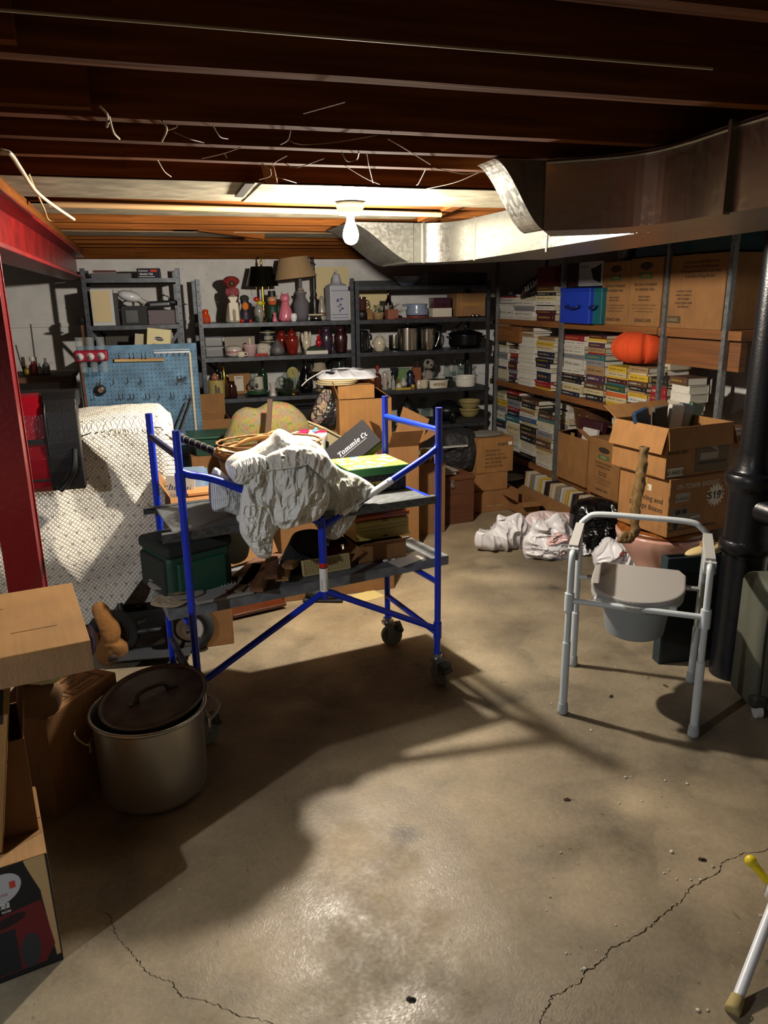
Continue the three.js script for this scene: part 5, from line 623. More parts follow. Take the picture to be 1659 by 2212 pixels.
{ // ---- shelf c, bottles and canisters
  const s = 'c', f = -6.1, b = -6.28;
  turn_('biscuit_canister', 'cream canister with a printed picture and figure on its lid', 'canister', 469, s, f, [[0.01, 0], [17, 0], [18, 3], [18, 38], [17, 40], [0.01, 40]], gloss(0x9c8e58), { add: (t) => { part('lid_figure', [sph(7.5 * K, -2 * K, 45 * K, 0, 1.1, 0.9, 1), sph(4 * K, -2 * K, 51 * K, 0)], gloss(0x8c5a48), t); const c = canvasTex(96, 96, (g, w) => { g.fillStyle = '#3a3526'; g.fillRect(26, 20, 20, 60); g.fillRect(50, 34, 22, 48); g.beginPath(); g.arc(36, 16, 9, 0, 7); g.fill(); g.beginPath(); g.arc(61, 30, 8, 0, 7); g.fill(); }); part('picture', new THREE.CylinderGeometry(18.3 * K, 18.3 * K, 28 * K, 20, 1, true, -0.6, 1.2).translate(0, 19 * K, 0), new THREE.MeshStandardMaterial({ map: c, transparent: true, roughness: 0.6 }), t, { keep: true }); } });
  turn_('gold_bottle', 'slim gold coloured bottle behind the cream canister', 'bottle', 487, s, -6.2, [[0.01, 0], [5, 0], [5, 40], [4, 50], [2, 55], [2, 66], [3, 67], [3, 72], [0.01, 72]], brass);
  turn_('dark_wine_bottle', 'dark clear necked wine bottle by the rack post', 'bottle', 473, s, -6.34, bottleP(9, 74), gloss(0x151310, 0.1));
  turn_('amber_jar', 'amber brown glass jar beside the gold bottle', 'jar', 501, s, -6.08, [[0.01, 0], [11, 0], [12, 3], [11.5, 24], [8, 30], [8, 36], [0.01, 36]], gloss(0x2a100c, 0.12));
  { const t = boxy('calendar_box', 'tan box with a white printed sheet on the shelf', 'box', 497, 543, 46, s, -6.3, 0.04, card(0x8a6a40)); print(t, 20 * K, 34 * K, [-2 * K, 24 * K, 0.022], [0, 0, 0], (g, w, h) => { g.fillStyle = '#b9b4a8'; g.fillRect(0, 0, w, h); lines(g, ['RISD'], w / 2, h * 0.2, w * 0.28, 1, '#444'); }, 64); }
  turn_('glass_plate', 'stack of green glass plates under the white mug', 'plate', 556, s, -6.14, [[0.01, 0], [16, 0], [27, 5], [28, 7], [22, 9], [25, 11], [20, 12], [0.01, 12]], m(0x24402a, 0.1, 0, { clearcoat: 0.6 }));
  turn_('beer_mug', 'white mug with a dark figure standing on green plates', 'mug', 560, s, -6.16, [[0.01, 12], [10, 12], [11, 16], [10.5, 38], [11, 41], [9, 41], [0.01, 38]], gloss(0xa8a696), { add: (t) => { part('handle', tor(8 * K, 1.8 * K, -13 * K, 26 * K, 0, 0), m(0x1d1d22, 0.5), t); part('badge', sph(5 * K, -4 * K, 22 * K, 9.5 * K, 0.9, 1.2, 0.3, 10), m(0x22201c, 0.6), t); } });
  turn_('green_bottle', 'green glass bottle behind the white mug', 'bottle', 571, s, -6.36, bottleP(10, 70), gloss(0x1a3020, 0.1)); turn_('clear_bottle', 'clear glass bottle behind the tan box', 'bottle', 548, s, -6.38, bottleP(9, 72), glass);
  turn_('bud_vase', 'slim white vase at the front of the lower shelf', 'vase', 590, s, -6.04, [[0.01, 0], [9, 0], [8, 3], [6, 8], [6, 22], [8.5, 29], [7.5, 29], [5, 22], [0.01, 10]], gloss(0xaaa8a2));
  turn_('snow_globe', 'small glass globe holding a white and black dog', 'ornament', 609, s, -6.14, [[0.01, 0], [9, 0], [10, 8], [8, 12], [0.01, 13]], m(0x2b2a24, 0.5), { body: 'base', add: (t) => { part('dog', [sph(7 * K, 0, 33 * K, 0, 1, 0.9, 0.9), sph(5 * K, 0, 24 * K, 0)], gloss(0xb5b0a6), t); part('ear', sph(3.5 * K, 6 * K, 33 * K, 3 * K, 0.8, 1.4, 0.8, 10), m(0x151515, 0.5), t); part('globe', sph(13 * K, 0, 26 * K, 0, 1, 1.1, 1), glass, t); } });
  { const t = thing('anniversary_clock', 'brass anniversary clock under a glass dome', 'clock', [sx(634, s, -6.1), SH.c, -6.1]); part('base', lathe([[0.01, 0], [14, 0], [14, 3], [11, 5], [0.01, 6]].map(([r, y]) => [r * K, y * K])), brass, t); part('column', [rod([-6 * K, 5 * K, 0], [-6 * K, 38 * K, 0], 0.002), rod([6 * K, 5 * K, 0], [6 * K, 38 * K, 0], 0.002)], brass, t); part('dial', at(cy(12.5 * K, 12.5 * K, 4 * K, 0, 0, 0, 32), 0, 49 * K, 2 * K, Math.PI / 2), m(0xb09a5c, 0.4, 0.3), t); part('hand', [at(bx(1 * K, 8 * K, 0.001), 0, 52 * K, 4.4 * K), at(bx(1 * K, 6 * K, 0.001), 2 * K, 47 * K, 4.4 * K, 0, 0, 0.8)], m(0x141210, 0.5), t); part('pendulum', sph(4 * K, 0, 12 * K, 0), brass, t); part('dome', lathe([[14.5, 4], [14.5, 55], [12, 66], [7, 71], [0.01, 73]].map(([r, y]) => [r * K, y * K])), glass, t); }
  turn_('black_jug', 'glossy black bulbous jug behind the clock', 'jug', 662, s, -6.2, [[0.01, 0], [14, 0], [17, 14], [16, 32], [9, 50], [5, 60], [6, 76], [4, 78], [0.01, 78]], gloss(0x0b0b0d, 0.08), { add: (t) => part('handle', tor(9 * K, 1.8 * K, 10 * K, 60 * K, 0, 0), gloss(0x0b0b0d, 0.08), t) });
  turn_('lampshade', 'plain beige lampshade stored on the lower shelf', 'lampshade', 690, s, -6.26, [[19, 46], [14, 80], [13.5, 80], [18.5, 46.5]], m(0x8c8470, 0.9, 0, { side: THREE.DoubleSide }), { body: 'shade', add: (t) => part('stand', [cy(2 * K, 2 * K, 60 * K, 0, 30 * K, 0), cy(12 * K, 13 * K, 6 * K, 0, 3 * K, 0)], m(0x4a3a28, 0.5), t) });
  turn_('glass_jar', 'wide dark glass jar beside the beige lampshade', 'jar', 735, s, -6.2, jarP(18, 76, 0.8), gloss(0x1a2022, 0.1));
  turn_('glass_dish', 'round green glass dish before the clock', 'dish', 618, s, -6.05, bowlP(15, 10), m(0x1d2a1a, 0.1, 0, { clearcoat: 0.6 }));
}
{ // ---- shelf d: cake stand and dark odds
  turn_('cake_stand', 'clear glass cake dome low on the rack', 'cake stand', 494, 'd', -6.12, [[0.01, 0], [12, 0], [4, 4], [3, 18], [20, 22], [20, 24], [16, 26], [14, 42], [6, 48], [3, 54], [0.01, 54]], glass);
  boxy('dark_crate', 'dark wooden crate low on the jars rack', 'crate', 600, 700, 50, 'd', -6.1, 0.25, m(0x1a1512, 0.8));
}
{ // ---- kitchenware rack, top
  const s = 'top';
  turn_('enamel_bowl', 'pale blue enamel bowl on the rack top', 'bowl', 880, s, -6.12, bowlP(30, 21), gloss(0x7a88a0));
  boxy('maroon_case', 'dark maroon case lying on top of the rack', 'case', 925, 1052, 28, s, -6.08, 0.3, m(0x1c0d12, 0.5), { add: (t, w, h, d) => part('edge_trim', bx(0.004, h, d, -w / 2 + 0.025, h / 2, 0.002), m(0x6a5a50, 0.5), t) });
  boxy('black_tray', 'flat black tray below the curved duct boot', 'tray', 775, 860, 12, s, -6.1, 0.3, m(0x14161a, 0.5));
  { const t = thing('carving_knife', 'knife with steel blade lying on the maroon case', 'knife', [sx(975, s, -6.15), SH.top + 28 * K, -6.17], -0.1); part('blade', bx(22 * K, 1.2 * K, 0.02, -10 * K, 2 * K, 0), steel, t); part('handle', [bx(14 * K, 3 * K, 0.02, 8 * K, 1.5 * K, 0, 0.003), bx(60 * K, 1.5 * K, 0.03, 30 * K, 0.8 * K, -0.02)], m(0x9a958a, 0.4, 0.5), t); }
}
{ // ---- kitchenware rack, shelf a
  const s = 'a';
  turn_('glass_tankard', 'brown glass tankard on a dark stand', 'tankard', 782, s, -6.14, [[0.01, 20], [9, 20], [10, 22], [9.5, 44], [10.5, 50], [9, 50], [8, 24], [0.01, 23]], gloss(0x3c1e18, 0.1), { add: (t) => { part('handle', tor(6 * K, 1.2 * K, 12 * K, 36 * K, 0, 0), gloss(0x3c1e18, 0.1), t); part('stand', lathe([[0.01, 0], [12, 0], [12, 14], [10, 20], [0.01, 20]].map(([r, y]) => [r * K, y * K])), m(0x141312, 0.5), t); } });
  { const a = sx(764, s, -6.42), b = sx(843, s, -6.42); solo('cream_backboard', 'cream panel leaning on the wall behind the tankard', 'board', bx(b - a, 0.25, 0.01, 0, 0.125, 0), m(0xc9ba8c, 0.85), [(a + b) / 2, SH.a, -6.43]); }
  boxy('tan_carton', 'small tan carton between the tankard and flowers', 'box', 788, 806, 22, s, -6.2, 0.08, card(0x8a6a48));
  { const t = thing('dried_flowers', 'dried flower arrangement in a small tan pot', 'flowers', [sx(818, s, -6.12), SH.a, -6.12]); part('pot', lathe([[0.01, 0], [10, 0], [13, 14], [11, 14], [0.01, 10]].map(([r, y]) => [r * K, y * K])), m(0x8a6f4e, 0.8), t); const gs = [[], []]; for (let i = 0; i < 34; i++) gs[i % 2].push(sph(rr(1.6, 3.4) * K, rr(-11, 11) * K, rr(12, 34) * K, rr(-8, 8) * K, 1, 0.8, 1, 8)); part('blossom', gs[0], m(0x8e8f78, 0.9), t); part('leaf_tuft', gs[1], m(0x5a5f3e, 0.9), t); }
  boxy('terracotta_pot', 'square terracotta planter with dry twigs', 'planter', 838, 861, 22, s, -6.06, 0.08, m(0x7e4a38, 0.85), { add: (t, w, h) => { const g = []; for (let i = 0; i < 16; i++) g.push(rod([rr(-0.03, 0.03), h, 0], [rr(-0.06, 0.06), h + rr(0.02, 0.05), rr(-0.04, 0.04)], 0.0014, 5)); part('twigs', g, m(0x3a2a20, 0.9), t); } });
  turn_('wine_bottle', 'dark wine bottle with a white label behind the planter', 'bottle', 839, s, -6.3, bottleP(8, 64), gloss(0x140c0c, 0.1), { add: (t) => part('paper_label', lathe([[8.15 * K, 14 * K], [8.15 * K, 30 * K]], 24), m(0xa9a296, 0.8), t) });
  boxy('dark_box', 'small dark box beside the wine bottle', 'box', 824, 846, 40, s, -6.32, 0.05, m(0x1a100e, 0.7));
  turn_('bed_pan', 'pale blue enamel basin with a red rim band', 'basin', 901, s, -6.14, [[0.01, 2], [20, 2], [25, 8], [26, 16], [22, 28], [25, 32], [23, 33], [19, 28], [0.01, 8]], gloss(0x76839a), { add: (t) => { part('red_foot', lathe([[24 * K, 3 * K], [25.5 * K, 8 * K], [22 * K, 2 * K]], 28), m(0x7a3a34, 0.5), t); part('spout', sph(9 * K, -24 * K, 30 * K, 0, 1.5, 0.35, 0.9), gloss(0x76839a), t); } });
  boxy('red_cloth', 'folded dark red cloth under the blue basin', 'cloth', 855, 990, 2.5, s, -6.03, 0.16, m(0x4a1f20, 0.9));
  boxy('white_box', 'plain white box under the maroon one', 'box', 935, 976, 20, s, -6.08, 0.12, m(0xb5b0a2, 0.8), { y: 2.6 }); boxy('maroon_box', 'shiny maroon box on the plain white box', 'box', 936, 974, 23, s, -6.09, 0.11, gloss(0x30090c), { y: 22.7 });
  { const t = boxy('taped_carton', 'greyish taped carton at the end of the kitchenware rack', 'cardboard box', 986, 1048, 52, s, -6.1, 0.22, card(0x6e5a44), { y: 2.6 }); part('tape', bx(62 * K, 8 * K, 0.001, 0, 27 * K, 0.1112), tapeM, t); part('tape', bx(0.012, 52 * K, 0.001, -25 * K, 26 * K, 0.1115), tapeM, t); }
  solo('glass_dome', 'clear glass lid on top of the taped carton', 'lid', sph(14 * K, 0, 0, 0, 1.1, 0.45, 1), glass, [sx(1010, s, -6.2), SH.a + 54.7 * K + 0.002, -6.2]);
  for (const [px, lab] of [[1021, 'short steel shaker by the taped carton'], [1030, 'steel salt shaker beside the short one']]) turn_('shaker', lab, 'shaker', px, s, -6.03, [[0.01, 0], [4, 0], [4, 6], [3, 8], [0.01, 8.5]], steel);
}
{ // ---- kitchenware rack, shelf b: pots
  const s = 'b';
  turn_('black_canister', 'tall glossy black canister by the centre rack post', 'canister', 783, s, -6.1, [[0.01, 0], [14, 0], [14.5, 2], [14.5, 44], [12, 48], [0.01, 49]], gloss(0x0c0d0f, 0.1));
  turn_('coffee_grinder', 'small chrome and black grinder beside the teapot', 'grinder', 799, s, -6.14, [[0.01, 0], [6, 0], [6, 10], [4, 12], [6, 22], [6, 36], [4, 38], [0.01, 40]], m(0x23242a, 0.3, 0.6));
  turn_('teapot', 'round white teapot with a small floral spray', 'teapot', 820, s, -6.1, [[0.01, 0], [9, 0], [10, 2], [15, 12], [15, 22], [11, 29], [10, 30], [7, 34], [2, 36], [2.4, 39], [0.01, 40]], gloss(0xb2aa98), { add: (t) => { part('spout', tube([[-14 * K, 10 * K, 0], [-19 * K, 16 * K, 0], [-20 * K, 26 * K, 0]], 3 * K, 14, 8), gloss(0xb2aa98), t); part('handle', tor(6.5 * K, 1.6 * K, 15 * K, 20 * K, 0, 0), gloss(0xb2aa98), t); part('spray', sph(4 * K, 3 * K, 17 * K, 13 * K, 1.2, 0.6, 0.4, 8), m(0x8a5a44, 0.8), t); } });
  turn_('stock_pot_small', 'tall polished steel pot with lid knob', 'pot', 881, s, -6.12, [[0.01, 0], [25, 0], [25.5, 2], [25, 50], [26, 51], [24, 53], [10, 56], [3, 57], [3, 60], [5, 63], [0.01, 65]], steel);
  turn_('steam_kettle', 'small steel pan behind the polished pot', 'pan', 852, s, -6.2, cupP(13, 34), steel);
  turn_('water_pitcher', 'polished steel pitcher with a curved handle', 'pitcher', 923, s, -6.06, [[0.01, 0], [14, 0], [15, 2], [17, 22], [16, 40], [18, 49], [17, 49], [14, 38], [0.01, 10]], steel, { add: (t) => part('handle', tube([[15 * K, 40 * K, 4 * K], [26 * K, 43 * K, 4 * K], [27 * K, 28 * K, 4 * K], [19 * K, 8 * K, 4 * K]], 1.7 * K, 24, 8), steel, t) });
  turn_('black_pot', 'black lidded pot behind the polished pitcher', 'pot', 925, s, -6.32, [[0.01, 0], [30, 0], [31, 40], [33, 52], [10, 57], [0.01, 57]], m(0x121419, 0.4));
  { const t = turn_('electric_skillet', 'wide dark electric skillet with a glass lid', 'skillet', 1005, s, -6.18, [[0.01, 4], [38, 4], [41, 10], [40, 30], [43, 33], [30, 38], [10, 41], [0.01, 42]], m(0x232426, 0.25, 0.8)); part('knob', lathe([[0.01, 42], [4, 42], [3, 47], [6, 50], [5, 54], [0.01, 55]].map(([r, y]) => [r * K, y * K])), m(0x15161a, 0.3), t); part('handle', [tube([[-41 * K, 24 * K, 12 * K], [-49 * K, 27 * K, 4 * K], [-41 * K, 24 * K, -8 * K]], 2 * K, 16, 6), tube([[41 * K, 24 * K, 12 * K], [49 * K, 27 * K, 4 * K], [41 * K, 24 * K, -8 * K]], 2 * K, 16, 6)], m(0x101114, 0.5), t); part('foot', [cy(3 * K, 3 * K, 5 * K, -25 * K, 2.5 * K, 16 * K, 8), cy(3 * K, 3 * K, 5 * K, 25 * K, 2.5 * K, 16 * K, 8), cy(3 * K, 3 * K, 5 * K, 0, 2.5 * K, -25 * K, 8)], m(0x101114, 0.5), t); }
  boxy('white_carton', 'white printed carton behind the skillet handle', 'box', 952, 972, 34, s, -6.34, 0.08, m(0x9c9ea6, 0.8));
  boxy('baking_tray', 'stack of grey trays behind the black canister', 'tray', 772, 800, 62, s, -6.36, 0.05, m(0x6a6a6c, 0.5, 0.4));
}
{ // ---- kitchenware rack, shelf c
  const s = 'c', f = -6.1;
  turn_('brown_bottle', 'brown glass bottle with a red cap by the white papers', 'bottle', 816, s, -6.16, bottleP(9, 52), gloss(0x4a2416, 0.12), { add: (t) => part('cap', cy(5 * K, 5 * K, 10 * K, 0, 50 * K, 0, 12), m(0x7a2018, 0.4), t) });
  turn_('china_figure', 'small white china figure with painted trim', 'figurine', 832, s, -6.12, [[0.01, 0], [8, 0], [5, 12], [8, 20], [5, 30], [6, 36], [3, 42], [0.01, 43]], gloss(0x9c9088)); turn_('china_column', 'white china column behind the bottles', 'ornament', 842, s, -6.2, [[0.01, 0], [6, 0], [4, 4], [4, 36], [7, 40], [0.01, 41]], gloss(0xa8a49c));
  turn_('dark_glass_goblet', 'dark smoked glass goblet behind the small bottles', 'goblet', 852, s, -6.3, [[0.01, 0], [7, 0], [1.6, 3], [1.6, 20], [9, 28], [10, 44], [9, 44], [0.01, 26]], gloss(0x23262c, 0.1));
  turn_('perfume_bottle', 'round white glass bottle with a gold stopper', 'bottle', 862, s, -6.05, [[0.01, 0], [6, 0], [7.5, 6], [6, 13], [3, 16], [0.01, 16]], gloss(0xaaa89c), { add: (t) => part('stopper', cy(2.4 * K, 2.4 * K, 9 * K, 0, 20 * K, 0, 12), m(0x8a6a2a, 0.3, 0.6), t) });
  turn_('slim_bottle', 'slim clear bottle beside the round white one', 'bottle', 850, s, -6.06, bottleP(4.5, 34), gloss(0x8d9088, 0.1));
  boxy('green_box', 'pale green box behind the small bottles', 'box', 860, 890, 40, s, -6.34, 0.06, m(0x5f7a4c, 0.7)); boxy('yellow_tray', 'long shallow yellow tray under the small bottles', 'tray', 856, 893, 5, s, -6.02, 0.05, m(0xa38a2c, 0.5));
  turn_('china_bird', 'white china bird beside the blue figurine', 'figurine', 872, s, -6.1, [[0.01, 6], [8, 6], [9, 12], [5, 20], [3, 26], [0.01, 27]], gloss(0xa09c90)); turn_('blue_figurine', 'navy blue glazed figurine among the bottles', 'figurine', 886, s, -6.14, [[0.01, 0], [10, 0], [11, 14], [7, 28], [9, 34], [4, 40], [0.01, 42]], gloss(0x101a36));
  turn_('gold_tin', 'small gold tin beside the white mug', 'tin', 892, s, -6.02, [[0.01, 0], [5.5, 0], [5.5, 12], [0.01, 12.5]], m(0x8f7a3c, 0.4, 0.5)); turn_('white_mug', 'plain white mug beside the printed casserole', 'mug', 916, s, -6.04, cupP(9, 20), gloss(0xb4ac98), { add: (t) => part('handle', tor(5 * K, 1.4 * K, -10 * K, 10 * K, 0, 0), gloss(0xb4ac98), t) });
  turn_('salt_cellar', 'small white jug between the tin and the mug', 'jug', 905, s, -6.05, jarP(6, 20, 0.7), gloss(0xb0a698));
  turn_('storage_jar', 'dark glass storage jar behind the orange box', 'jar', 902, s, -6.32, jarP(9, 58, 0.9), gloss(0x2a241c, 0.1)); boxy('orange_box', 'small orange box before the storage jar', 'box', 893, 910, 44, s, -6.26, 0.05, m(0x7c4424, 0.7));
  { const t = thing('plush_dog', 'white plush dog with black ears on the shelf', 'plush toy', [sx(925, s, -6.24), SH.c, -6.24]), wf = mm(0x9e968a, 1, 20), bf = m(0x121212, 1); part('body', [sph(14 * K, 0, 20 * K, 0, 1, 1.3, 0.9), sph(7 * K, -10 * K, 8 * K, 8 * K, 1, 1, 1.3), sph(7 * K, 10 * K, 8 * K, 8 * K, 1, 1, 1.3), sph(6 * K, -13 * K, 28 * K, 5 * K), sph(6 * K, 13 * K, 28 * K, 5 * K)], wf, t); part('head', [sph(14 * K, 0, 52 * K, 0, 1.05, 0.9, 0.95), sph(7 * K, 0, 48 * K, 11 * K)], wf, t); part('ear', [sph(8 * K, -14 * K, 56 * K, 0, 0.7, 1.2, 0.6), sph(8 * K, 14 * K, 56 * K, 0, 0.7, 1.2, 0.6)], bf, t); part('eye_patch', sph(5 * K, -5 * K, 56 * K, 11 * K, 1, 1, 0.4, 10), bf, t); part('nose', sph(2.4 * K, 0, 50 * K, 18 * K, 1, 1, 1, 8), bf, t); }
  { const t = thing('casserole_dish', 'white rectangular casserole printed with vegetables', 'casserole', [sx(946, s, -6.06), SH.c, -6.08]), w = 42 * K, h = 19 * K; const gg = new THREE.CylinderGeometry(w * 0.5 * 1.414, w * 0.46 * 1.414, h, 4, 1); gg.rotateY(Math.PI / 4); gg.scale(1, 1, 0.8); part('dish', [gg.translate(0, h / 2, 0), bx(w * 1.2, 2 * K, w * 0.5, 0, h - K, 0, 0.002)], gloss(0xc2beb2), t); print(t, w * 0.8, h * 0.55, [0, h * 0.5, w * 0.39], [-0.04, 0, 0], (g, W, H) => { for (let i = 0; i < 16; i++) { g.fillStyle = ['#55602a', '#a0401e', '#80752e', '#6a4a2a'][i % 4]; g.beginPath(); g.ellipse(W * (0.08 + i * 0.056), H * (0.5 + 0.25 * Math.sin(i * 2)), 8, 5, i, 0, 7); g.fill(); } }, 128); }
  turn_('roasting_pot', 'white enamel pot with a flared rim', 'pot', 1005, s, -6.06, [[0.01, 0], [22, 0], [23, 2], [25, 14], [25, 22], [29, 25], [24, 25], [21, 4], [0.01, 3]], gloss(0xc6c4bc), { add: (t) => part('handle', [bx(8 * K, 2 * K, 10 * K, -29 * K, 24 * K, 0, 0.002), bx(8 * K, 2 * K, 10 * K, 29 * K, 24 * K, 0, 0.002)], gloss(0xc6c4bc), t) });
  turn_('glass_cookie_jar', 'large clear glass jar behind the white enamel pot', 'jar', 995, s, -6.26, jarP(22, 58, 0.85), glass); turn_('mason_jar', 'clear mason jar beside the plush dog', 'jar', 965, s, -6.2, jarP(8, 52, 0.85), glass); turn_('jam_jar', 'clear jam jar before the plush dog', 'jar', 940, s, -6.12, jarP(7, 36, 0.85), glass);
  boxy('black_radio', 'small black box between the two white dishes', 'box', 967, 978, 22, s, -6.1, 0.06, m(0x101114, 0.5));
}
{ // ---- kitchenware rack, shelf d
  const s = 'd';
  for (const [y, lab, k] of [[0, 'lower cream banded mixing bowl of the pair', 1], [19, 'upper cream banded mixing bowl of the pair', 1.03]]) { const t = thing('mixing_bowl', lab, 'bowl', [sx(1015, s, -6.1), SH.d + (y + 10) * K, -6.12]); part('bowl', lathe([[0.01, 0], [15, 0], [17, 1], [22, 8], [25, 17], [26, 19], [26, 21], [24, 21], [20, 8], [0.01, 3]].map(([r, v]) => [r * k * K, v * K])), gloss(0x8d8054), t); part('band', lathe([[24.4 * k * K, 14 * K], [25.4 * k * K, 17 * K]], 28), m(0x6a5c34, 0.5), t); }
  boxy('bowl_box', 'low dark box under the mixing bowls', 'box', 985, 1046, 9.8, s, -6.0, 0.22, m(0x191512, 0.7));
  turn_('roasting_pan', 'large black roasting pan beside the mixing bowls', 'pan', 966, s, -6.25, [[0.01, 0], [34, 0], [36, 22], [38, 30], [24, 44], [8, 50], [0.01, 50]], m(0x111316, 0.35, 0.3));
  turn_('oil_bottle', 'small dark bottle before the roasting pan', 'bottle', 977, s, -6.03, bottleP(7, 36), gloss(0x0c0c10, 0.1));
  for (const [px, y, lab] of [[885, 0, 'white china plate stack low on the rack'], [908, 0, 'ivory cup and saucer set low on the rack'], [868, 0, 'floral china plate stack low on the rack']]) turn_('china_plates', lab, 'plate', px, s, -6.02 - (px % 7) * 0.006, px === 908 ? [[0.01, 0], [16, 0], [18, 3], [8, 4], [9, 12], [12, 18], [11, 18], [7, 8], [0.01, 7]] : [[0.01, 0], [10, 0], [15, 4], [15, 8], [12, 9], [13, 12], [9, 14], [12, 20], [11, 20], [7, 14], [0.01, 13]], gloss(0xaaa48c));
  turn_('glass_pitcher', 'clear glass pitcher low on the kitchenware rack', 'pitcher', 915, s, -6.25, jarP(15, 56, 0.8), glass); turn_('dark_kettle', 'dark covered kettle low on the rack', 'kettle', 880, s, -6.3, [[0.01, 0], [24, 0], [26, 20], [20, 44], [4, 52], [0.01, 60]], m(0x15130f, 0.4));
}
{ // ---- narrow rack contents
  const on = (px, py, z) => onZ(px, py, z), z = -6.08;
  const bb = (name, label, cat, px0, px1, pyt, pyb, y, mat, d = 0.15, turn = 0) => { const f = FB(px0, px1, pyt, pyb, z); const t = thing(name, label, cat, [f.x, y, z - d / 2], turn); part('body', bx(f.w, f.h, d, 0, f.h / 2, 0, 0.003), mat, t); return [t, f]; };
  const [cp, cf] = bb('cream_case', 'cream panelled case standing on the narrow rack', 'case', 197, 246, 621, 700, yA1, m(0xaeb0b2, 0.6), 0.2); part('inset_panel', bx(cf.w * 0.82, cf.h * 0.86, 0.004, -0.006, cf.h * 0.53, 0.101, 0.001), m(0xbfae88, 0.8), cp);
  const [db] = bb('dark_device', 'dark device standing behind the cream case', 'device', 246, 256, 630, 700, yA1, m(0x18191c, 0.6), 0.2);
  { const t = thing('studio_lamp', 'white oval reflector lamp lying over the black bag', 'lamp', [on(280, 640, -6.12).x, yA1 + 0.175, -6.12]); part('reflector', at(sph(0.085, 0, 0, 0, 1, 0.48, 0.7), 0.0, 0.03, 0, 0, 0, -0.25), gloss(0xc6c8cc), t); part('arm', rod([0.05, 0.01, 0], [0.16, -0.045, 0.0], 0.02), m(0x9c9a94, 0.5), t); part('stalk', rod([0.02, 0.0, -0.06], [0.02, -0.175, -0.08], 0.008), m(0x33353a, 0.5), t); part('foot', cy(0.05, 0.05, 0.01, 0.02, -0.17, -0.08), m(0x33353a, 0.5), t); }
  { const [t, f] = bb('camera_bag', 'black camera bag with a grey screen panel', 'bag', 262, 318, 656, 697, yA1, m(0x0f1013, 0.7), 0.16); part('pocket', bx(f.w * 0.5, f.h * 0.7, 0.01, -0.02, f.h * 0.45, 0.084, 0.003), m(0x23252c, 0.4), t); part('strap', tube([[-0.1, 0.12, 0.05], [-0.06, 0.17, 0.06], [0.04, 0.16, 0.06], [0.1, 0.06, 0.08]], 0.006, 24, 6), m(0x0c0d10, 0.8), t); }
  { const t = thing('hand_vacuum', 'grey and black hand vacuum with a pointed nozzle', 'vacuum', [on(350, 690, z).x, yA1 + 0.115, -6.07]); part('body', at(bxr(0.17, 0.05, 0.08, 0.02), -0.01, 0.03, 0, 0, 0, 0.04), m(0x2a2c33, 0.3), t); part('nozzle', at(new THREE.ConeGeometry(0.028, 0.15, 14), 0.13, 0.035, 0, 0, 0, -Math.PI / 2 - 0.15), m(0x0d0e10, 0.5), t); part('cord', tube([[-0.02, 0.05, 0.02], [0.02, 0.09, 0.03], [0.06, 0.08, 0.02], [0.05, 0.05, 0.04], [0.0, 0.07, 0.05], [0.03, 0.1, 0.0]], 0.004, 40, 6), m(0x0c0c0c, 0.6), t); }
  bb('pink_grey_box', 'dusky grey box under the hand vacuum', 'box', 320, 378, 667, 698, yA1, m(0x5c5157, 0.7), 0.14);
  { const [t, f] = bb('air_gun_box', 'navy printed model box on the rack top', 'box', 296, 347, 576, 598, yA0, m(0x17182a, 0.5), 0.12, -0.05); print(t, f.w * 0.96, f.h * 0.9, [0, f.h / 2, 0.0612], [0, 0, 0], (g, w, h) => { g.fillStyle = '#17182a'; g.fillRect(0, 0, w, h); lines(g, ['Crosman'], w * 0.06, h * 0.32, h * 0.24, 1, '#d8d6cf', 'left'); lines(g, ['Model 766'], w * 0.1, h * 0.68, h * 0.3, 1, '#d8d6cf', 'left'); g.fillStyle = '#b43a28'; g.fillRect(w * 0.58, h * 0.1, w * 0.3, h * 0.26); g.fillStyle = '#c9c4b8'; g.fillRect(w * 0.06, h * 0.82, w * 0.7, h * 0.07); }, 160); }
  bb('flat_grey_case', 'flat dark grey case lying on the rack top', 'case', 196, 284, 588, 600, yA0, m(0x35383e, 0.5), 0.25);
  bb('wooden_ruler', 'thin reddish wooden slat on the flat grey case', 'wood', 200, 250, 583, 587.5, yA0 + 0.0432, wood(0x5c2a1a), 0.06);
  bb('dark_toolbox', 'dark toolbox on the lower shelf behind the pegboard', 'toolbox', 228, 312, 722, 760, yA2, m(0x35302b, 0.7), 0.25); bb('brown_parcel', 'small brown parcel beside the dark toolbox', 'box', 232, 272, 742, 760, yA2, card(0x6e4e30), 0.05);
  { const t = thing('logo_carton', 'cream carton with an oval logo leaning above the pegboard', 'cardboard box', [on(341, 740, -5.9).x, onZ(341, 760, -5.7).y, -5.7], -0.1); t.position.x = on(341, 740, -5.7).x; t.rotation.z = -0.13; part('body', bx(0.16, 0.16, 0.09, 0, 0.08, 0, 0.003), m(0xc2b990, 0.8), t); part('flap', at(bx(0.1, 0.12, 0.003), -0.12, 0.05, -0.02, 0, 0.5), m(0x9c9680, 0.8), t); print(t, 0.15, 0.15, [0, 0.08, 0.0462], [0, 0, 0], (g, w, h) => { g.fillStyle = '#1f2440'; g.beginPath(); g.ellipse(w * 0.52, h * 0.42, w * 0.2, h * 0.09, 0.1, 0, 7); g.fill(); lines(g, ['Honeywell'], w * 0.52, h * 0.44, h * 0.07, 1, '#d8d0b0'); g.fillStyle = '#55503c'; for (let i = 0; i < 9; i++) g.fillRect(w * (0.24 + i * 0.035), h * 0.66, i % 2 ? 2 : 4, h * 0.2); g.fillStyle = '#b5a33c'; g.fillRect(0, h * 0.93, w, h * 0.05); }, 128); }
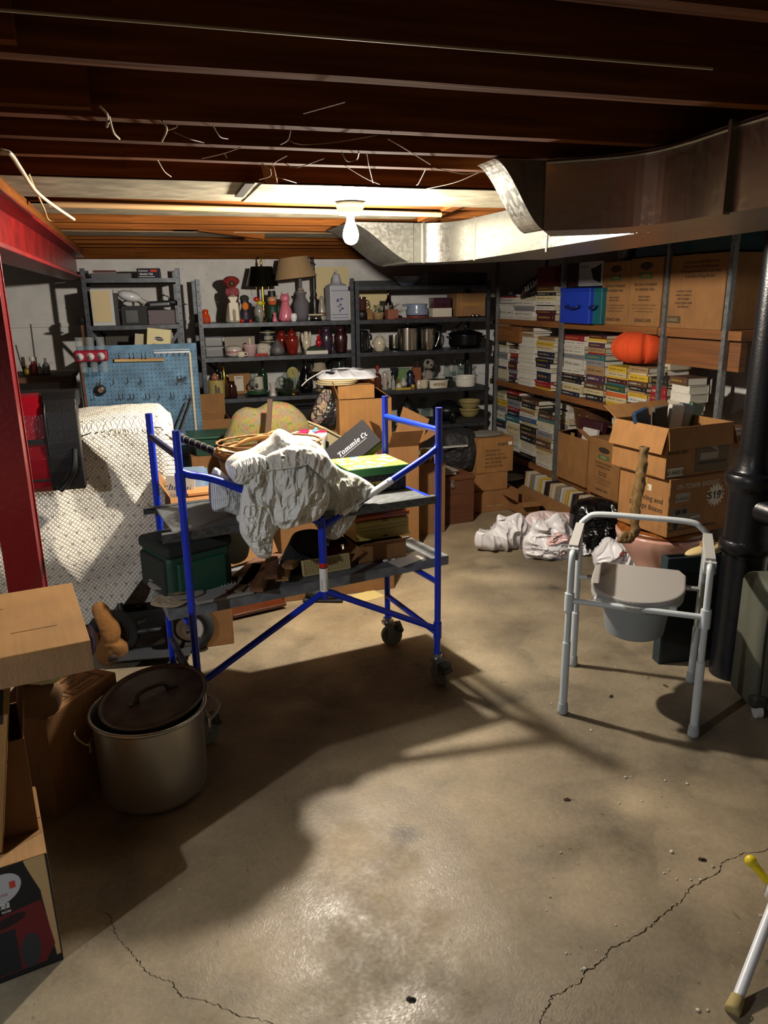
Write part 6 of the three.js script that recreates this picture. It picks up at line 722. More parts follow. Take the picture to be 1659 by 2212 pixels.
  { const q = FB(300, 372, 752, 900, -5.7); solo('carton_stand', 'plain dark carton standing behind the blue pegboard', 'cardboard box', bx(0.3, q.y + q.h - 0.0, 0.22, 0, (q.y + q.h) / 2, 0), card(0x4a3826), [q.x, 0, -5.72]); }
}
// ------------------------------------------------------------------ blue pegboard with hooks
{
  const z = -5.3, A = onZ(165, 752, z), B = onZ(424, 752, z), h = A.y + 0.01, w = B.x - A.x, t = thing('pegboard', 'sky blue pegboard with metal hooks standing before the rack', 'pegboard', [(A.x + B.x) / 2, 0, z]);
  const pb = m(0x5d86a6, 0.7, 0, { map: repc(mottle, 2) }), holes = [];
  part('panel', bx(w, h, 0.006, 0, h / 2, 0), pb, t);
  for (let y = 0.55; y < h - 0.03; y += 0.0265) for (let x = -w / 2 + 0.02; x < w / 2; x += 0.0265) holes.push(at(new THREE.CylinderGeometry(0.0034, 0.0034, 0.001, 6), x, y, 0.0036, Math.PI / 2));
  const hp = part('peg_holes', holes, m(0x16232e, 0.9), t); hp.userData.kind = 'stuff';
  part('edge_strip', bx(0.014, h - 0.06, 0.012, w / 2 - 0.045, h / 2 - 0.03, 0.009), m(0xb0a68e, 0.7), t, { label: 'cream painted edge strip' });
  part('support_leg', [bx(0.03, h, 0.03, -w / 2 + 0.03, h / 2, -0.019), bx(0.03, h, 0.03, w / 2 - 0.03, h / 2, -0.019)], wood(0x6b5034), t);
  const loc = (px, py) => { const p = onZ(px, py, z); return [p.x - t.position.x, p.y]; }, hm = m(0xa9adb0, 0.3, 0.9);
  const hook = (px, py, n = 1) => { const [x, y] = loc(px, py); part('hook', tube([[x, y + 0.02, 0.004], [x, y + 0.018, 0.012], [x, y, 0.012], [x, y - 0.012, 0.02], [x, y - 0.008, 0.045], [x, y + 0.006, 0.05]], 0.0022, 18, 6), hm, t); };
  for (const [x, y] of [[258, 770], [281, 770], [290, 770], [307, 770], [315, 770], [218, 822], [246, 825], [277, 822], [305, 822], [205, 856], [258, 856], [266, 856], [282, 856], [290, 856], [316, 856], [324, 856], [345, 856], [370, 854], [376, 854], [401, 856], [410, 856], [385, 822], [392, 815]]) hook(x, y);
  { const [x0, y0] = loc(332, 762), [x1] = loc(410, 762); part('hook_rail', [bx(x1 - x0, 0.012, 0.006, (x0 + x1) / 2, y0, 0.012), bx(x1 - x0, 0.004, 0.006, (x0 + x1) / 2, y0 + 0.016, 0.012)], m(0xb9c0c6, 0.3, 0.6), t); for (let i = 0; i < 6; i++) part('hook', rod([x0 + (i + 0.3) * (x1 - x0) / 6, y0, 0.012], [x0 + (i + 0.3) * (x1 - x0) / 6, y0 - 0.02, 0.03], 0.002, 6), hm, t); }
  { const [x, y] = loc(392, 820), gs = []; for (let i = 0; i < 12; i++) { const a = rr(0, 6.28); gs.push(rod([x + rr(-0.03, 0.03), y + rr(-0.02, 0.02), 0.015], [x + rr(-0.05, 0.05), y + rr(-0.035, 0.035), 0.03], 0.0018, 5)); } part('hook_tangle', gs, m(0x6f7376, 0.4, 0.7), t, { label: 'tangle of spare hooks' }); }
  { const a = onZ(247, 779, z + 0.04), b = onZ(354, 777, z + 0.04), s = thing('yardstick', 'long pale wooden yardstick resting on pegboard hooks', 'yardstick', [a.x, a.y, z + 0.022]); part('stick', bar([0, 0, 0], [b.x - a.x, b.y - a.y, 0], 0.006, 0.02), wood(0xb9a26a), s); part('red_edge', bar([0, 0.008, 0.001], [b.x - a.x, b.y - a.y + 0.008, 0.001], 0.006, 0.004), m(0x8a3a24, 0.7), s); }
  { const c = onZ(217, 843, z + 0.04), s = thing('round_gauge', 'small dark round gauge hanging from a pegboard hook', 'gauge', [c.x, c.y, z + 0.03]); part('body', at(lathe([[0.0, -0.012], [0.03, -0.012], [0.034, -0.004], [0.03, 0.008], [0.012, 0.014], [0, 0.014]], 24), 0, 0, 0, Math.PI / 2), m(0x1d1c1c, 0.4), s); part('face', at(cy(0.016, 0.016, 0.004), 0, 0, 0.014, Math.PI / 2), m(0x6a5048, 0.4), s); part('loop', tor(0.012, 0.002, 0, 0.035, 0, 0), hm, s); }
  // clear tube dispenser
  { const c = onZ(196, 772, z + 0.2), s = thing('cup_dispenser', 'red three tube dispenser with clear plastic cylinders', 'dispenser', [c.x, c.y - 0.03, z + 0.12]), pm = m(0x7a1428, 0.3), clr = m(0xe6ecee, 0.05, 0, { transmission: 0.9, thickness: 0 }), sp = 0.062;
    part('housing', at(bxr(0.2, 0.07, 0.08, 0.015), 0, 0.035, 0), pm, s); for (const k of [-1, 0, 1]) { part('clear_tube', at(new THREE.CylinderGeometry(0.024, 0.024, 0.085, 20, 1, true), k * sp, 0.105, -0.0), clr, s); part('clear_tube', at(new THREE.CylinderGeometry(0.022, 0.022, 0.075, 20, 1, true), k * sp + 0.01, -0.03, -0.0), clr, s); part('clear_cone', at(new THREE.ConeGeometry(0.029, 0.05, 20), k * sp - 0.004, 0.032, 0.055, Math.PI / 2), m(0xd9dde0, 0.12, 0, { transmission: 0.4, thickness: 0 }), s); } part('wall_arm', bx(0.03, 0.03, 0.09, 0, 0.04, -0.075), pm, s); }
  { const a = onZ(183, 862, z + 0.1), b = onZ(182, 790, z + 0.1), s = thing('wooden_stick', 'brown wooden stick with an orange tip against the pegboard', 'stick', [a.x, 0, z + 0.09]); part('stick', bar([0.02, 0, 0.0], [0, b.y - 0.0, -0.02], 0.022, 0.014), wood(0x6a3c22), s); part('orange_tip', at(bxr(0.026, 0.05, 0.018, 0.008), 0.0, b.y + 0.015, -0.02), m(0xc23a12, 0.4), s); }
  for (const [x0, y0, x1, y1, c, lab] of [[172, 795, 180, 862, 0x8a8068, 'pale thin lath beside the brown stick'], [414, 860, 385, 945, 0x4a3424, 'dark slat leaning on the pegboard corner'], [401, 870, 372, 945, 0x33424c, 'grey blue rod leaning beside the dark slat']]) { const a = onZ(x1, y1, z + 0.1), b = onZ(x0, y0, z + 0.05); solo('wooden_lath', lab, 'slat', bar([0, 0, 0], [b.x - a.x + (b.x - a.x) * a.y / (b.y - a.y), b.y, -0.05], 0.02, 0.01), wood(c), [a.x - (b.x - a.x) * a.y / (b.y - a.y), 0, z + 0.09]); }
}
// ------------------------------------------------------------------ dim corner beyond the red column
{
  const z = -5.7, y = onZ(90, 815, z).y, bench = thing('work_bench', 'brown cluttered work bench beyond the red column', 'bench', [-1.15, 0, z - 0.3]);
  part('bench_top', bx(1.3, 0.04, 0.55, 0, y - 0.02, 0, 0.004), wood(0x6e4e32), bench); for (const sx_ of [-0.6, 0.6]) for (const sz of [-0.24, 0.24]) part('leg', bx(0.07, y - 0.04, 0.07, sx_, (y - 0.04) / 2, sz), wood(0x6e4e32), bench); part('lower_shelf', bx(1.2, 0.03, 0.5, 0, 0.3, 0), wood(0x6e4e32), bench);
  const bt = (px, name, label, r, h, c, add) => { const p = onZ(px, 812, z - 0.25), t = thing(name, label, 'bottle', [p.x, y, z - 0.25]); part('body', lathe(bottleP(r, h).map(([a, b]) => [a * 0.0035, b * 0.0035])), m(c, 0.3), t); add?.(t); };
  bt(74, 'spray_can', 'red and white spray can on the dim bench', 8, 30, 0x8a2430, (t) => part('cap', cy(0.018, 0.02, 0.03, 0, 0.108, 0), m(0xb8b4ac, 0.4), t)); bt(60, 'yellow_bottle', 'small yellow bottle on the dim bench', 6, 18, 0x9a7c1c); bt(102, 'clear_jar', 'clear jar standing on the dim bench', 7, 32, 0x6d6a64); bt(88, 'white_bottle', 'white plastic bottle on the dim bench', 5, 22, 0x8e8a84);
  { const p = onZ(142, 840, z + 0.1), t = thing('fibreboard_sheet', 'brown fibreboard panel leaning on the dim bench', 'panel', [p.x, 0, z + 0.08]); part('panel', at(bx(0.26, 0.95, 0.012, 0, 0.475, 0), 0, 0, 0, -0.06), m(0x7c5f40, 0.85), t); }
  for (const [x0, y0, x1, y1, lab] of [[66, 700, 78, 800, 'slim fishing rod standing upright in the dim corner'], [34, 745, 62, 870, 'bent fishing rod leaning in the dim corner']]) { const a = onZ(x1, y1, z - 0.3), b = onZ(x0, y0, z - 0.3); const s = thing('fishing_rod', lab, 'fishing rod', [a.x, y, z - 0.3]); part('blank', tube([[0, 0, 0], [(b.x - a.x) * 0.6, (b.y - y) * 0.5, 0], [b.x - a.x, b.y - y, 0]], 0.005, 14, 6), m(0x17181a, 0.4), s); part('handle', cy(0.012, 0.012, 0.12, 0.002, 0.06, 0), m(0x4a3424, 0.8), s); }
  { const p = onZ(174, 690, z - 0.3), t = thing('cowboy_hat', 'black felt hat on a stand beside the narrow rack', 'hat', [p.x, onZ(174, 700, z - 0.3).y, z - 0.35]); part('brim', sph(0.06, 0, 0, 0, 1, 0.12, 0.9), m(0x0e0e10, 0.9), t); part('crown', sph(0.035, 0.01, 0.025, 0, 1, 0.9, 1), m(0x0e0e10, 0.9), t); part('stand', rod([0, 0, 0], [0, -t.position.y + y, 0], 0.012), wood(0x6e4e32), t); }
}

// ------------------------------------------------------------------ plank shelves along the side wall
const FX = 2.94, BX = 3.42, yU = 1.40, yM = 0.875, yL = 0.258;
const Z6 = ([x, y]) => [1040 + x * 0.3731, 500 + y * 0.3731], Z7 = ([x, y]) => [1040 + x * 0.3731, 820 + y * 0.3731];
const zAt = (px, py = 800, x = FX) => onX(px, py, x).z;
const zFar = -6.22, zP1 = onX(1203, 850, FX).z, zP2 = onX(1432, 700, FX).z, zP3 = onX(1566, 700, FX).z;
const shelf = thing('plank_shelves', 'rough plank shelves on galvanised posts along the side wall', 'shelving', [FX, 0, 0]);
{
  const gp = m(0x8d9092, 0.5, 0.6, { map: repc(mottle, 6) }), pk = wood(0x8a5a2a), pk2 = wood(0x7a4e26), d = BX - FX;
  for (const z of [zFar, zP1, zP2, zP3]) for (const [x, k] of [[-0.0, 1], [d, -1]]) part('post', [bx(0.03, 1.95, 0.003, x + k * 0.012, 0.975, z + 0.014), bx(0.003, 1.95, 0.03, x - k * 0.0, 0.975, z)], gp, shelf, { label: 'slotted galvanised post' });
  const plank = (y, z0, z1, th = 0.045) => { const n = 2, w = (d - 0.02) / n; for (let i = 0; i < n; i++) part('plank', bx(w - 0.006, th, z0 - z1, 0.012 + w * (i + 0.5), y - th / 2, (z0 + z1) / 2, 0.003), i ? pk2 : pk, shelf); };
  plank(yU, -4.0, zFar - 0.1); plank(yU, -3.3, -3.99, 0.05); plank(yM, -4.08, zFar - 0.12); plank(yM - 0.05, -3.3, -4.07, 0.04); plank(yL, -3.75, zFar - 0.1);
  // header boards and cleats under the upper shelf
  part('cleat', bx(0.03, 0.13, 0.42, 0.03, yU - 0.12, -6.0), pk, shelf); part('cleat', bx(0.03, 0.09, 0.62, 0.35, yU - 0.1, -4.75), pk2, shelf); part('header_board', bx(0.04, 0.15, 0.62, 0.05, yU - 0.135, -3.62), pk2, shelf);
}
// ---- books
const paperM = m(0xb9b09a, 0.95, 0, { map: repc(tex(64, 64, (u, v) => grey(215 + 40 * vnoise(u * 4, v * 64, 64))), 8, 14) }), paperW = m(0xcac6ba, 0.95, 0, { map: repc(tex(64, 64, (u, v) => grey(225 + 30 * vnoise(u * 4, v * 64, 64))), 8, 14) });
const COL = { white: 0xb9b6ac, cream: 0xb3a680, black: 0x15161a, navy: 0x161d34, red: 0x7e151c, maroon: 0x3c1318, tan: 0x8e7350, yellow: 0xb8962a, green: 0x24452f, grey: 0x77767a, brown: 0x4c3322, blue: 0x2c4c74, plum: 0x40263c, orange: 0xb04a1c, teal: 0x28575c };
const ORD = ['topmost', ...['second', 'third', 'fourth', 'fifth', 'sixth', 'seventh', 'eighth', 'ninth', 'tenth', 'eleventh', 'twelfth', 'thirteenth', 'fourteenth', 'fifteenth', 'sixteenth'].map((k) => k + ' down')];
const titleTex = ['black', 'white', 'gold'].map((c, i) => canvasTex(256, 32, (g, w, h) => { const col = ['#1b1712', '#d6d1c2', '#c29a3e'][i]; g.fillStyle = col; g.font = 'bold 20px serif'; const s = [['THE LONG', 'ROAD HOME'], ['A HISTORY', 'OF US'], ['COLLECTED', 'STORIES']][i]; g.fillText(s[0], 14, 23); g.font = 'bold 14px sans-serif'; g.fillText(s[1], 142, 22); g.fillRect(6, 6, 3, 20); g.fillRect(w - 10, 6, 4, 20); }));
const titleM = titleTex.map((t) => new THREE.MeshStandardMaterial({ map: t, transparent: true, roughness: 0.7 }));
function book(label, x, y, z, w, t, d, turn, color, { spine = true, group, paper = paperM, stand } = {}) {   // lies flat; spine towards -x; d along z
  const b = thing('book', label, 'book', [x, y, z], turn, group), c = m(color, 0.6), e = Math.min(0.003, t * 0.14);
  part('cover', [bx(w, e, d, 0, e / 2, 0), bx(w, e, d, 0, t - e / 2, 0), spine ? bx(e, t - 2 * e, d, -w / 2 + e / 2, t / 2, 0) : bx(e, t - 2 * e, d, w / 2 - e / 2, t / 2, 0)], c, b); part('pages', bx(w - 0.008, t - 2 * e, d - 0.006, spine ? 0.001 : -0.001, t / 2, 0), paper, b);
  if (spine && t > 0.016) { const lum = ((color >> 16) + ((color >> 8) & 255) + (color & 255)) / 3; part('spine_title', new THREE.PlaneGeometry(d * 0.86, t * 0.6), titleM[lum > 110 ? 0 : (t * 1e4 | 0) % 2 + 1], b, { keep: true, pos: [-w / 2 - 0.0006, t / 2, 0], rot: [0, -Math.PI / 2, 0] }); }
  if (stand) b.rotation.set(...stand); return b;
}
// a pile: px range of the spine side, tops and list of colours from the top
function pile(where, px0, px1, pyTop, yBase, cols, { fx = FX + 0.03, w = 0.16, spine = true, paper, wob = 0.012, dz = 0 } = {}) {
  const zc0 = zAt(px0, pyTop, fx), zc1 = zAt(px1, pyTop, fx), top = onX((px0 + px1) / 2, pyTop, fx).y, d = Math.abs(zc1 - zc0), n = cols.length;
  const th = cols.map((c) => rr(0.7, 1.3) * (/^(thin)/.test(c) ? 0.4 : /^thick/.test(c) ? 1.7 : 1)), sum = th.reduce((a, b) => a + b, 0), H = top - yBase; let y = yBase;
  for (let i = n - 1; i >= 0; i--) { const c = cols[i].replace(/^(thin|thick) /, ''), pages = /pages/.test(c), key = c.replace(' pages', ''), t = th[i] / sum * H; book(`${key} ${pages ? 'book turned' : 'book'} ${ORD[i]} in pile ${where}`, fx + w / 2 + rr(0, wob), y, (zc0 + zc1) / 2 + dz + rr(-wob, wob), w * rr(0.88, 1), t - 0.0004, d * rr(0.86, 1), rr(-0.06, 0.06), COL[key], { spine: spine && !pages, paper: paper || (rnd() < 0.5 ? paperW : paperM), group: 'books piled ' + where }); y += t; }
}
const p6 = (x) => 1040 + x * 0.3731, y6 = (y) => 500 + y * 0.3731, y7 = (y) => 820 + y * 0.3731;
// middle shelf
pile('at the far end of the middle plank', p6(62), p6(150), y6(540), yM, ['white', 'thin white', 'teal', 'thick black', 'thin cream', 'white pages', 'grey', 'thin white', 'white pages', 'thin navy', 'thick cream pages', 'thin grey'], {});
pile('second along the middle plank', p6(150), p6(206), y6(660), yM, ['maroon', 'white', 'red', 'plum', 'thick maroon', 'grey', 'thick plum', 'black'], { fx: FX + 0.05 });
pile('of tall white page blocks', p6(212), p6(304), y6(555), yM, ['brown', 'thin white', 'tan', 'white pages', 'white pages', 'thick white pages', 'white pages', 'white pages', 'thick white pages', 'white pages', 'white pages', 'thick white pages', 'white pages', 'white pages'], { w: 0.17, paper: paperW });
pile('of paperbacks before the tallest galvanised post', p6(312), p6(415), y6(610), yM, ['tan', 'thin cream', 'yellow', 'cream', 'thin white', 'navy', 'thin grey', 'black', 'navy', 'white', 'thick navy', 'thin red', 'red', 'thin yellow'], { w: 0.13 });
pile('topped by a red hardback', p6(462), p6(600), y6(602), yM, ['red', 'white', 'white', 'thick white', 'grey', 'thick white', 'white', 'thin brown', 'black', 'black', 'thin white', 'thick cream', 'navy'], { w: 0.17 });
pile('between the red hardback and the pumpkin', p6(608), p6(718), y6(600), yM, ['maroon', 'thin yellow', 'thin cream', 'plum', 'tan', 'thin red', 'teal', 'grey', 'thick tan', 'thick plum', 'thick brown', 'cream', 'thick black'], { w: 0.17, fx: FX + 0.02 });
const pumpkinTop = onX(p6(850), y6(782), FX + 0.04).y;
pile('under the orange pumpkin', p6(722), p6(845), y6(782), yM, ['yellow', 'cream', 'thin yellow', 'maroon', 'thin teal', 'green', 'thin white', 'orange', 'cream', 'yellow'], { w: 0.14, fx: FX + 0.02, wob: 0.006 });
pile('beside the pile under the pumpkin', p6(850), p6(962), y6(784), yM, ['tan', 'thin cream', 'yellow', 'brown', 'black', 'thin tan', 'yellow', 'white', 'thick black'], { w: 0.15, fx: FX + 0.02, wob: 0.006 });
pile('of page blocks beside the leaning post', p6(985), p6(1100), y6(620), yM - 0.05, ['yellow', 'red', 'tan pages', 'cream pages', 'tan pages', 'cream pages', 'thick tan pages', 'white', 'thick cream pages', 'black'], { fx: FX + 0.17, w: 0.17 });
pile('of matching red volumes', p6(976), p6(1078), y6(845), yM - 0.05, ['black', 'thin brown', 'red', 'red', 'red', 'red', 'red'], { w: 0.13, fx: FX + 0.012, wob: 0.003 });
pile('of red and white page blocks', p6(1080), p6(1200), y6(842), yM - 0.05, ['brown', 'white pages', 'white pages', 'white pages', 'red', 'white pages', 'red'], { w: 0.14, fx: FX + 0.015 });
book('grey book lying alone at the near end of the middle plank', FX + 0.16, yM - 0.05, -3.52, 0.15, 0.028, 0.2, 0.2, COL.grey, {});
solo('book_end', 'dark metal book end beside the red volumes', 'book end', extr([[0, 0], [0.12, 0], [0.02, 0.1], [0, 0.1]], 0.004), m(0x1a1714, 0.5, 0.4), [FX + 0.1, yM - 0.05, -3.66], 0.6);
// upper shelf
pile('of magazines at the far end of the top plank', p6(85), p6(200), y6(365), yU, ['thin navy', 'thin red', 'white', 'thin grey', 'white', 'thin white', 'thick white', 'white'], { w: 0.22 });
pile('of magazines second along the top plank', p6(170), p6(300), y6(400), yU, ['white', 'thin grey', 'grey', 'white', 'white'], { w: 0.2, fx: FX + 0.02 });
pile('by the tallest post on the top plank', p6(305), p6(420), y6(318), yU, ['brown', 'thin cream', 'black', 'cream', 'white', 'thin black', 'white', 'maroon', 'thick maroon'], { w: 0.17 });
{ // leaning black box with white lettering, red and white boxes
  const z = zAt(p6(215), y6(300)), t = thing('sign_box', 'long black box with white lettering leaning on magazines', 'box', [FX + 0.1, yU + 0.2, z], 0); part('body', bx(0.03, 0.1, 0.5, 0, 0.05, 0, 0.003), m(0x15151a, 0.5), t); t.rotation.set(-0.3, 0, 0.05); print(t, 0.48, 0.09, [-0.0158, 0.05, 0], [0, -Math.PI / 2, 0], (g, w, h) => { lines(g, ['Ad Line'], w * 0.92, h * 0.75, h * 0.7, 1, '#d8d6d2', 'right', 'bold', 'serif'); g.fillStyle = '#9a3a3a'; g.beginPath(); g.moveTo(w * 0.3, h * 0.8); g.lineTo(w * 0.38, h * 0.3); g.lineTo(w * 0.36, h * 0.8); g.fill(); }, 256);
  const rowBox = (name, label, px0, px1, pyt, y0, mat, d, fx, cat = 'box', add) => { const a = zAt(px0, pyt, fx), b = zAt(px1, pyt, fx), top = onX((px0 + px1) / 2, pyt, fx).y, o = thing(name, label, cat, [fx + d / 2, y0, (a + b) / 2]); part('body', bx(d, top - y0, Math.abs(a - b) - 0.004, 0, (top - y0) / 2, 0, 0.004), mat, o); add?.(o, d, top - y0, Math.abs(a - b)); return top; };
  const yb = onX(p6(380), y6(318), FX + 0.03).y + 0.002, yw = onX(p6(580), y6(320), FX + 0.03).y + 0.002;
  rowBox('red_carton', 'faded red box on the mixed books', p6(325), p6(425), y6(205), yb, m(0x6a1c1a, 0.7, 0, { map: repc(mottle, 4) }), 0.18, FX + 0.035);
  rowBox('dark_red_carton', 'dark red scuffed box above the blue bin', p6(452), p6(565), y6(185), yw, m(0x401214, 0.7, 0, { map: repc(mottle, 4) }), 0.2, FX + 0.05);
  rowBox('white_shirt_box', 'white printed box with a black corner above the blue bin', p6(566), p6(705), y6(172), yw, m(0x9fa0a2, 0.7), 0.22, FX + 0.03, 'box', (o, d, h, w) => print(o, w * 0.95, h * 0.95, [-d / 2 - 0.001, h / 2, 0], [0, -Math.PI / 2, 0], (g, W, H) => { g.fillStyle = '#141417'; g.beginPath(); g.moveTo(W * 0.98, H * 0.1); g.lineTo(W * 0.98, H * 0.9); g.lineTo(W * 0.66, H * 0.75); g.lineTo(W * 0.52, H * 0.3); g.lineTo(W * 0.7, H * 0.25); g.fill(); lines(g, ['Manhattan'], W * 0.08, H * 0.24, H * 0.12, 1, '#55565c', 'left'); }, 128));
  // blue and teal bins: lidded plastic
  for (const [nm, lab, a, b, c, fx] of [['plastic_bin', 'bright blue plastic bin with a moulded handle', 462, 632, 0x13309a, FX - 0.05], ['plastic_bin', 'teal plastic bin beside the bright blue one', 634, 702, 0x115058, FX - 0.02]]) rowBox(nm, lab, p6(a), p6(b), y6(326), yU, m(c, 0.45), 0.3, fx, 'bin', (o, d, h, w) => { part('lid', bx(d + 0.015, 0.02, w + 0.01, 0, h - 0.012, 0, 0.005), m(c, 0.4), o); part('handle', tube([[-d / 2, h * 0.5, -w * 0.2], [-d / 2 - 0.03, h * 0.46, -w * 0.18], [-d / 2 - 0.03, h * 0.42, 0], [-d / 2 - 0.03, h * 0.46, w * 0.18], [-d / 2, h * 0.5, w * 0.2]], 0.009, 24, 7), m(0x0c1a50, 0.5), o); });
  // three moving cartons
  const mc = (label, px0, px1, pyt, pr, c) => rowBox('moving_carton', label, px0, px1, pyt, yU, card(c), 0.4, FX + 0.015, 'cardboard box', (o, d, h, w) => { print(o, w * 0.95, h * 0.95, [-d / 2 - 0.0012, h / 2, 0], [0, -Math.PI / 2, 0], pr, 256); part('top_tape', bx(d, 0.001, 0.05, 0, h + 0.0006, 0), tapeM, o); });
  mc('moving carton next to the teal bin on the top plank', p6(706), p6(866), y6(172), boxPrintA, 0x6e4e2a); mc('moving carton with a strip of shiny tape on the top plank', p6(868), p6(1060), y6(150), boxPrintA, 0x73522c);
  mc('widest moving carton at the near end of the top plank', p6(1072), p6(1432), y6(130), (g, w, h) => { lines(g, ['U-Haul Boxes Are Made From', '100% and Recycled Materials', 'Turning old boxes into new ones', 'is the Best Thing We Do!'], w * 0.6, h * 0.1, h * 0.055, h * 0.066, INK); lines(g, ['Another U-Haul', 'natural product -', 'safe enough -', 'stack higher with', 'confidence!'], w * 0.36, h * 0.5, h * 0.046, h * 0.056, INK); g.fillStyle = '#3c3424'; g.fillRect(w * 0.05, h * 0.85, w * 0.28, h * 0.1); lines(g, ['U-HAUL'], w * 0.19, h * 0.925, h * 0.07, 1, '#8a6a3c'); }, 0x5e4224);
  const cy_ = onX(p6(1250), y6(128), FX + 0.03).y + 0.003, lidB = (label, a, b, h, c) => { const z0 = zAt(p6(a), y6(100), FX + 0.05), z1 = zAt(p6(b), y6(100), FX + 0.05), o = thing('storage_tote', label, 'bin', [FX + 0.24, cy_, (z0 + z1) / 2]); part('body', bx(0.36, h, Math.abs(z0 - z1) - 0.01, 0, h / 2, 0, 0.01), m(c, 0.4), o); part('rim', bx(0.38, 0.015, Math.abs(z0 - z1), 0, h - 0.01, 0, 0.005), m(c, 0.4), o); };
  lidB('dark teal tote on the widest moving carton', 1080, 1440, 0.13, 0x0b3a44); lidB('slate blue tote above the printed moving cartons', 880, 1070, 0.13, 0x11314a);
  { const p = onX(p6(810), y6(110), FX + 0.1), o = thing('flue_pipe', 'short galvanised pipe offcut on the moving carton', 'pipe', [FX + 0.14, onX(p6(810), y6(170), FX + 0.03).y + 0.006, p.z]); part('pipe', [new THREE.CylinderGeometry(0.06, 0.06, 0.2, 28, 1, true).translate(0, 0.1, 0)], m(0x6b6a66, 0.5, 0.7, { side: THREE.DoubleSide, roughnessMap: repc(spangle, 6) }), o); part('crimped_end', tor(0.06, 0.004, 0, 0.01, 0), m(0x6b6a66, 0.5, 0.7), o); }
}
{ // pumpkin: eight stitched lobes of felt and a grey stem
  const a = onX(p6(742), y6(715), FX), b = onX(p6(995), y6(715), FX), W = Math.abs(b.z - a.z) * 0.42, t = thing('felt_pumpkin', 'orange felt pumpkin sitting on piled books', 'pumpkin', [FX + 0.085, pumpkinTop + 0.004, (a.z + b.z) / 2]);
  const g = new THREE.SphereGeometry(1, 72, 36), p = g.attributes.position; for (let i = 0; i < p.count; i++) { const x = p.getX(i), y = p.getY(i), z = p.getZ(i), an = Math.atan2(z, x), rad = Math.hypot(x, z), groove = 1 - 0.13 * Math.pow(1 - Math.abs(Math.sin(an * 4.5)), 3) * rad; const dip = y > 0 ? -0.35 * Math.exp(-rad * rad * 9) : 0.2 * Math.exp(-rad * rad * 5); p.setXYZ(i, x * groove * W, (y * 0.98 * groove + dip) * W * 0.62 + W * 0.62, z * groove * W); } g.computeVertexNormals();
  part('lobes', g, m(0xc8430e, 0.85, 0, { bumpMap: repc(fineBump, 12), bumpScale: 0.0015 }), t, { label: 'orange felt lobes' }); part('stem', tube([[0, W * 0.95, 0], [0.004, W * 1.2, 0.006], [-0.006, W * 1.45, 0.016], [-0.004, W * 1.75, 0.012]], 0.014, 20, 8), m(0x6e6650, 0.9), t, { label: 'grey green cloth stem' });
}
// lower shelf piles
pile('lowest at the far end of the bottom plank', p6(62), p6(140), y7(75), yL, ['cream', 'yellow', 'grey', 'white', 'thin teal', 'navy', 'thick white', 'black', 'white'], { w: 0.15 });
pile('topped by red and white hardbacks', p6(140), p6(225), y7(70), yL, ['red', 'black', 'thick grey', 'red', 'navy', 'teal', 'white pages', 'thick cream', 'white pages', 'white pages', 'thick white', 'black'], { w: 0.16 });
pile('of dark spiral pads on the bottom plank', p6(220), p6(320), y7(115), yL, ['brown', 'black', 'thin cream', 'tan', 'white', 'blue', 'cream', 'thick black', 'brown', 'thick black', 'thick white pages', 'white', 'thick black'], { w: 0.17 });
pile('with a black tray book by the post foot', p6(315), p6(412), y7(180), yL, ['black', 'brown', 'teal', 'thick cream pages', 'white', 'thick grey', 'tan', 'thick brown', 'tan', 'cream', 'thick white pages', 'white'], { w: 0.17 });
pile('of white books behind the tallest post', p6(425), p6(505), y7(135), yL, ['white', 'thin black', 'white', 'cream', 'grey', 'white', 'thick black', 'white', 'white', 'thick navy'], { w: 0.17, fx: FX + 0.12 });
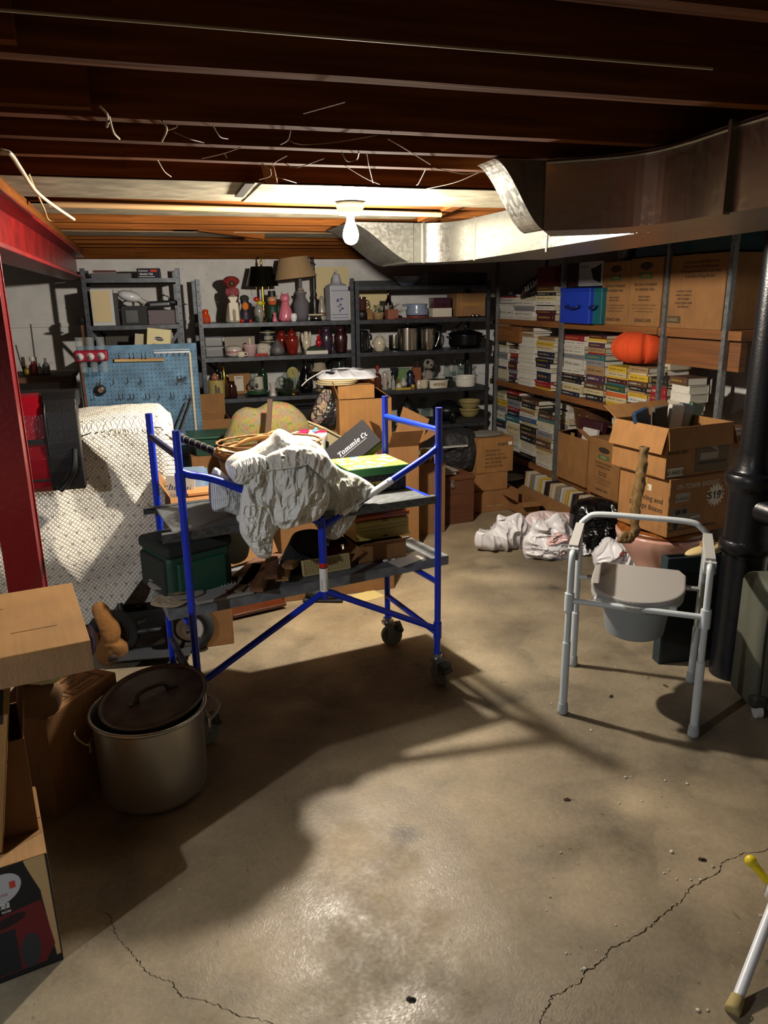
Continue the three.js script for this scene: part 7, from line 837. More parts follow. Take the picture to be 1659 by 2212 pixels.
// cartons and boxes on the bottom plank
{
  const rowCarton = (label, px0, px1, pyt, pyb, fx, d, opt = {}) => { const py = (pyt + pyb) / 2, a = zAt(px0, py, fx), b = zAt(px1, py, fx), top = onX((px0 + px1) / 2, pyt, fx).y; return [carton(opt.name || 'moving_carton', label, [fx + d / 2, yL, (a + b) / 2], [Math.abs(b - a) - 0.006, top - yL, d], -Math.PI / 2, opt), top, (a + b) / 2, Math.abs(b - a)]; };
  const [c1] = rowCarton('plain open carton with old tape next to the galvanised post', p6(437), p6(612), y7(325), y7(600), FX - 0.02, 0.38, { mat: card(0x8e6232), open: { l: -75, r: -70, b: -80 } }); part('tape', [bx(0.05, 0.1, 0.001, 0.0, c1.children[0].geometry.boundingBox ? 0.3 : 0.32, 0.1912), bx(0.06, 0.13, 0.001, -0.02, 0.16, 0.1912)], tapeM, c1, { label: 'old brown tape' });
  const [c2, t2] = rowCarton('printed moving carton under the red shoe box', p6(616), p6(800), y7(350), y7(650), FX - 0.04, 0.4, { mat: card(0x8a5f30), tape: false, prints: [['f', 0.5, 0.48, 0.9, 0.85, boxPrintA, 256]] });
  const [c3, t3] = rowCarton('third moving carton tucked behind the taped carton corner', p6(806), p6(905), y7(450), y7(680), FX - 0.03, 0.36, { mat: card(0x84592c), tape: false, prints: [['f', 0.5, 0.75, 0.8, 0.3, (g, w, h) => lines(g, ['Moving and', 'Storage Boxes'], w * 0.08, h * 0.45, h * 0.3, h * 0.36, INK, 'left'), 128]] });
  const t1 = onX(p6(520), y7(325), FX - 0.02).y;
  { const z = zAt(p6(575), y7(300), FX), o = thing('maroon_album', 'maroon album standing in the plain open carton', 'album', [FX + 0.08, t1 - 0.08, z]); part('cover', at(bx(0.05, 0.2, 0.26, 0, 0.1, 0, 0.006), 0, 0, 0, 0, 0.1, -0.12), m(0x340f18, 0.6), o); part('white_edge', at(bx(0.02, 0.13, 0.16), -0.045, 0.09, 0.07, 0, 0.1, -0.12), m(0xb3b2ae, 0.8), o, { label: 'white pillow shaped page edge' }); }
  { const z = zAt(p6(800), y7(265), FX + 0.06), o = thing('hat_box', 'round white hat box dotted with small blue flowers', 'hat box', [FX + 0.16, t2 + 0.001, z]), y = onX(p6(800), y7(235), FX + 0.05).y - t2; const c = canvasTex(256, 64, (g, w, h) => { g.fillStyle = '#c4c1b6'; g.fillRect(0, 0, w, h); g.fillStyle = '#3b4266'; for (let i = 0; i < 40; i++) { g.beginPath(); g.arc((i * 53) % w, (i * 29) % h, 3, 0, 7); g.fill(); } }); c.wrapS = THREE.RepeatWrapping; c.repeat.set(2, 1); const mt = new THREE.MeshStandardMaterial({ map: c, roughness: 0.7 }); part('box', cy(0.13, 0.13, y - 0.03, 0, (y - 0.03) / 2, 0, 48), mt, o, { keep: true }); part('lid', [cy(0.135, 0.135, 0.032, 0, y - 0.016, 0, 48)], mt, o, { keep: true }); }
  { const z0 = zAt(p6(692), y7(380), FX - 0.12), z1 = zAt(p6(850), y7(380), FX - 0.12), yb = onX(p6(760), y7(425), FX - 0.1).y, o = thing('shoe_box', 'bright red shoe box with its lid on', 'shoe box', [FX - 0.03, t2 + 0.002, (z0 + z1) / 2 + 0.05], -0.35), w = 0.29; part('box', bx(0.17, 0.1, w, 0, 0.05, 0, 0.003), m(0xa81024, 0.5), o); part('lid', bx(0.176, 0.035, w + 0.006, 0, 0.098, 0, 0.003), m(0xb51228, 0.45), o); }
  { const z = zAt(p6(560), y7(215), FX + 0.15), yb = onX(p6(560), y7(275), FX + 0.2).y, o = thing('wicker_tray', 'dark studded wicker basket on the bottom plank piles', 'basket', [FX + 0.3, t1 + 0.01, z]); part('basket', at(new THREE.CylinderGeometry(0.17, 0.14, 0.16, 36, 1, true), 0, 0.08, 0), m(0x5c3414, 0.5, 0, { map: repc(weave, 22), bumpMap: repc(weave, 22), bumpScale: 0.006, side: THREE.DoubleSide }), o); part('rim', tor(0.172, 0.009, 0, 0.16, 0), m(0x6a3f18, 0.5), o); const st = []; for (let i = 0; i < 30; i++) st.push(sph(0.006, Math.cos(i * 0.42) * 0.16, 0.04 + (i % 4) * 0.033, Math.sin(i * 0.42) * 0.16, 1, 1, 1, 8)); part('studs', st, m(0xb8843a, 0.4, 0.3), o); part('base', cy(0.14, 0.14, 0.01, 0, 0.005, 0), m(0x4a2c12, 0.7), o); carton('basket_carton', 'hidden brown carton carrying the studded basket', [FX + 0.36, yL, z - 0.02], [0.3, t1 - yL + 0.005, 0.2], -Math.PI / 2, { mat: card(0x6e4c28), tape: false }); }
}
{ // carton of records on the floor beneath
  const a = onY(1117, 1118, 0), b = onY(1255, 1120, 0), z0 = zAt(1117, 1100, FX - 0.1), z1 = zAt(1258, 1110, FX - 0.1), w = Math.abs(z1 - z0);
  const x = FX - 0.1, top = onX(1180, y7(685), x).y, c = carton('record_carton', 'low brown carton of magazines and records under the bottom plank', [x + 0.14, 0, (z0 + z1) / 2], [w, Math.max(0.11, top), 0.28], -Math.PI / 2, { mat: card(0x5c3e22), open: { f: 150, fl: 0.1 } });
  const n = 24; for (let i = 0; i < n; i++) { const zz = z0 + (z1 - z0) * (i + 0.7) / (n + 0.5), k = ['maroon', 'cream', 'white', 'tan', 'grey', 'white', 'cream', 'yellow', 'white', 'black'][i % 10]; const b2 = thing('magazine', `${k} magazine, ${['first', 'second', 'third', 'fourth', 'fifth', 'sixth', 'seventh', 'eighth', 'ninth', 'tenth', 'eleventh', 'twelfth', 'thirteenth', 'fourteenth', 'fifteenth', 'sixteenth', 'seventeenth', 'eighteenth', 'nineteenth', 'twentieth', 'twenty-first', 'twenty-second', 'twenty-third', 'last'][i]} of the row in the record carton`, 'magazine', [x + 0.13, 0.006, zz], 0, 'magazines in the record carton'); part('cover', at(bx(0.2, rr(0.19, 0.22), w / n * 0.62), 0, 0.1, 0, 0.22 - 0.02 * (i % 3)), m(COL[k], 0.7), b2); }
  solo('open_magazine', 'open white magazine sagging over the record carton corner', 'magazine', at(puffGeo([[-0.12, -0.07], [0.1, -0.08], [0.12, 0.07], [-0.1, 0.08]], 0.016, 0.002, { folds: 0.004, freq: 10, rings: 14, n: 50 }), 0, 0.003, 0, -Math.PI / 2), m(0x9c978a, 0.85), [x - 0.06, Math.max(0.11, top) + 0.04, z0 - 0.02], 0.4, undefined, { keep: true });
}

// ------------------------------------------------------------------ heap of cartons behind the scaffold
const floorCarton = (name, label, px0, px1, pyt, z, d, opt = {}) => { const f = FB(px0, px1, pyt, pyt + 60, z), top = onZ((px0 + px1) / 2, pyt, z).y; carton(name, label, [f.x, opt.y || 0, z - d / 2], [f.w, top - (opt.y || 0), d], opt.turn || 0, opt); return { x: f.x, y: top, w: f.w, z: z - d / 2 }; };
const onTop = (name, label, cat, px0, px1, h, y, z, d, mat, turn = 0, tilt = 0) => { const f = FB(px0, px1, 1000, 1010, z), t = thing(name, label, cat, [f.x, y, z - d / 2], turn); part('body', bx(f.w, h, d, 0, h / 2, 0, 0.004), mat, t); if (tilt) t.rotation.z = tilt; return t; };
{
  const lo = floorCarton('storage_carton', 'lower plain carton behind the worn scaffold end', 376, 492, 1162, -3.42, 0.3, { mat: card(0x6e4a28), tape: false });
  const c = floorCarton('storage_carton', 'open carton of magazines behind the worn scaffold end', 368, 470, 1072, -3.4, 0.3, { mat: card(0x7c5530), y: lo.y + 0.001, open: { f: 100, l: 30, r: 70, fl: 0.07, sl: 0.08 } });
  const mags = [['white folder with printed letters', 0xb9b7ae, 372, 0.16], ['pale blue booklet', 0x7f9ab8, 402, 0.19], ['sky blue booklet', 0x6a8fb5, 418, 0.17], ['pink magazine', 0xa06a6a, 434, 0.12], ['tan magazine', 0x9a7a4c, 388, 0.14]];
  mags.forEach(([lab, col, px, h], i) => { const p = onZ(px + 12, 1060, -3.46), t = thing('booklet', lab + ' sticking out of the open carton', 'booklet', [p.x, c.y - 0.08, -3.47 - i * 0.03], 0.1 * i - 0.2); part('cover', at(bx(0.13, h, 0.008, 0, h / 2, 0), 0, 0, 0, -0.1, 0, 0.1 * (i % 3) - 0.1), m(col, 0.7), t); if (i === 0) print(t, 0.12, 0.06, [0.0, h * 0.72, 0.012 - 0.012], [-0.1, 0, -0.1], (g, w, h2) => lines(g, ['Schedule'], w * 0.5, h2 * 0.8, h2 * 0.6, 1, '#23283a', 'center', 'italic bold', 'serif'), 128); });
  carton('paper_ream', 'orange and cream magazine lying across the open carton', [c.x + 0.05, c.y + 0.003, -3.45], [0.16, 0.014, 0.12], 0.1, { mat: m(0xa06a3a, 0.8), tape: false });
  // dim cartons against the jars rack
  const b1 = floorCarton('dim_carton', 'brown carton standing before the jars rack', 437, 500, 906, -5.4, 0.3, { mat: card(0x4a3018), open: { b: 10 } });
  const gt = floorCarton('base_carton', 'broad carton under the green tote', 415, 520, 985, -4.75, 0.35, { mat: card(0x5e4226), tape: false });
  { const t = onTop('green_tote', 'dark green plastic tote lid behind the bat grip', 'tote', 426, 503, 0.11, gt.y + 0.001, -4.78, 0.28, m(0x0f3326, 0.45)); part('rim', bx(0.3, 0.014, 0.3, 0, 0.11, 0, 0.004), m(0x12402f, 0.4), t); part('latch', bx(0.04, 0.03, 0.012, 0.06, 0.09, 0.142, 0.003), m(0x0c261d, 0.4), t); }
  // floral pillow on cartons
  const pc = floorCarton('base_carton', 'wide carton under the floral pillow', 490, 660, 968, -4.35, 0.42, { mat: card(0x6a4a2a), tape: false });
  const fl = tex(512, 512, (u, v) => { let c = [124, 114, 76]; const a = fbm(u * 6, v * 6, 3, 6); if (a > 0.54) c = [128, 120, 62]; if (a < 0.42) c = [120, 108, 84]; const q = vnoise(u * 18 + 4, v * 18, 18), w = vnoise(u * 18 + 90, v * 18 + 30, 18); if (q > 0.78) c = [150, 92, 74]; if (w > 0.83) c = [96, 104, 52]; return c.map((k) => k * (0.9 + 0.2 * vnoise(u * 90, v * 90, 90))); });
  const flM = new THREE.MeshStandardMaterial({ map: repc(fl, 4.5), roughness: 0.95 });
  puff('floral_pillow', 'plump floral cushion in yellow and pink on the wide carton', 'cushion', [[482, 965], [490, 930], [507, 893], [530, 880], [556, 882], [585, 868], [625, 872], [655, 895], [668, 920], [664, 955], [630, 968], [560, 972]], -4.52, 0.11, 0.13, flM, { folds: 0.02, freq: 6, rings: 34, n: 120, sd: 6, ridge: 0, flat: 0.45, base: pc.y });
  { const a = onZ(570, 962, -4.1), b = onZ(588, 866, -4.25), o = thing('slotted_rail', 'brown slotted shelf rail leaning on the floral cushion', 'rail', [a.x - (b.x - a.x) * 0.9, pc.y - 0.35, -4.02]); o.position.y = 0; part('rail', bar([-0.04, 0, 0.12], [b.x - o.position.x, b.y, -0.3], 0.028, 0.012), m(0x4a3526, 0.6), o); }
  // cartons with the white baby seat, dark shoe box
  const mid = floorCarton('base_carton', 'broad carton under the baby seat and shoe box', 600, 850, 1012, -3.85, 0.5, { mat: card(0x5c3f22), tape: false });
  const es = floorCarton('lettered_carton', 'carton with white lettering behind the baby seat', 664, 708, 930, -4.38, 0.25, { mat: card(0x7d5328), tape: false, prints: [['f', 0.4, 0.82, 0.7, 0.22, (g, w, h) => lines(g, ['ES'], w * 0.3, h * 0.85, h * 0.9, 1, '#b9a98a'), 128]] });
  { const p = onZ(676, 985, -3.92), y = mid.y + 0.001, t = thing('baby_seat', 'white plastic baby seat with hot pink cushions', 'baby seat', [p.x, y, -4.0], 0.3), R = onZ(712, 950, -3.92).x - p.x; const top = onZ(676, 940, -3.92).y - y; part('shell', lathe([[0.01, 0], [R * 0.9, 0], [R * 0.95, top * 0.8], [R * 1.05, top * 0.92], [R, top], [R * 0.6, top * 1.02], [R * 0.5, top * 0.8], [0.01, top * 0.75]], 36), m(0xc6c4c2, 0.35), t); for (const [x, z] of [[-0.05, 0.0], [0.055, 0.03], [0.0, -0.06]]) part('cushion', sph(R * 0.36, x, top * 1.0, z, 1, 0.3, 0.75), m(0xa80f46, 0.6), t); for (const [x, z] of [[0.02, 0.02], [0.06, -0.03]]) part('bead', sph(0.01, x, top * 1.06, z, 1, 1, 1, 10), m(0x5a9ab8, 0.4), t); part('dark_panel', bx(0.006, top * 0.6, 0.1, R * 0.97, top * 0.4, 0, 0.002), m(0x18181a, 0.5), t); }
  { const p = onZ(764, 970, -3.9), t = thing('shoe_carton', 'black box with white script and a lime green side', 'box', p); t.rotation.set(0.95, 0, 0.62, 'ZXY'); part('lid', bx(0.27, 0.02, 0.16, 0, 0.05, 0, 0.003), m(0x1b191c, 0.9), t); part('base', bx(0.265, 0.1, 0.155, 0, -0.01, 0, 0.003), m(0x4f8a2c, 0.5), t, { label: 'lime green lower box' }); print(t, 0.2, 0.07, [0, 0.0608, 0], [-Math.PI / 2, 0, 0], (g, w, h) => { g.fillStyle = '#cfcfcf'; g.font = `italic bold ${h * 0.5}px serif`; g.fillText('Tommie Co', w * 0.03, h * 0.6); g.fillRect(w * 0.03, h * 0.72, w * 0.9, 2); }, 256); }
  { const t = onTop('label_carton', 'small navy carton with a round cream label', 'box', 776, 806, 0.1, mid.y + 0.001, -3.9, 0.06, m(0x20222c, 0.6)); print(t, 0.05, 0.05, [0.01, 0.06, 0.031], [0, 0, 0], (g, w, h) => { g.fillStyle = '#b08a54'; g.beginPath(); g.arc(w / 2, h / 2, w * 0.46, 0, 7); g.fill(); lines(g, ['HAVOC'], w / 2, h * 0.58, h * 0.24, 1, '#2a2418'); }, 64); }
  onTop('flat_carton', 'flat tan carton behind the small navy carton', 'cardboard box', 690, 770, 0.05, mid.y + 0.001, -4.02, 0.2, card(0x7a5632), 0.1);
  // the lettered storage carton with its load
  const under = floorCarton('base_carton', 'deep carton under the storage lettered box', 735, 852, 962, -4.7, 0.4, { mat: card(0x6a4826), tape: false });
  const sc = floorCarton('storage_lettered_carton', 'large open carton lettered for storage in the middle of the heap', 733, 846, 862, -4.68, 0.38, { y: under.y + 0.001, mat: card(0xa8773c), open: { l: 18, r: -55, b: 5, fl: 0.1, sl: 0.12 }, prints: [['f', 0.45, 0.25, 0.8, 0.26, (g, w, h) => { lines(g, ['Storage'], w * 0.02, h * 0.8, h * 0.75, 1, INK, 'left'); lines(g, ['Boxes'], w * 0.6, h * 0.8, h * 0.75, 1, INK, 'left'); }, 256]] });
  onTop('carton_tray', 'tan carton tray lying on the open storage carton', 'cardboard tray', 735, 812, onZ(780, 833, -4.68).y - sc.y, sc.y + 0.001, -4.7, 0.3, card(0xb5823f));
  { const y = onZ(780, 833, -4.68).y + 0.004, p = onZ(735, 840, -4.62); for (let i = 0; i < 3; i++) { const t = thing('round_hoop', ['lowest', 'middle', 'topmost'][i] + ' cream round board of the stack on the carton tray', 'round board', [p.x + 0.02 + i * 0.012, y + i * 0.012, -4.82], 0.3 * i); part('disc', lathe([[0.001, 0], [0.13, 0], [0.134, 0.005], [0.13, 0.011], [0.001, 0.011]], 48), m([0xaa9c78, 0xb9aa84, 0xc2b48e][i], 0.8), t); }
    const s = thing('folded_banner', 'folded white plastic sheet with black stripes on the hoops', 'plastic sheet', [p.x + 0.09, y + 0.037, -4.86], -0.1); part('sheet', at(puffGeo([[-0.16, -0.07], [0.18, -0.09], [0.2, 0.04], [0.1, 0.09], [-0.12, 0.1], [-0.18, 0.03]], 0.045, 0.002, { folds: 0.012, freq: 9, rings: 26, n: 90, sd: 8 }), 0, 0.004, 0, -Math.PI / 2 + 0.1), m(0xb9bac0, 0.45), s, { keep: true }); part('stripe', [at(bx(0.22, 0.012, 0.02), 0.02, 0.046, 0.02, 0, -0.15), at(bx(0.03, 0.012, 0.06), -0.1, 0.035, 0.05, 0, 0.5)], m(0x17171a, 0.5), s); part('cord', tube([[-0.14, 0.05, 0.05], [-0.24, 0.0, 0.07], [-0.29, -0.04, 0.08]], 0.004, 16, 6), m(0xb3b2ae, 0.7), s); }
  // patterned bag and cream drawer
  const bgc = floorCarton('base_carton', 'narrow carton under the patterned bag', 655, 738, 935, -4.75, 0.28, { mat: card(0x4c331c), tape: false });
  const pat = tex(256, 256, (u, v) => { const a = vnoise(u * 14, v * 14, 14), b = vnoise(u * 14 + 60, v * 14 + 20, 14); return a > 0.62 ? [150, 132, 104] : b > 0.68 ? [128, 82, 84] : a < 0.3 ? [104, 96, 88] : [30, 27, 27]; });
  puff('patterned_bag', 'black bag with a flowered panel on the narrow carton', 'bag', [[664, 922], [676, 880], [692, 850], [708, 836], [726, 842], [738, 865], [740, 900], [730, 925], [700, 932]], -4.88, 0.12, 0.1, m(0x131214, 0.35), { rings: 24, n: 80, folds: 0.01, freq: 8, base: bgc.y });
  puff('flowered_scarf', 'flowered cloth scarf folded over the black bag', 'cloth', [[672, 905], [682, 870], [698, 843], [714, 838], [716, 852], [706, 880], [698, 910], [686, 918]], -4.78, 0.03, 0.02, new THREE.MeshStandardMaterial({ map: repc(pat, 4), roughness: 0.8 }), { rings: 16, n: 60, folds: 0.004, freq: 12 });
  { const p = onZ(712, 945, -4.5), t = thing('plastic_case', 'cream plastic lidded case tipped up on the heap', 'case', [p.x - 0.03, onZ(712, 965, -4.5).y, -4.56], 0.5), cm = m(0xb4a988, 0.5); t.rotation.set(0.15, 0.45, -0.5, 'YXZ'); part('tray', [bx(0.22, 0.008, 0.15, 0, 0.004, 0), bx(0.22, 0.085, 0.008, 0, 0.043, 0.075), bx(0.22, 0.085, 0.008, 0, 0.043, -0.075), bx(0.008, 0.085, 0.15, 0.11, 0.043, 0), bx(0.008, 0.085, 0.15, -0.11, 0.043, 0)], cm, t); part('lid', bx(0.25, 0.012, 0.18, 0, 0.092, 0, 0.003), m(0xc2b896, 0.5), t); part('latch', bx(0.03, 0.02, 0.004, 0.04, 0.06, 0.08), m(0x16150f, 0.6), t); }
  // right hand cartons, chest, black duffel
  const r1 = floorCarton('open_brown_carton', 'open brown carton behind the scaffold corner post', 838, 905, 965, -4.45, 0.35, { mat: card(0x835830), open: { f: 40, r: 60, l: 20, fl: 0.15, sl: 0.15 } });
  { const p = onZ(880, 985, -4.4), t = thing('bent_cardboard', 'bent tan cardboard sheet leaning on the open brown carton', 'cardboard', [p.x + 0.03, r1.y + 0.003, -4.5], 0.2); part('sheet', at(bx(0.2, 0.22, 0.005, 0, 0.11, 0), 0, 0, 0, -0.3, 0, -0.5), card(0x8a6034), t); }
  const ch0 = FB(903, 1022, 1028, 1122, -4.9), ch = thing('wooden_chest', 'reddish brown wooden chest with a steel latch on the floor', 'chest', [ch0.x, 0, -4.9 - 0.2], 0.1); { const h = onZ(960, 1032, -4.9).y; part('body', bx(ch0.w, h - 0.03, 0.4, 0, (h - 0.03) / 2, 0, 0.004), wood(0x5a3216), ch); part('lid', bx(ch0.w + 0.01, 0.03, 0.41, 0, h - 0.015, 0, 0.004), wood(0x633818), ch); part('latch', [bx(0.03, 0.05, 0.006, 0.03, h - 0.05, 0.203, 0.002), tor(0.012, 0.003, 0.03, h - 0.065, 0.208, 0)], m(0x8a8478, 0.35, 0.8), ch);
    const dy = h + 0.001; { const t = onTop('white_tray', 'white plastic tray lying on the wooden chest', 'tray', 905, 985, 0.03, dy, -4.95, 0.25, m(0x9a958c, 0.5), 0.1); part('rim', bx(0.3, 0.008, 0.28, 0, 0.03, 0, 0.003), m(0x8b867c, 0.5), t); }
    const duf = puff('black_duffel', 'bulging black duffel with pale printed stripes', 'bag', [[952, 1012], [948, 970], [956, 935], [985, 925], [1020, 930], [1032, 960], [1030, 1000], [1008, 1018]], -5.3, 0.14, 0.12, m(0x101013, 0.7), { rings: 24, n: 90, folds: 0.016, freq: 8, base: 0.02 + onZ(990, 1018, -5.3).y * 0.96 });
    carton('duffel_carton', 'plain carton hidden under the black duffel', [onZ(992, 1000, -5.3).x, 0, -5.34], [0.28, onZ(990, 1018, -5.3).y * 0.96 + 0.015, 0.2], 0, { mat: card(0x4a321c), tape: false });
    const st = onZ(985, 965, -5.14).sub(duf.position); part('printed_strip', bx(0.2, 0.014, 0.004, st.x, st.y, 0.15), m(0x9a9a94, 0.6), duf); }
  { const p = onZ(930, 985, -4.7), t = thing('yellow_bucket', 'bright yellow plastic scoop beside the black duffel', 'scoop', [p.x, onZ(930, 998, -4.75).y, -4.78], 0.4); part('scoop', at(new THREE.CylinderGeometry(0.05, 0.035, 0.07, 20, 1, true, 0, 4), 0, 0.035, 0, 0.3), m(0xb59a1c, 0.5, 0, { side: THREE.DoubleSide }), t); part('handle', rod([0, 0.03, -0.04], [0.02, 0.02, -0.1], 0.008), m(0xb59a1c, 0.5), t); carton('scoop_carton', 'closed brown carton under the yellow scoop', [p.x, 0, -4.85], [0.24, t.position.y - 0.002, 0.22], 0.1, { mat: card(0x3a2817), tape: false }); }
  // the wholesaler carton stack
  const w1 = floorCarton('stacked_carton', 'lowest printed carton of the stack by the plank shelves', 1016, 1120, 1062, -5.12, 0.34, { mat: card(0x6a4626), prints: [['f', 0.5, 0.3, 0.8, 0.22, (g, w, h) => lines(g, ['1-850-C   LUMASIX'], w / 2, h * 0.7, h * 0.5, 1, '#a08a68'), 256]] });
  const w2 = floorCarton('stacked_carton', 'plain middle carton of the stack by the plank shelves', 1016, 1096, 1022, -5.16, 0.3, { y: w1.y + 0.002, mat: card(0x7c542c), tape: false });
  const w3 = floorCarton('stacked_carton', 'top lettered carton of the stack by the plank shelves', 1028, 1108, 946, -5.16, 0.3, { y: w2.y + 0.001, mat: card(0x86602f), turn: 0.06, prints: [['f', 0.55, 0.5, 0.9, 0.9, (g, w, h) => { lines(g, ['napco'], w * 0.5, h * 0.2, h * 0.14, 1, '#2a1c12', 'left'); g.fillStyle = '#c9c4b4'; g.fillRect(w * 0.83, h * 0.1, w * 0.12, h * 0.1); lines(g, ['DECORATED', 'CERAMIC 24/CS', 'WHITE VASES 4x4', 'NO. 101 KK2C', 'MADE IN 1950'], w * 0.12, h * 0.38, h * 0.095, h * 0.125, '#4a3420', 'left'); }, 256]] });
  solo('magazine_stack', 'curled magazines lying on the top lettered carton', 'magazine', at(puffGeo([[-0.1, -0.08], [0.12, -0.09], [0.13, 0.08], [-0.11, 0.09]], 0.02, 0.002, { folds: 0.004, freq: 10, rings: 14, n: 50 }), 0, 0.004, 0, -Math.PI / 2, 0, 0), m(0x6a655c, 0.8), [w3.x - 0.03, w3.y + 0.003, w3.z], 0.2, undefined, { keep: true });
  const w4 = floorCarton('low_carton', 'low brown carton with white crumpled paper beside the plank shelves', 1122, 1165, 1085, -4.95, 0.25, { mat: card(0x5c3e20), open: { l: 60, f: 110, fl: 0.06, sl: 0.08 } });
}
// ------------------------------------------------------------------ plastic bags on the floor
{
  const pl = m(0xcfced2, 0.4), pk = m(0xc8a9a8, 0.45);
  const bag = (label, pts, z, f, b, mat, o) => puff(mat === undefined ? 'plastic_bag' : 'plastic_bag', label, 'plastic bag', pts, z, f, b, mat || pl, { folds: 0.04, freq: 11, rings: 90, n: 260, flat: 0.9, base: 0, ...o });
  bag('flat white plastic bag trailing beside the bulging ones', [[1028, 1180], [1030, 1148], [1048, 1150], [1070, 1140], [1076, 1112], [1094, 1116], [1122, 1108], [1140, 1130], [1156, 1160], [1144, 1188], [1080, 1191]], -4.28, 0.09, 0.12, undefined, { sd: 2 });
  bag('largest white plastic bag bulging with pink things', [[1136, 1206], [1130, 1168], [1146, 1146], [1152, 1122], [1178, 1124], [1204, 1108], [1224, 1130], [1250, 1156], [1284, 1192], [1270, 1206], [1238, 1217], [1180, 1221]], -4.06, 0.12, 0.14, undefined, { sd: 11 });
  bag('white plastic bag with a pink lining behind the largest one', [[1130, 1150], [1138, 1115], [1165, 1104], [1205, 1106], [1245, 1112], [1252, 1135], [1230, 1160], [1180, 1165]], -4.35, 0.1, 0.14, m(0xc6b6b8, 0.4), { sd: 31 });
  const b4 = bag('small white plastic bag with a red mark near the toilet', [[1288, 1229], [1282, 1196], [1298, 1178], [1312, 1160], [1336, 1168], [1352, 1158], [1372, 1178], [1390, 1205], [1393, 1232], [1340, 1237]], -3.75, 0.09, 0.12, undefined, { sd: 41 });
  puff('pink_cloth', 'pale pink cloth showing through the largest bag', 'cloth', [[1182, 1196], [1180, 1172], [1204, 1150], [1230, 1160], [1238, 1188], [1212, 1204]], -3.975, 0.02, 0.04, pk, { rings: 40, n: 120, folds: 0.035, freq: 16, flat: 0.9, sd: 17 });
  puff('pink_towel', 'pale pink towel in the small bag by the toilet', 'cloth', [[1335, 1230], [1338, 1205], [1362, 1192], [1386, 1212], [1392, 1231]], -3.69, 0.02, 0.04, pk, { rings: 40, n: 120, folds: 0.035, freq: 16, base: 0, flat: 0.9, sd: 19 });
  { const p = onZ(1347, 1196, -3.65).sub(b4.position); part('printed_mark', tube([[0.02, 0.006, 0], [-0.012, 0.008, 0.004], [-0.022, -0.002, 0.004], [-0.012, -0.014, 0.004], [0.004, -0.012, 0]], 0.004, 20, 5).translate(p.x, p.y, 0.1), m(0x9e2a1c, 0.6), b4); }
  puff('black_trash_bag', 'glossy black refuse bag slumped behind the white bags', 'plastic bag', [[1245, 1180], [1238, 1130], [1250, 1090], [1290, 1075], [1340, 1090], [1362, 1130], [1358, 1175], [1300, 1186]], -4.05, 0.1, 0.2, m(0x08080a, 0.25), { folds: 0.03, freq: 12, rings: 46, n: 150, sd: 7, base: 0 });
}
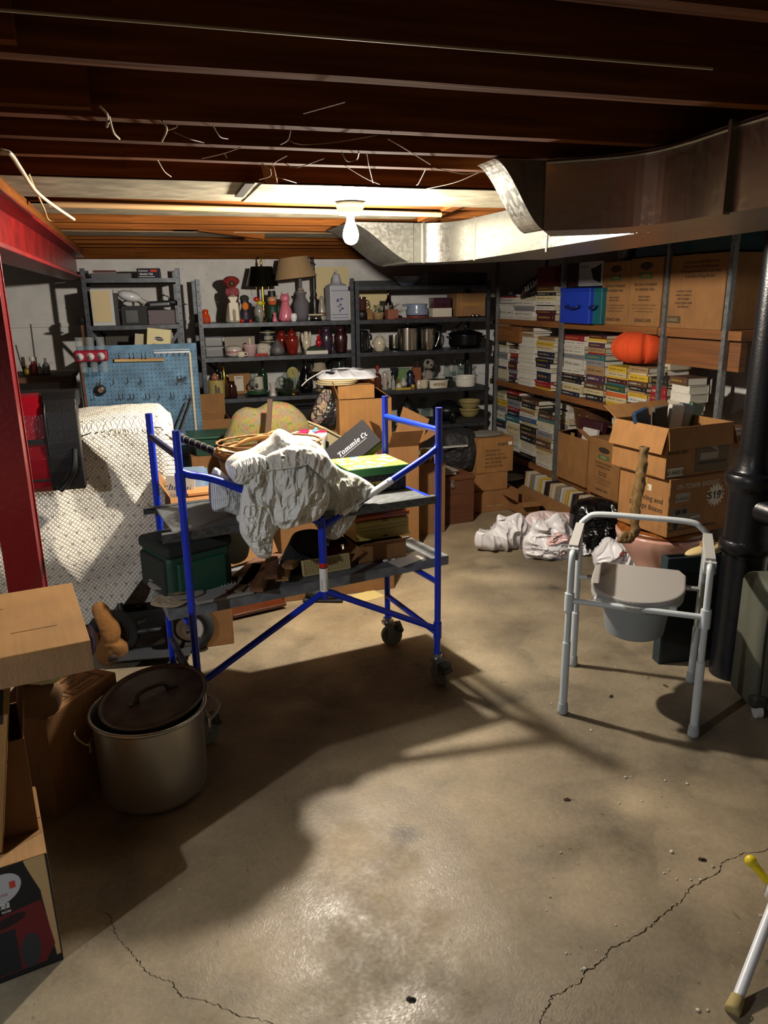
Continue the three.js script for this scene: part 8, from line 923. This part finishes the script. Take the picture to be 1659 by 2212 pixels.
// ------------------------------------------------------------------ pink toilet with moving cartons on it
{
  const t = thing('toilet', 'old pink toilet bowl with wooden seat under moving cartons', 'toilet', [2.5, 0, -3.22], 0.5), pk = m(0xb98d80, 0.18, 0, { clearcoat: 0.6 });
  const g = lathe([[0.001, 0], [0.11, 0], [0.115, 0.02], [0.09, 0.06], [0.08, 0.12], [0.1, 0.2], [0.15, 0.28], [0.19, 0.34], [0.2, 0.38], [0.2, 0.395], [0.17, 0.395], [0.15, 0.36], [0.001, 0.22]], 40).scale(1, 1, 1.15); part('bowl', g, pk, t); part('wooden_seat', at(new THREE.TorusGeometry(0.165, 0.03, 10, 40), 0, 0.408, 0, Math.PI / 2).scale(1, 0.55, 1.15).translate(0, 0.183, 0), m(0x8a4f16, 0.35, 0, { map: repc(woodMap, 2), clearcoat: 0.4 }), t); part('foot', bx(0.2, 0.03, 0.34, 0, 0.015, -0.06, 0.012), pk, t);
  const yb = 0.427, lo = carton('in_town_carton', 'big moving carton printed with a pickup truck and price burst', [2.56, yb, -3.22], [0.4, 0.295, 0.36], 0.13, { mat: card(0x84582a), prints: [['f', 0.5, 0.5, 0.99, 0.98, (g2, w, h) => {
    lines(g2, ['IN-TOWN MOVES'], w * 0.08, h * 0.17, h * 0.12, 1, '#a9a08c', 'left', 'italic bold'); g2.fillStyle = '#8d8880'; g2.fillRect(w * 0.08, h * 0.24, w * 0.24, h * 0.16); lines(g2, ['U-HAUL'], w * 0.2, h * 0.37, h * 0.085, 1, '#3a352c');
    g2.fillStyle = '#6d675c'; g2.beginPath(); g2.moveTo(w * 0.04, h * 0.8); g2.lineTo(w * 0.04, h * 0.62); g2.lineTo(w * 0.09, h * 0.5); g2.lineTo(w * 0.3, h * 0.5); g2.lineTo(w * 0.34, h * 0.62); g2.lineTo(w * 0.54, h * 0.66); g2.lineTo(w * 0.54, h * 0.78); g2.lineTo(w * 0.3, h * 0.82); g2.fill(); g2.fillStyle = '#2a2620'; g2.fillRect(w * 0.1, h * 0.53, w * 0.09, h * 0.09); g2.fillRect(w * 0.21, h * 0.53, w * 0.08, h * 0.09); for (const x of [0.12, 0.43]) { g2.beginPath(); g2.arc(w * x, h * 0.81, h * 0.06, 0, 7); g2.fill(); } g2.fillStyle = '#a59d8c'; g2.fillRect(w * 0.36, h * 0.69, w * 0.17, h * 0.03); g2.fillStyle = '#4a3c28'; g2.fillRect(0, h * 0.87, w * 0.8, h * 0.03);
    g2.fillStyle = '#bdb6a6'; g2.beginPath(); for (let i = 0; i < 32; i++) { const a = i / 32 * 6.2832, r = i % 2 ? 0.8 : 1.12; g2.lineTo(w * 0.76 + Math.cos(a) * r * h * 0.2, h * 0.36 + Math.sin(a) * r * h * 0.2); } g2.fill(); lines(g2, ['$19'], w * 0.74, h * 0.43, h * 0.19, 1, '#1c160e'); lines(g2, ['95'], w * 0.85, h * 0.36, h * 0.1, 1, '#1c160e'); }, 512], ['l', 0.45, 0.5, 0.9, 0.9, (g2, w, h) => { g2.fillStyle = '#b5ac98'; g2.fillRect(w * 0.38, h * 0.13, w * 0.34, h * 0.12); lines(g2, ['U-HAUL'], w * 0.55, h * 0.22, h * 0.08, 1, '#241a0e'); lines(g2, ['Moving and', 'Storage Boxes'], w * 0.98, h * 0.45, h * 0.13, h * 0.17, INK, 'right'); }, 256]] });
  const y2 = yb + 0.297, up = carton('open_moving_carton', 'open moving carton of clothes on the truck printed carton', [2.545, y2, -3.25], [0.43, 0.25, 0.38], 0.13, { mat: card(0x8e6230), open: { f: 172, b: 60, l: 165, r: 155, fl: 0.11, sl: 0.13 }, prints: [['f', 0.62, 0.33, 0.7, 0.55, (g2, w, h) => { g2.fillStyle = '#5c4e3c'; g2.fillRect(w * 0.25, 0, w * 0.75, h); g2.fillStyle = '#8a8070'; g2.fillRect(w * 0.35, h * 0.3, w * 0.4, h * 0.25); g2.beginPath(); g2.moveTo(w * 0.45, 0); g2.lineTo(w * 0.75, h * 0.3); g2.lineTo(w * 0.68, 0); g2.fill(); g2.fillStyle = '#3a3024'; g2.fillRect(w * 0.3, h * 0.62, w * 0.65, h * 0.1); }, 256], ['f', 0.15, 0.12, 0.26, 0.2, (g2, w, h) => { g2.fillStyle = '#1c160e'; g2.fillRect(0, 0, w, h); g2.fillStyle = '#b8ae98'; g2.fillRect(3, 3, w - 6, h - 6); lines(g2, ['U-HAUL'], w / 2, h * 0.74, h * 0.62, 1, '#1c160e', 'center', 'italic bold'); }, 128], ['f', 0.17, 0.52, 0.3, 0.14, (g2, w, h) => lines(g2, ['Goods, Etc.'], w / 2, h * 0.8, h * 0.7, 1, INK), 128], ['l', 0.75, 0.6, 0.4, 0.2, (g2, w, h) => lines(g2, ['Boxes'], w / 2, h * 0.8, h * 0.8, 1, INK), 128]] });
  const cl = [['blue plastic folder', 0x233850, -0.13, 0.3], ['grey knitted sleeve', 0x4c463e, -0.04, 0.1], ['white packet', 0xa9a6a0, 0.04, -0.1], ['clear plastic wallet', 0x56646e, 0.09, -0.25], ['green edged folder', 0x2c4a34, 0.15, -0.35]];
  cl.forEach(([lab, c, x, r], i) => { const o = thing('folder', lab + ' poking out of the open moving carton', 'folder', [2.545 + x, y2 + 0.1, -3.27 - 0.02 * i], 0.1); part('sheet', at(bx(0.09, 0.22, 0.03, 0, 0.11, 0, 0.008), 0, 0, 0, 0, 0, r), m(c, i === 1 ? 0.95 : 0.35), o); });
  // long strip of old packing tape and padding hanging down the carton corner
  const a = onX(1392, 965, 2.3), pts = [[1392, 965], [1386, 1010], [1378, 1060], [1372, 1110], [1368, 1150], [1352, 1168]].map(([x, y]) => onZ(x, y, -3.02)); const h = thing('paper_wrap', 'brown crumpled packing strip hanging down the carton corner', 'packing paper', pts[4].clone().setY(pts[5].y)), q = pts.map((p) => p.clone().sub(h.position));
  const gg = new THREE.TubeGeometry(new THREE.CatmullRomCurve3(q), 80, 0.022, 10), gp = gg.attributes.position; for (let i = 0; i < gp.count; i++) { const k = 0.012 * (noise3(gp.getX(i) * 60, gp.getY(i) * 40, gp.getZ(i) * 60) - 0.5) * 2; gp.setX(i, gp.getX(i) + k); gp.setZ(i, gp.getZ(i) * 1 + k); } gg.computeVertexNormals(); part('strip', gg, m(0x7d6238, 0.5, 0, { map: repc(mottle, 12) }), h); part('strip_foot', at(puffGeo([[-0.05, 0], [0.04, -0.01], [0.05, 0.03], [-0.02, 0.05]], 0.02, 0.02, { folds: 0.006, freq: 30, rings: 12, n: 40 }), q[5].x, q[5].y + 0.0, q[5].z), m(0x6e5530, 0.6), h, { keep: true });
}
// ------------------------------------------------------------------ black drain pipe, dark panel, suitcase
{
  const t = thing('drain_pipe', 'black cast iron drain pipe with flanged joints', 'pipe', [2.31, 0, -2.42]), ir = m(0x0f1116, 0.32, 0.2, { bumpMap: repc(fineBump, 2), bumpScale: 0.0006 });
  const f1 = onZ(1620, 1040, -2.36).y, f2 = onZ(1600, 1190, -2.36).y;
  part('pipe', lathe([[0.088, 0], [0.088, f2 - 0.03], [0.104, f2 - 0.025], [0.108, f2], [0.104, f2 + 0.025], [0.092, f2 + 0.03], [0.09, f1 - 0.06], [0.1, f1 - 0.05], [0.112, f1 - 0.02], [0.112, f1 + 0.012], [0.098, f1 + 0.018], [0.075, f1 + 0.03], [0.068, f1 + 0.1], [0.066, 1.3], [0.062, 1.98]], 40), ir, t); part('cleanout', at(new THREE.CylinderGeometry(0.05, 0.06, 0.12, 28), -0.0, (f1 + f2) / 2 + 0.02, 0.1, Math.PI / 2), ir, t); part('cleanout_plug', [at(cy(0.055, 0.055, 0.02), 0, (f1 + f2) / 2 + 0.02, 0.165, Math.PI / 2), bx(0.025, 0.025, 0.03, 0, (f1 + f2) / 2 + 0.02, 0.185, 0.003)], ir, t);
  const pn = thing('folded_table', 'dark teal folded table panel standing behind the commode', 'table', [2.23, 0, -2.6], -0.15), pm = m(0x121c22, 0.5); part('front_panel', bx(0.3, 0.5, 0.018, 0, 0.25, 0.03, 0.004), pm, pn); part('rear_panel', bx(0.3, 0.5, 0.018, 0, 0.25, -0.012, 0.004), m(0x0c0e12, 0.5), pn); part('edge_rail', bx(0.016, 0.5, 0.06, -0.155, 0.25, 0.01, 0.003), m(0x1a2a30, 0.4), pn); part('label_tag', bx(0.012, 0.03, 0.001, -0.12, 0.42, 0.0398), m(0x8a8a84, 0.7), pn);
  const fo = onZ(1560, 1185, -2.6); solo('foam_wedge', 'cream foam wedge lying on the folded table', 'foam', at(puffGeo([[-0.08, 0], [0.1, 0], [0.1, 0.035], [0.0, 0.03], [-0.07, 0.012]], 0.04, 0.03, { rings: 12, n: 50 }), 0, 0, 0), m(0xb5a070, 0.9), [2.24, 0.501, -2.6], 0, undefined, { keep: true }); solo('wood_block', 'small pale wood block on the cream foam wedge', 'wood', bx(0.07, 0.02, 0.03, 0, 0.01, 0, 0.003), wood(0xa8834a), [2.27, 0.534, -2.6], 0.3);
  const s = thing('suitcase', 'olive grey fabric suitcase with a white wheel', 'suitcase', [2.36, 0.02, -2.13], -0.3), fm = m(0x4c4e42, 0.85, 0, { bumpMap: repc(weave, 40), bumpScale: 0.0008 }); part('shell', at(bxr(0.44, 0.52, 0.22, 0.04), 0, 0.26, 0), fm, s); part('front_pocket', at(bxr(0.34, 0.34, 0.04, 0.018), 0.02, 0.22, 0.115), fm, s); part('piping', [tube([[-0.2, 0.04, 0.11], [-0.205, 0.4, 0.11], [-0.17, 0.49, 0.11], [0, 0.51, 0.11], [0.2, 0.5, 0.11]], 0.006, 40, 6)], m(0x33352c, 0.7), s); for (const k of [-0.19, 0.19]) part('wheel', at(cy(0.028, 0.028, 0.022), k, 0.008, 0.1, 0, 0, Math.PI / 2), m(0xb9b8b4, 0.5), s); part('corner_guard', at(bxr(0.06, 0.06, 0.06, 0.02), -0.19, 0.05, 0.09), m(0x2a2b26, 0.6), s);
  // dark wall bracket
  const w = onX(1640, 565, 3.5), br = thing('wall_valve', 'black valve and hose bracket fixed to the side wall', 'valve', [3.5, w.y, w.z]); part('arm', [rod([0, 0, 0], [-0.12, 0, 0.05], 0.012), rod([-0.1, 0, -0.2], [-0.1, 0, 0.3], 0.01)], m(0x121214, 0.5, 0.4), br); part('loop', tor(0.05, 0.008, -0.1, -0.05, -0.1, 0, Math.PI / 2), m(0x121214, 0.6), br); part('knob', [cy(0.03, 0.03, 0.03, -0.1, -0.03, 0.12), cy(0.012, 0.012, 0.08, -0.1, -0.04, 0.12)], m(0x121214, 0.5), br);
}
// ------------------------------------------------------------------ white stand with a yellow peg at the near corner
{
  const f = onY(1580, 2192, 0), e = onZ(1659, 1985, -1.2), t = thing('toy_stand', 'white tubular toy stand with yellow peg and tan rubber foot', 'toy', [f.x, 0, f.z]), up = V(e.x - f.x, e.y, e.z - f.z), dir = up.clone().normalize();
  part('leg', rod(dir.clone().multiplyScalar(0.03), dir.clone().multiplyScalar(0.62), 0.0125, 18), m(0xd4d8de, 0.35), t); part('rubber_foot', at(lathe([[0.0, 0], [0.0165, 0], [0.018, 0.01], [0.015, 0.04], [0.0, 0.041]], 20), 0, 0.0, 0).applyQuaternion(new THREE.Quaternion().setFromUnitVectors(V(0, 1, 0), dir)).translate(0, 0.006, 0), m(0xa08f5c, 0.8), t, { label: 'tan rubber foot' });
  const a = onZ(1622, 1860, -1.32).sub(f), b = onZ(1660, 1905, -1.28).sub(f); const A = V(a.x, a.y, a.z), B = V(b.x, b.y, b.z); part('yellow_peg', [rod(A, B.clone().addScaledVector(B.clone().sub(A), 1.4), 0.011), sph(0.0155, A.x, A.y, A.z)], m(0xd2bb12, 0.4), t); const h = dir.clone().multiplyScalar(0.3), hub = B.clone().addScaledVector(B.clone().sub(A), 0.55); part('hub_disc', at(lathe([[0, -0.012], [0.036, -0.012], [0.04, 0], [0.036, 0.012], [0, 0.012]], 32), hub.x, hub.y + 0.01, hub.z, Math.PI / 2, 0.3), m(0xcfcac2, 0.4), t); part('black_disc', at(lathe([[0, -0.008], [0.03, -0.008], [0.032, 0], [0.03, 0.018], [0, 0.018]], 32), hub.x + 0.012, hub.y + 0.03, hub.z + 0.02, Math.PI / 2, 0.3), m(0x0c0c0e, 0.5), t); part('cross_tube', rod(hub, dir.clone().multiplyScalar(0.5), 0.011), m(0xd4d8de, 0.35), t);
  for (const [dx, dz] of [[0.42, -0.05], [0.3, 0.35]]) { const top = dir.clone().multiplyScalar(0.62); part('leg', rod(top, V(dx, 0.012, dz), 0.0125, 18), m(0xd4d8de, 0.35), t); }
}
// ------------------------------------------------------------------ pebbles and crumbs on the floor
{
  const z7f = ([x, y]) => [1100 + x * 0.337, 1640 + y * 0.337];
  const list = [[745, 118, 9], [780, 115, 6], [1000, 138, 6], [1140, 160, 8], [975, 238, 5], [850, 270, 6], [705, 285, 6], [330, 602, 8], [1040, 597, 11], [440, 670, 5], [1025, 712, 6], [992, 733, 6], [1072, 770, 7], [1305, 692, 9], [1225, 775, 8], [1165, 775, 7], [260, 882, 8], [240, 970, 6], [683, 1066, 7], [755, 1137, 5], [560, 1230, 5], [365, 1246, 8], [390, 1247, 5], [483, 1345, 10], [463, 1352, 7], [435, 1402, 4], [783, 1312, 4], [1090, 1378, 4], [1408, 1275, 4], [1210, 1613, 12], [1274, 1612, 9], [1614, 1008, 11], [1473, 1116, 4], [1555, 1664, 5]].map((p) => [...z7f(p), p[2]]);
  list.push([1191, 1520, 6], [1277, 1578, 6], [1217, 1567, 4], [1260, 1550, 3], [1330, 1442, 3], [1355, 1458, 3], [800, 1680, 3], [487, 1668, 3], [388, 1922, 5], [1340, 1905, 3]);
  const gs = [0, 1, 2].map((k) => { const g = new THREE.IcosahedronGeometry(1, 1), p = g.attributes.position; for (let i = 0; i < p.count; i++) { const s = 0.75 + 0.5 * noise3(p.getX(i) * 1.6 + k * 9, p.getY(i) * 1.6, p.getZ(i) * 1.6 + k); p.setXYZ(i, p.getX(i) * s * 1.2, Math.max(-0.45, p.getY(i) * s * 0.75), p.getZ(i) * s); } g.computeVertexNormals(); return metric(g); });
  const pm = [m(0xb3ada0, 0.95), m(0xa39c8c, 0.95), m(0xc0bbb0, 0.95)];
  list.forEach(([x, y, r], i) => { const p = onY(x, y, 0), s = r * 0.337 * 0.00125 * (p.length() / 2.2) * 1.25; const o = new THREE.Mesh(gs[i % 3], pm[i % 3]); o.name = numbered('pebble'); o.position.set(p.x, s * 0.45, p.z); o.rotation.y = i * 1.7; o.scale.setScalar(s); o.castShadow = o.receiveShadow = true; o.userData = { label: 'small pale mortar crumb lying on the concrete floor', category: 'debris', group: 'mortar crumbs on the floor' }; scene.add(o); });
  for (const [x, y, lab, c] of [[1225, 1728, 'brown dried leaf scrap on the floor', 0x3a2412], [1517, 1858, 'dark brown clump beside the long crack', 0x2e1d10], [1397, 1463, 'tan crumb clump near the commode legs', 0x7a664a], [1437, 1482, 'brown fibre clump near the folded table', 0x4a3520], [1320, 1505, 'black scrap between the commode legs', 0x1a1612], [888, 2160, 'black charred scrap near the floor cracks', 0x24201c]]) { const p = onY(x, y, 0); solo('debris_clump', lab, 'debris', at(puffGeo([[-0.016, -0.008], [0.012, -0.01], [0.017, 0.004], [0.002, 0.011], [-0.014, 0.008]].map(([a, b]) => [a * 0.7, b * 0.6]), 0.004, 0.001, { folds: 0.004, freq: 160, rings: 8, n: 26 }), 0, 0.001, 0, -Math.PI / 2), m(c, 0.95), [p.x, 0.0005, p.z], x * 0.01, undefined, { keep: true }); }
}
// ------------------------------------------------------------------ wires and cobwebs under the joists
{
  const w = [[0, 325], [22, 332], [45, 365], [75, 410], [110, 440], [160, 474]].map(([x, y], i) => onY(x, y, 1.93 - i * 0.004)), t = thing('loose_cable', 'loose white cable hanging from the joists by the beam', 'cable', w[0]), q = w.map((p) => p.clone().sub(w[0])); part('sheath', tube(q, 0.0055, 60, 8), m(0xb7ab90, 0.6), t); const b = [[62, 375], [72, 400], [95, 450], [108, 476], [148, 472]].map(([x, y]) => onY(x, y, 1.93).sub(w[0])); part('branch_wire', tube(b, 0.003, 40, 6), m(0xa98c58, 0.6), t);
  const cl = onY(1540, 148, 1.972), cs = onY(-80, 14, 1.972); solo('grey_cord', 'thin grey cord stretched along under the near joists', 'cord', rod([0, 0, 0], cl.clone().sub(cs), 0.0026, 6), m(0x8e8266, 0.7), cs);
  const web = m(0x8a7f62, 0.9), strands = [[[214, 228], [232, 248], [230, 275], [235, 262]], [[235, 250], [245, 285], [258, 300]], [[350, 260], [360, 280], [350, 305]], [[360, 282], [380, 275], [382, 270]], [[375, 285], [410, 300], [440, 308]], [[460, 272], [475, 295], [492, 300]], [[628, 280], [622, 302], [606, 312]], [[622, 302], [650, 312], [720, 308], [815, 292]], [[520, 318], [480, 332], [436, 342]], [[484, 330], [490, 342]], [[565, 352], [584, 365], [592, 352], [620, 336]], [[584, 365], [584, 380], [560, 388]], [[584, 380], [610, 386], [640, 395]], [[614, 352], [640, 362], [700, 342]], [[738, 328], [750, 348], [770, 345], [776, 330]], [[793, 332], [798, 362], [806, 395]], [[745, 358], [790, 385], [820, 398]], [[340, 345], [355, 370], [370, 382]], [[655, 245], [745, 220]], [[838, 300], [870, 318], [930, 355]], [[920, 365], [905, 395], [900, 400]], [[1040, 370], [980, 395], [900, 412]], [[935, 362], [1000, 375], [1035, 372]]];
  strands.forEach((s, i) => { const p = s.map(([x, y], k) => onY(x, y, 1.975 - 0.012 * (k % 2))), o = p[0].clone(); solo('cobweb_strand', 'dusty cobweb strand hanging between the ceiling joists', 'cobweb', tube(p.map((v) => v.clone().sub(o)), i < 3 ? 0.0026 : 0.0013, 16, 5), web, o, 0, 'cobwebs under the joists'); });
}

renderer.render(scene, camera);
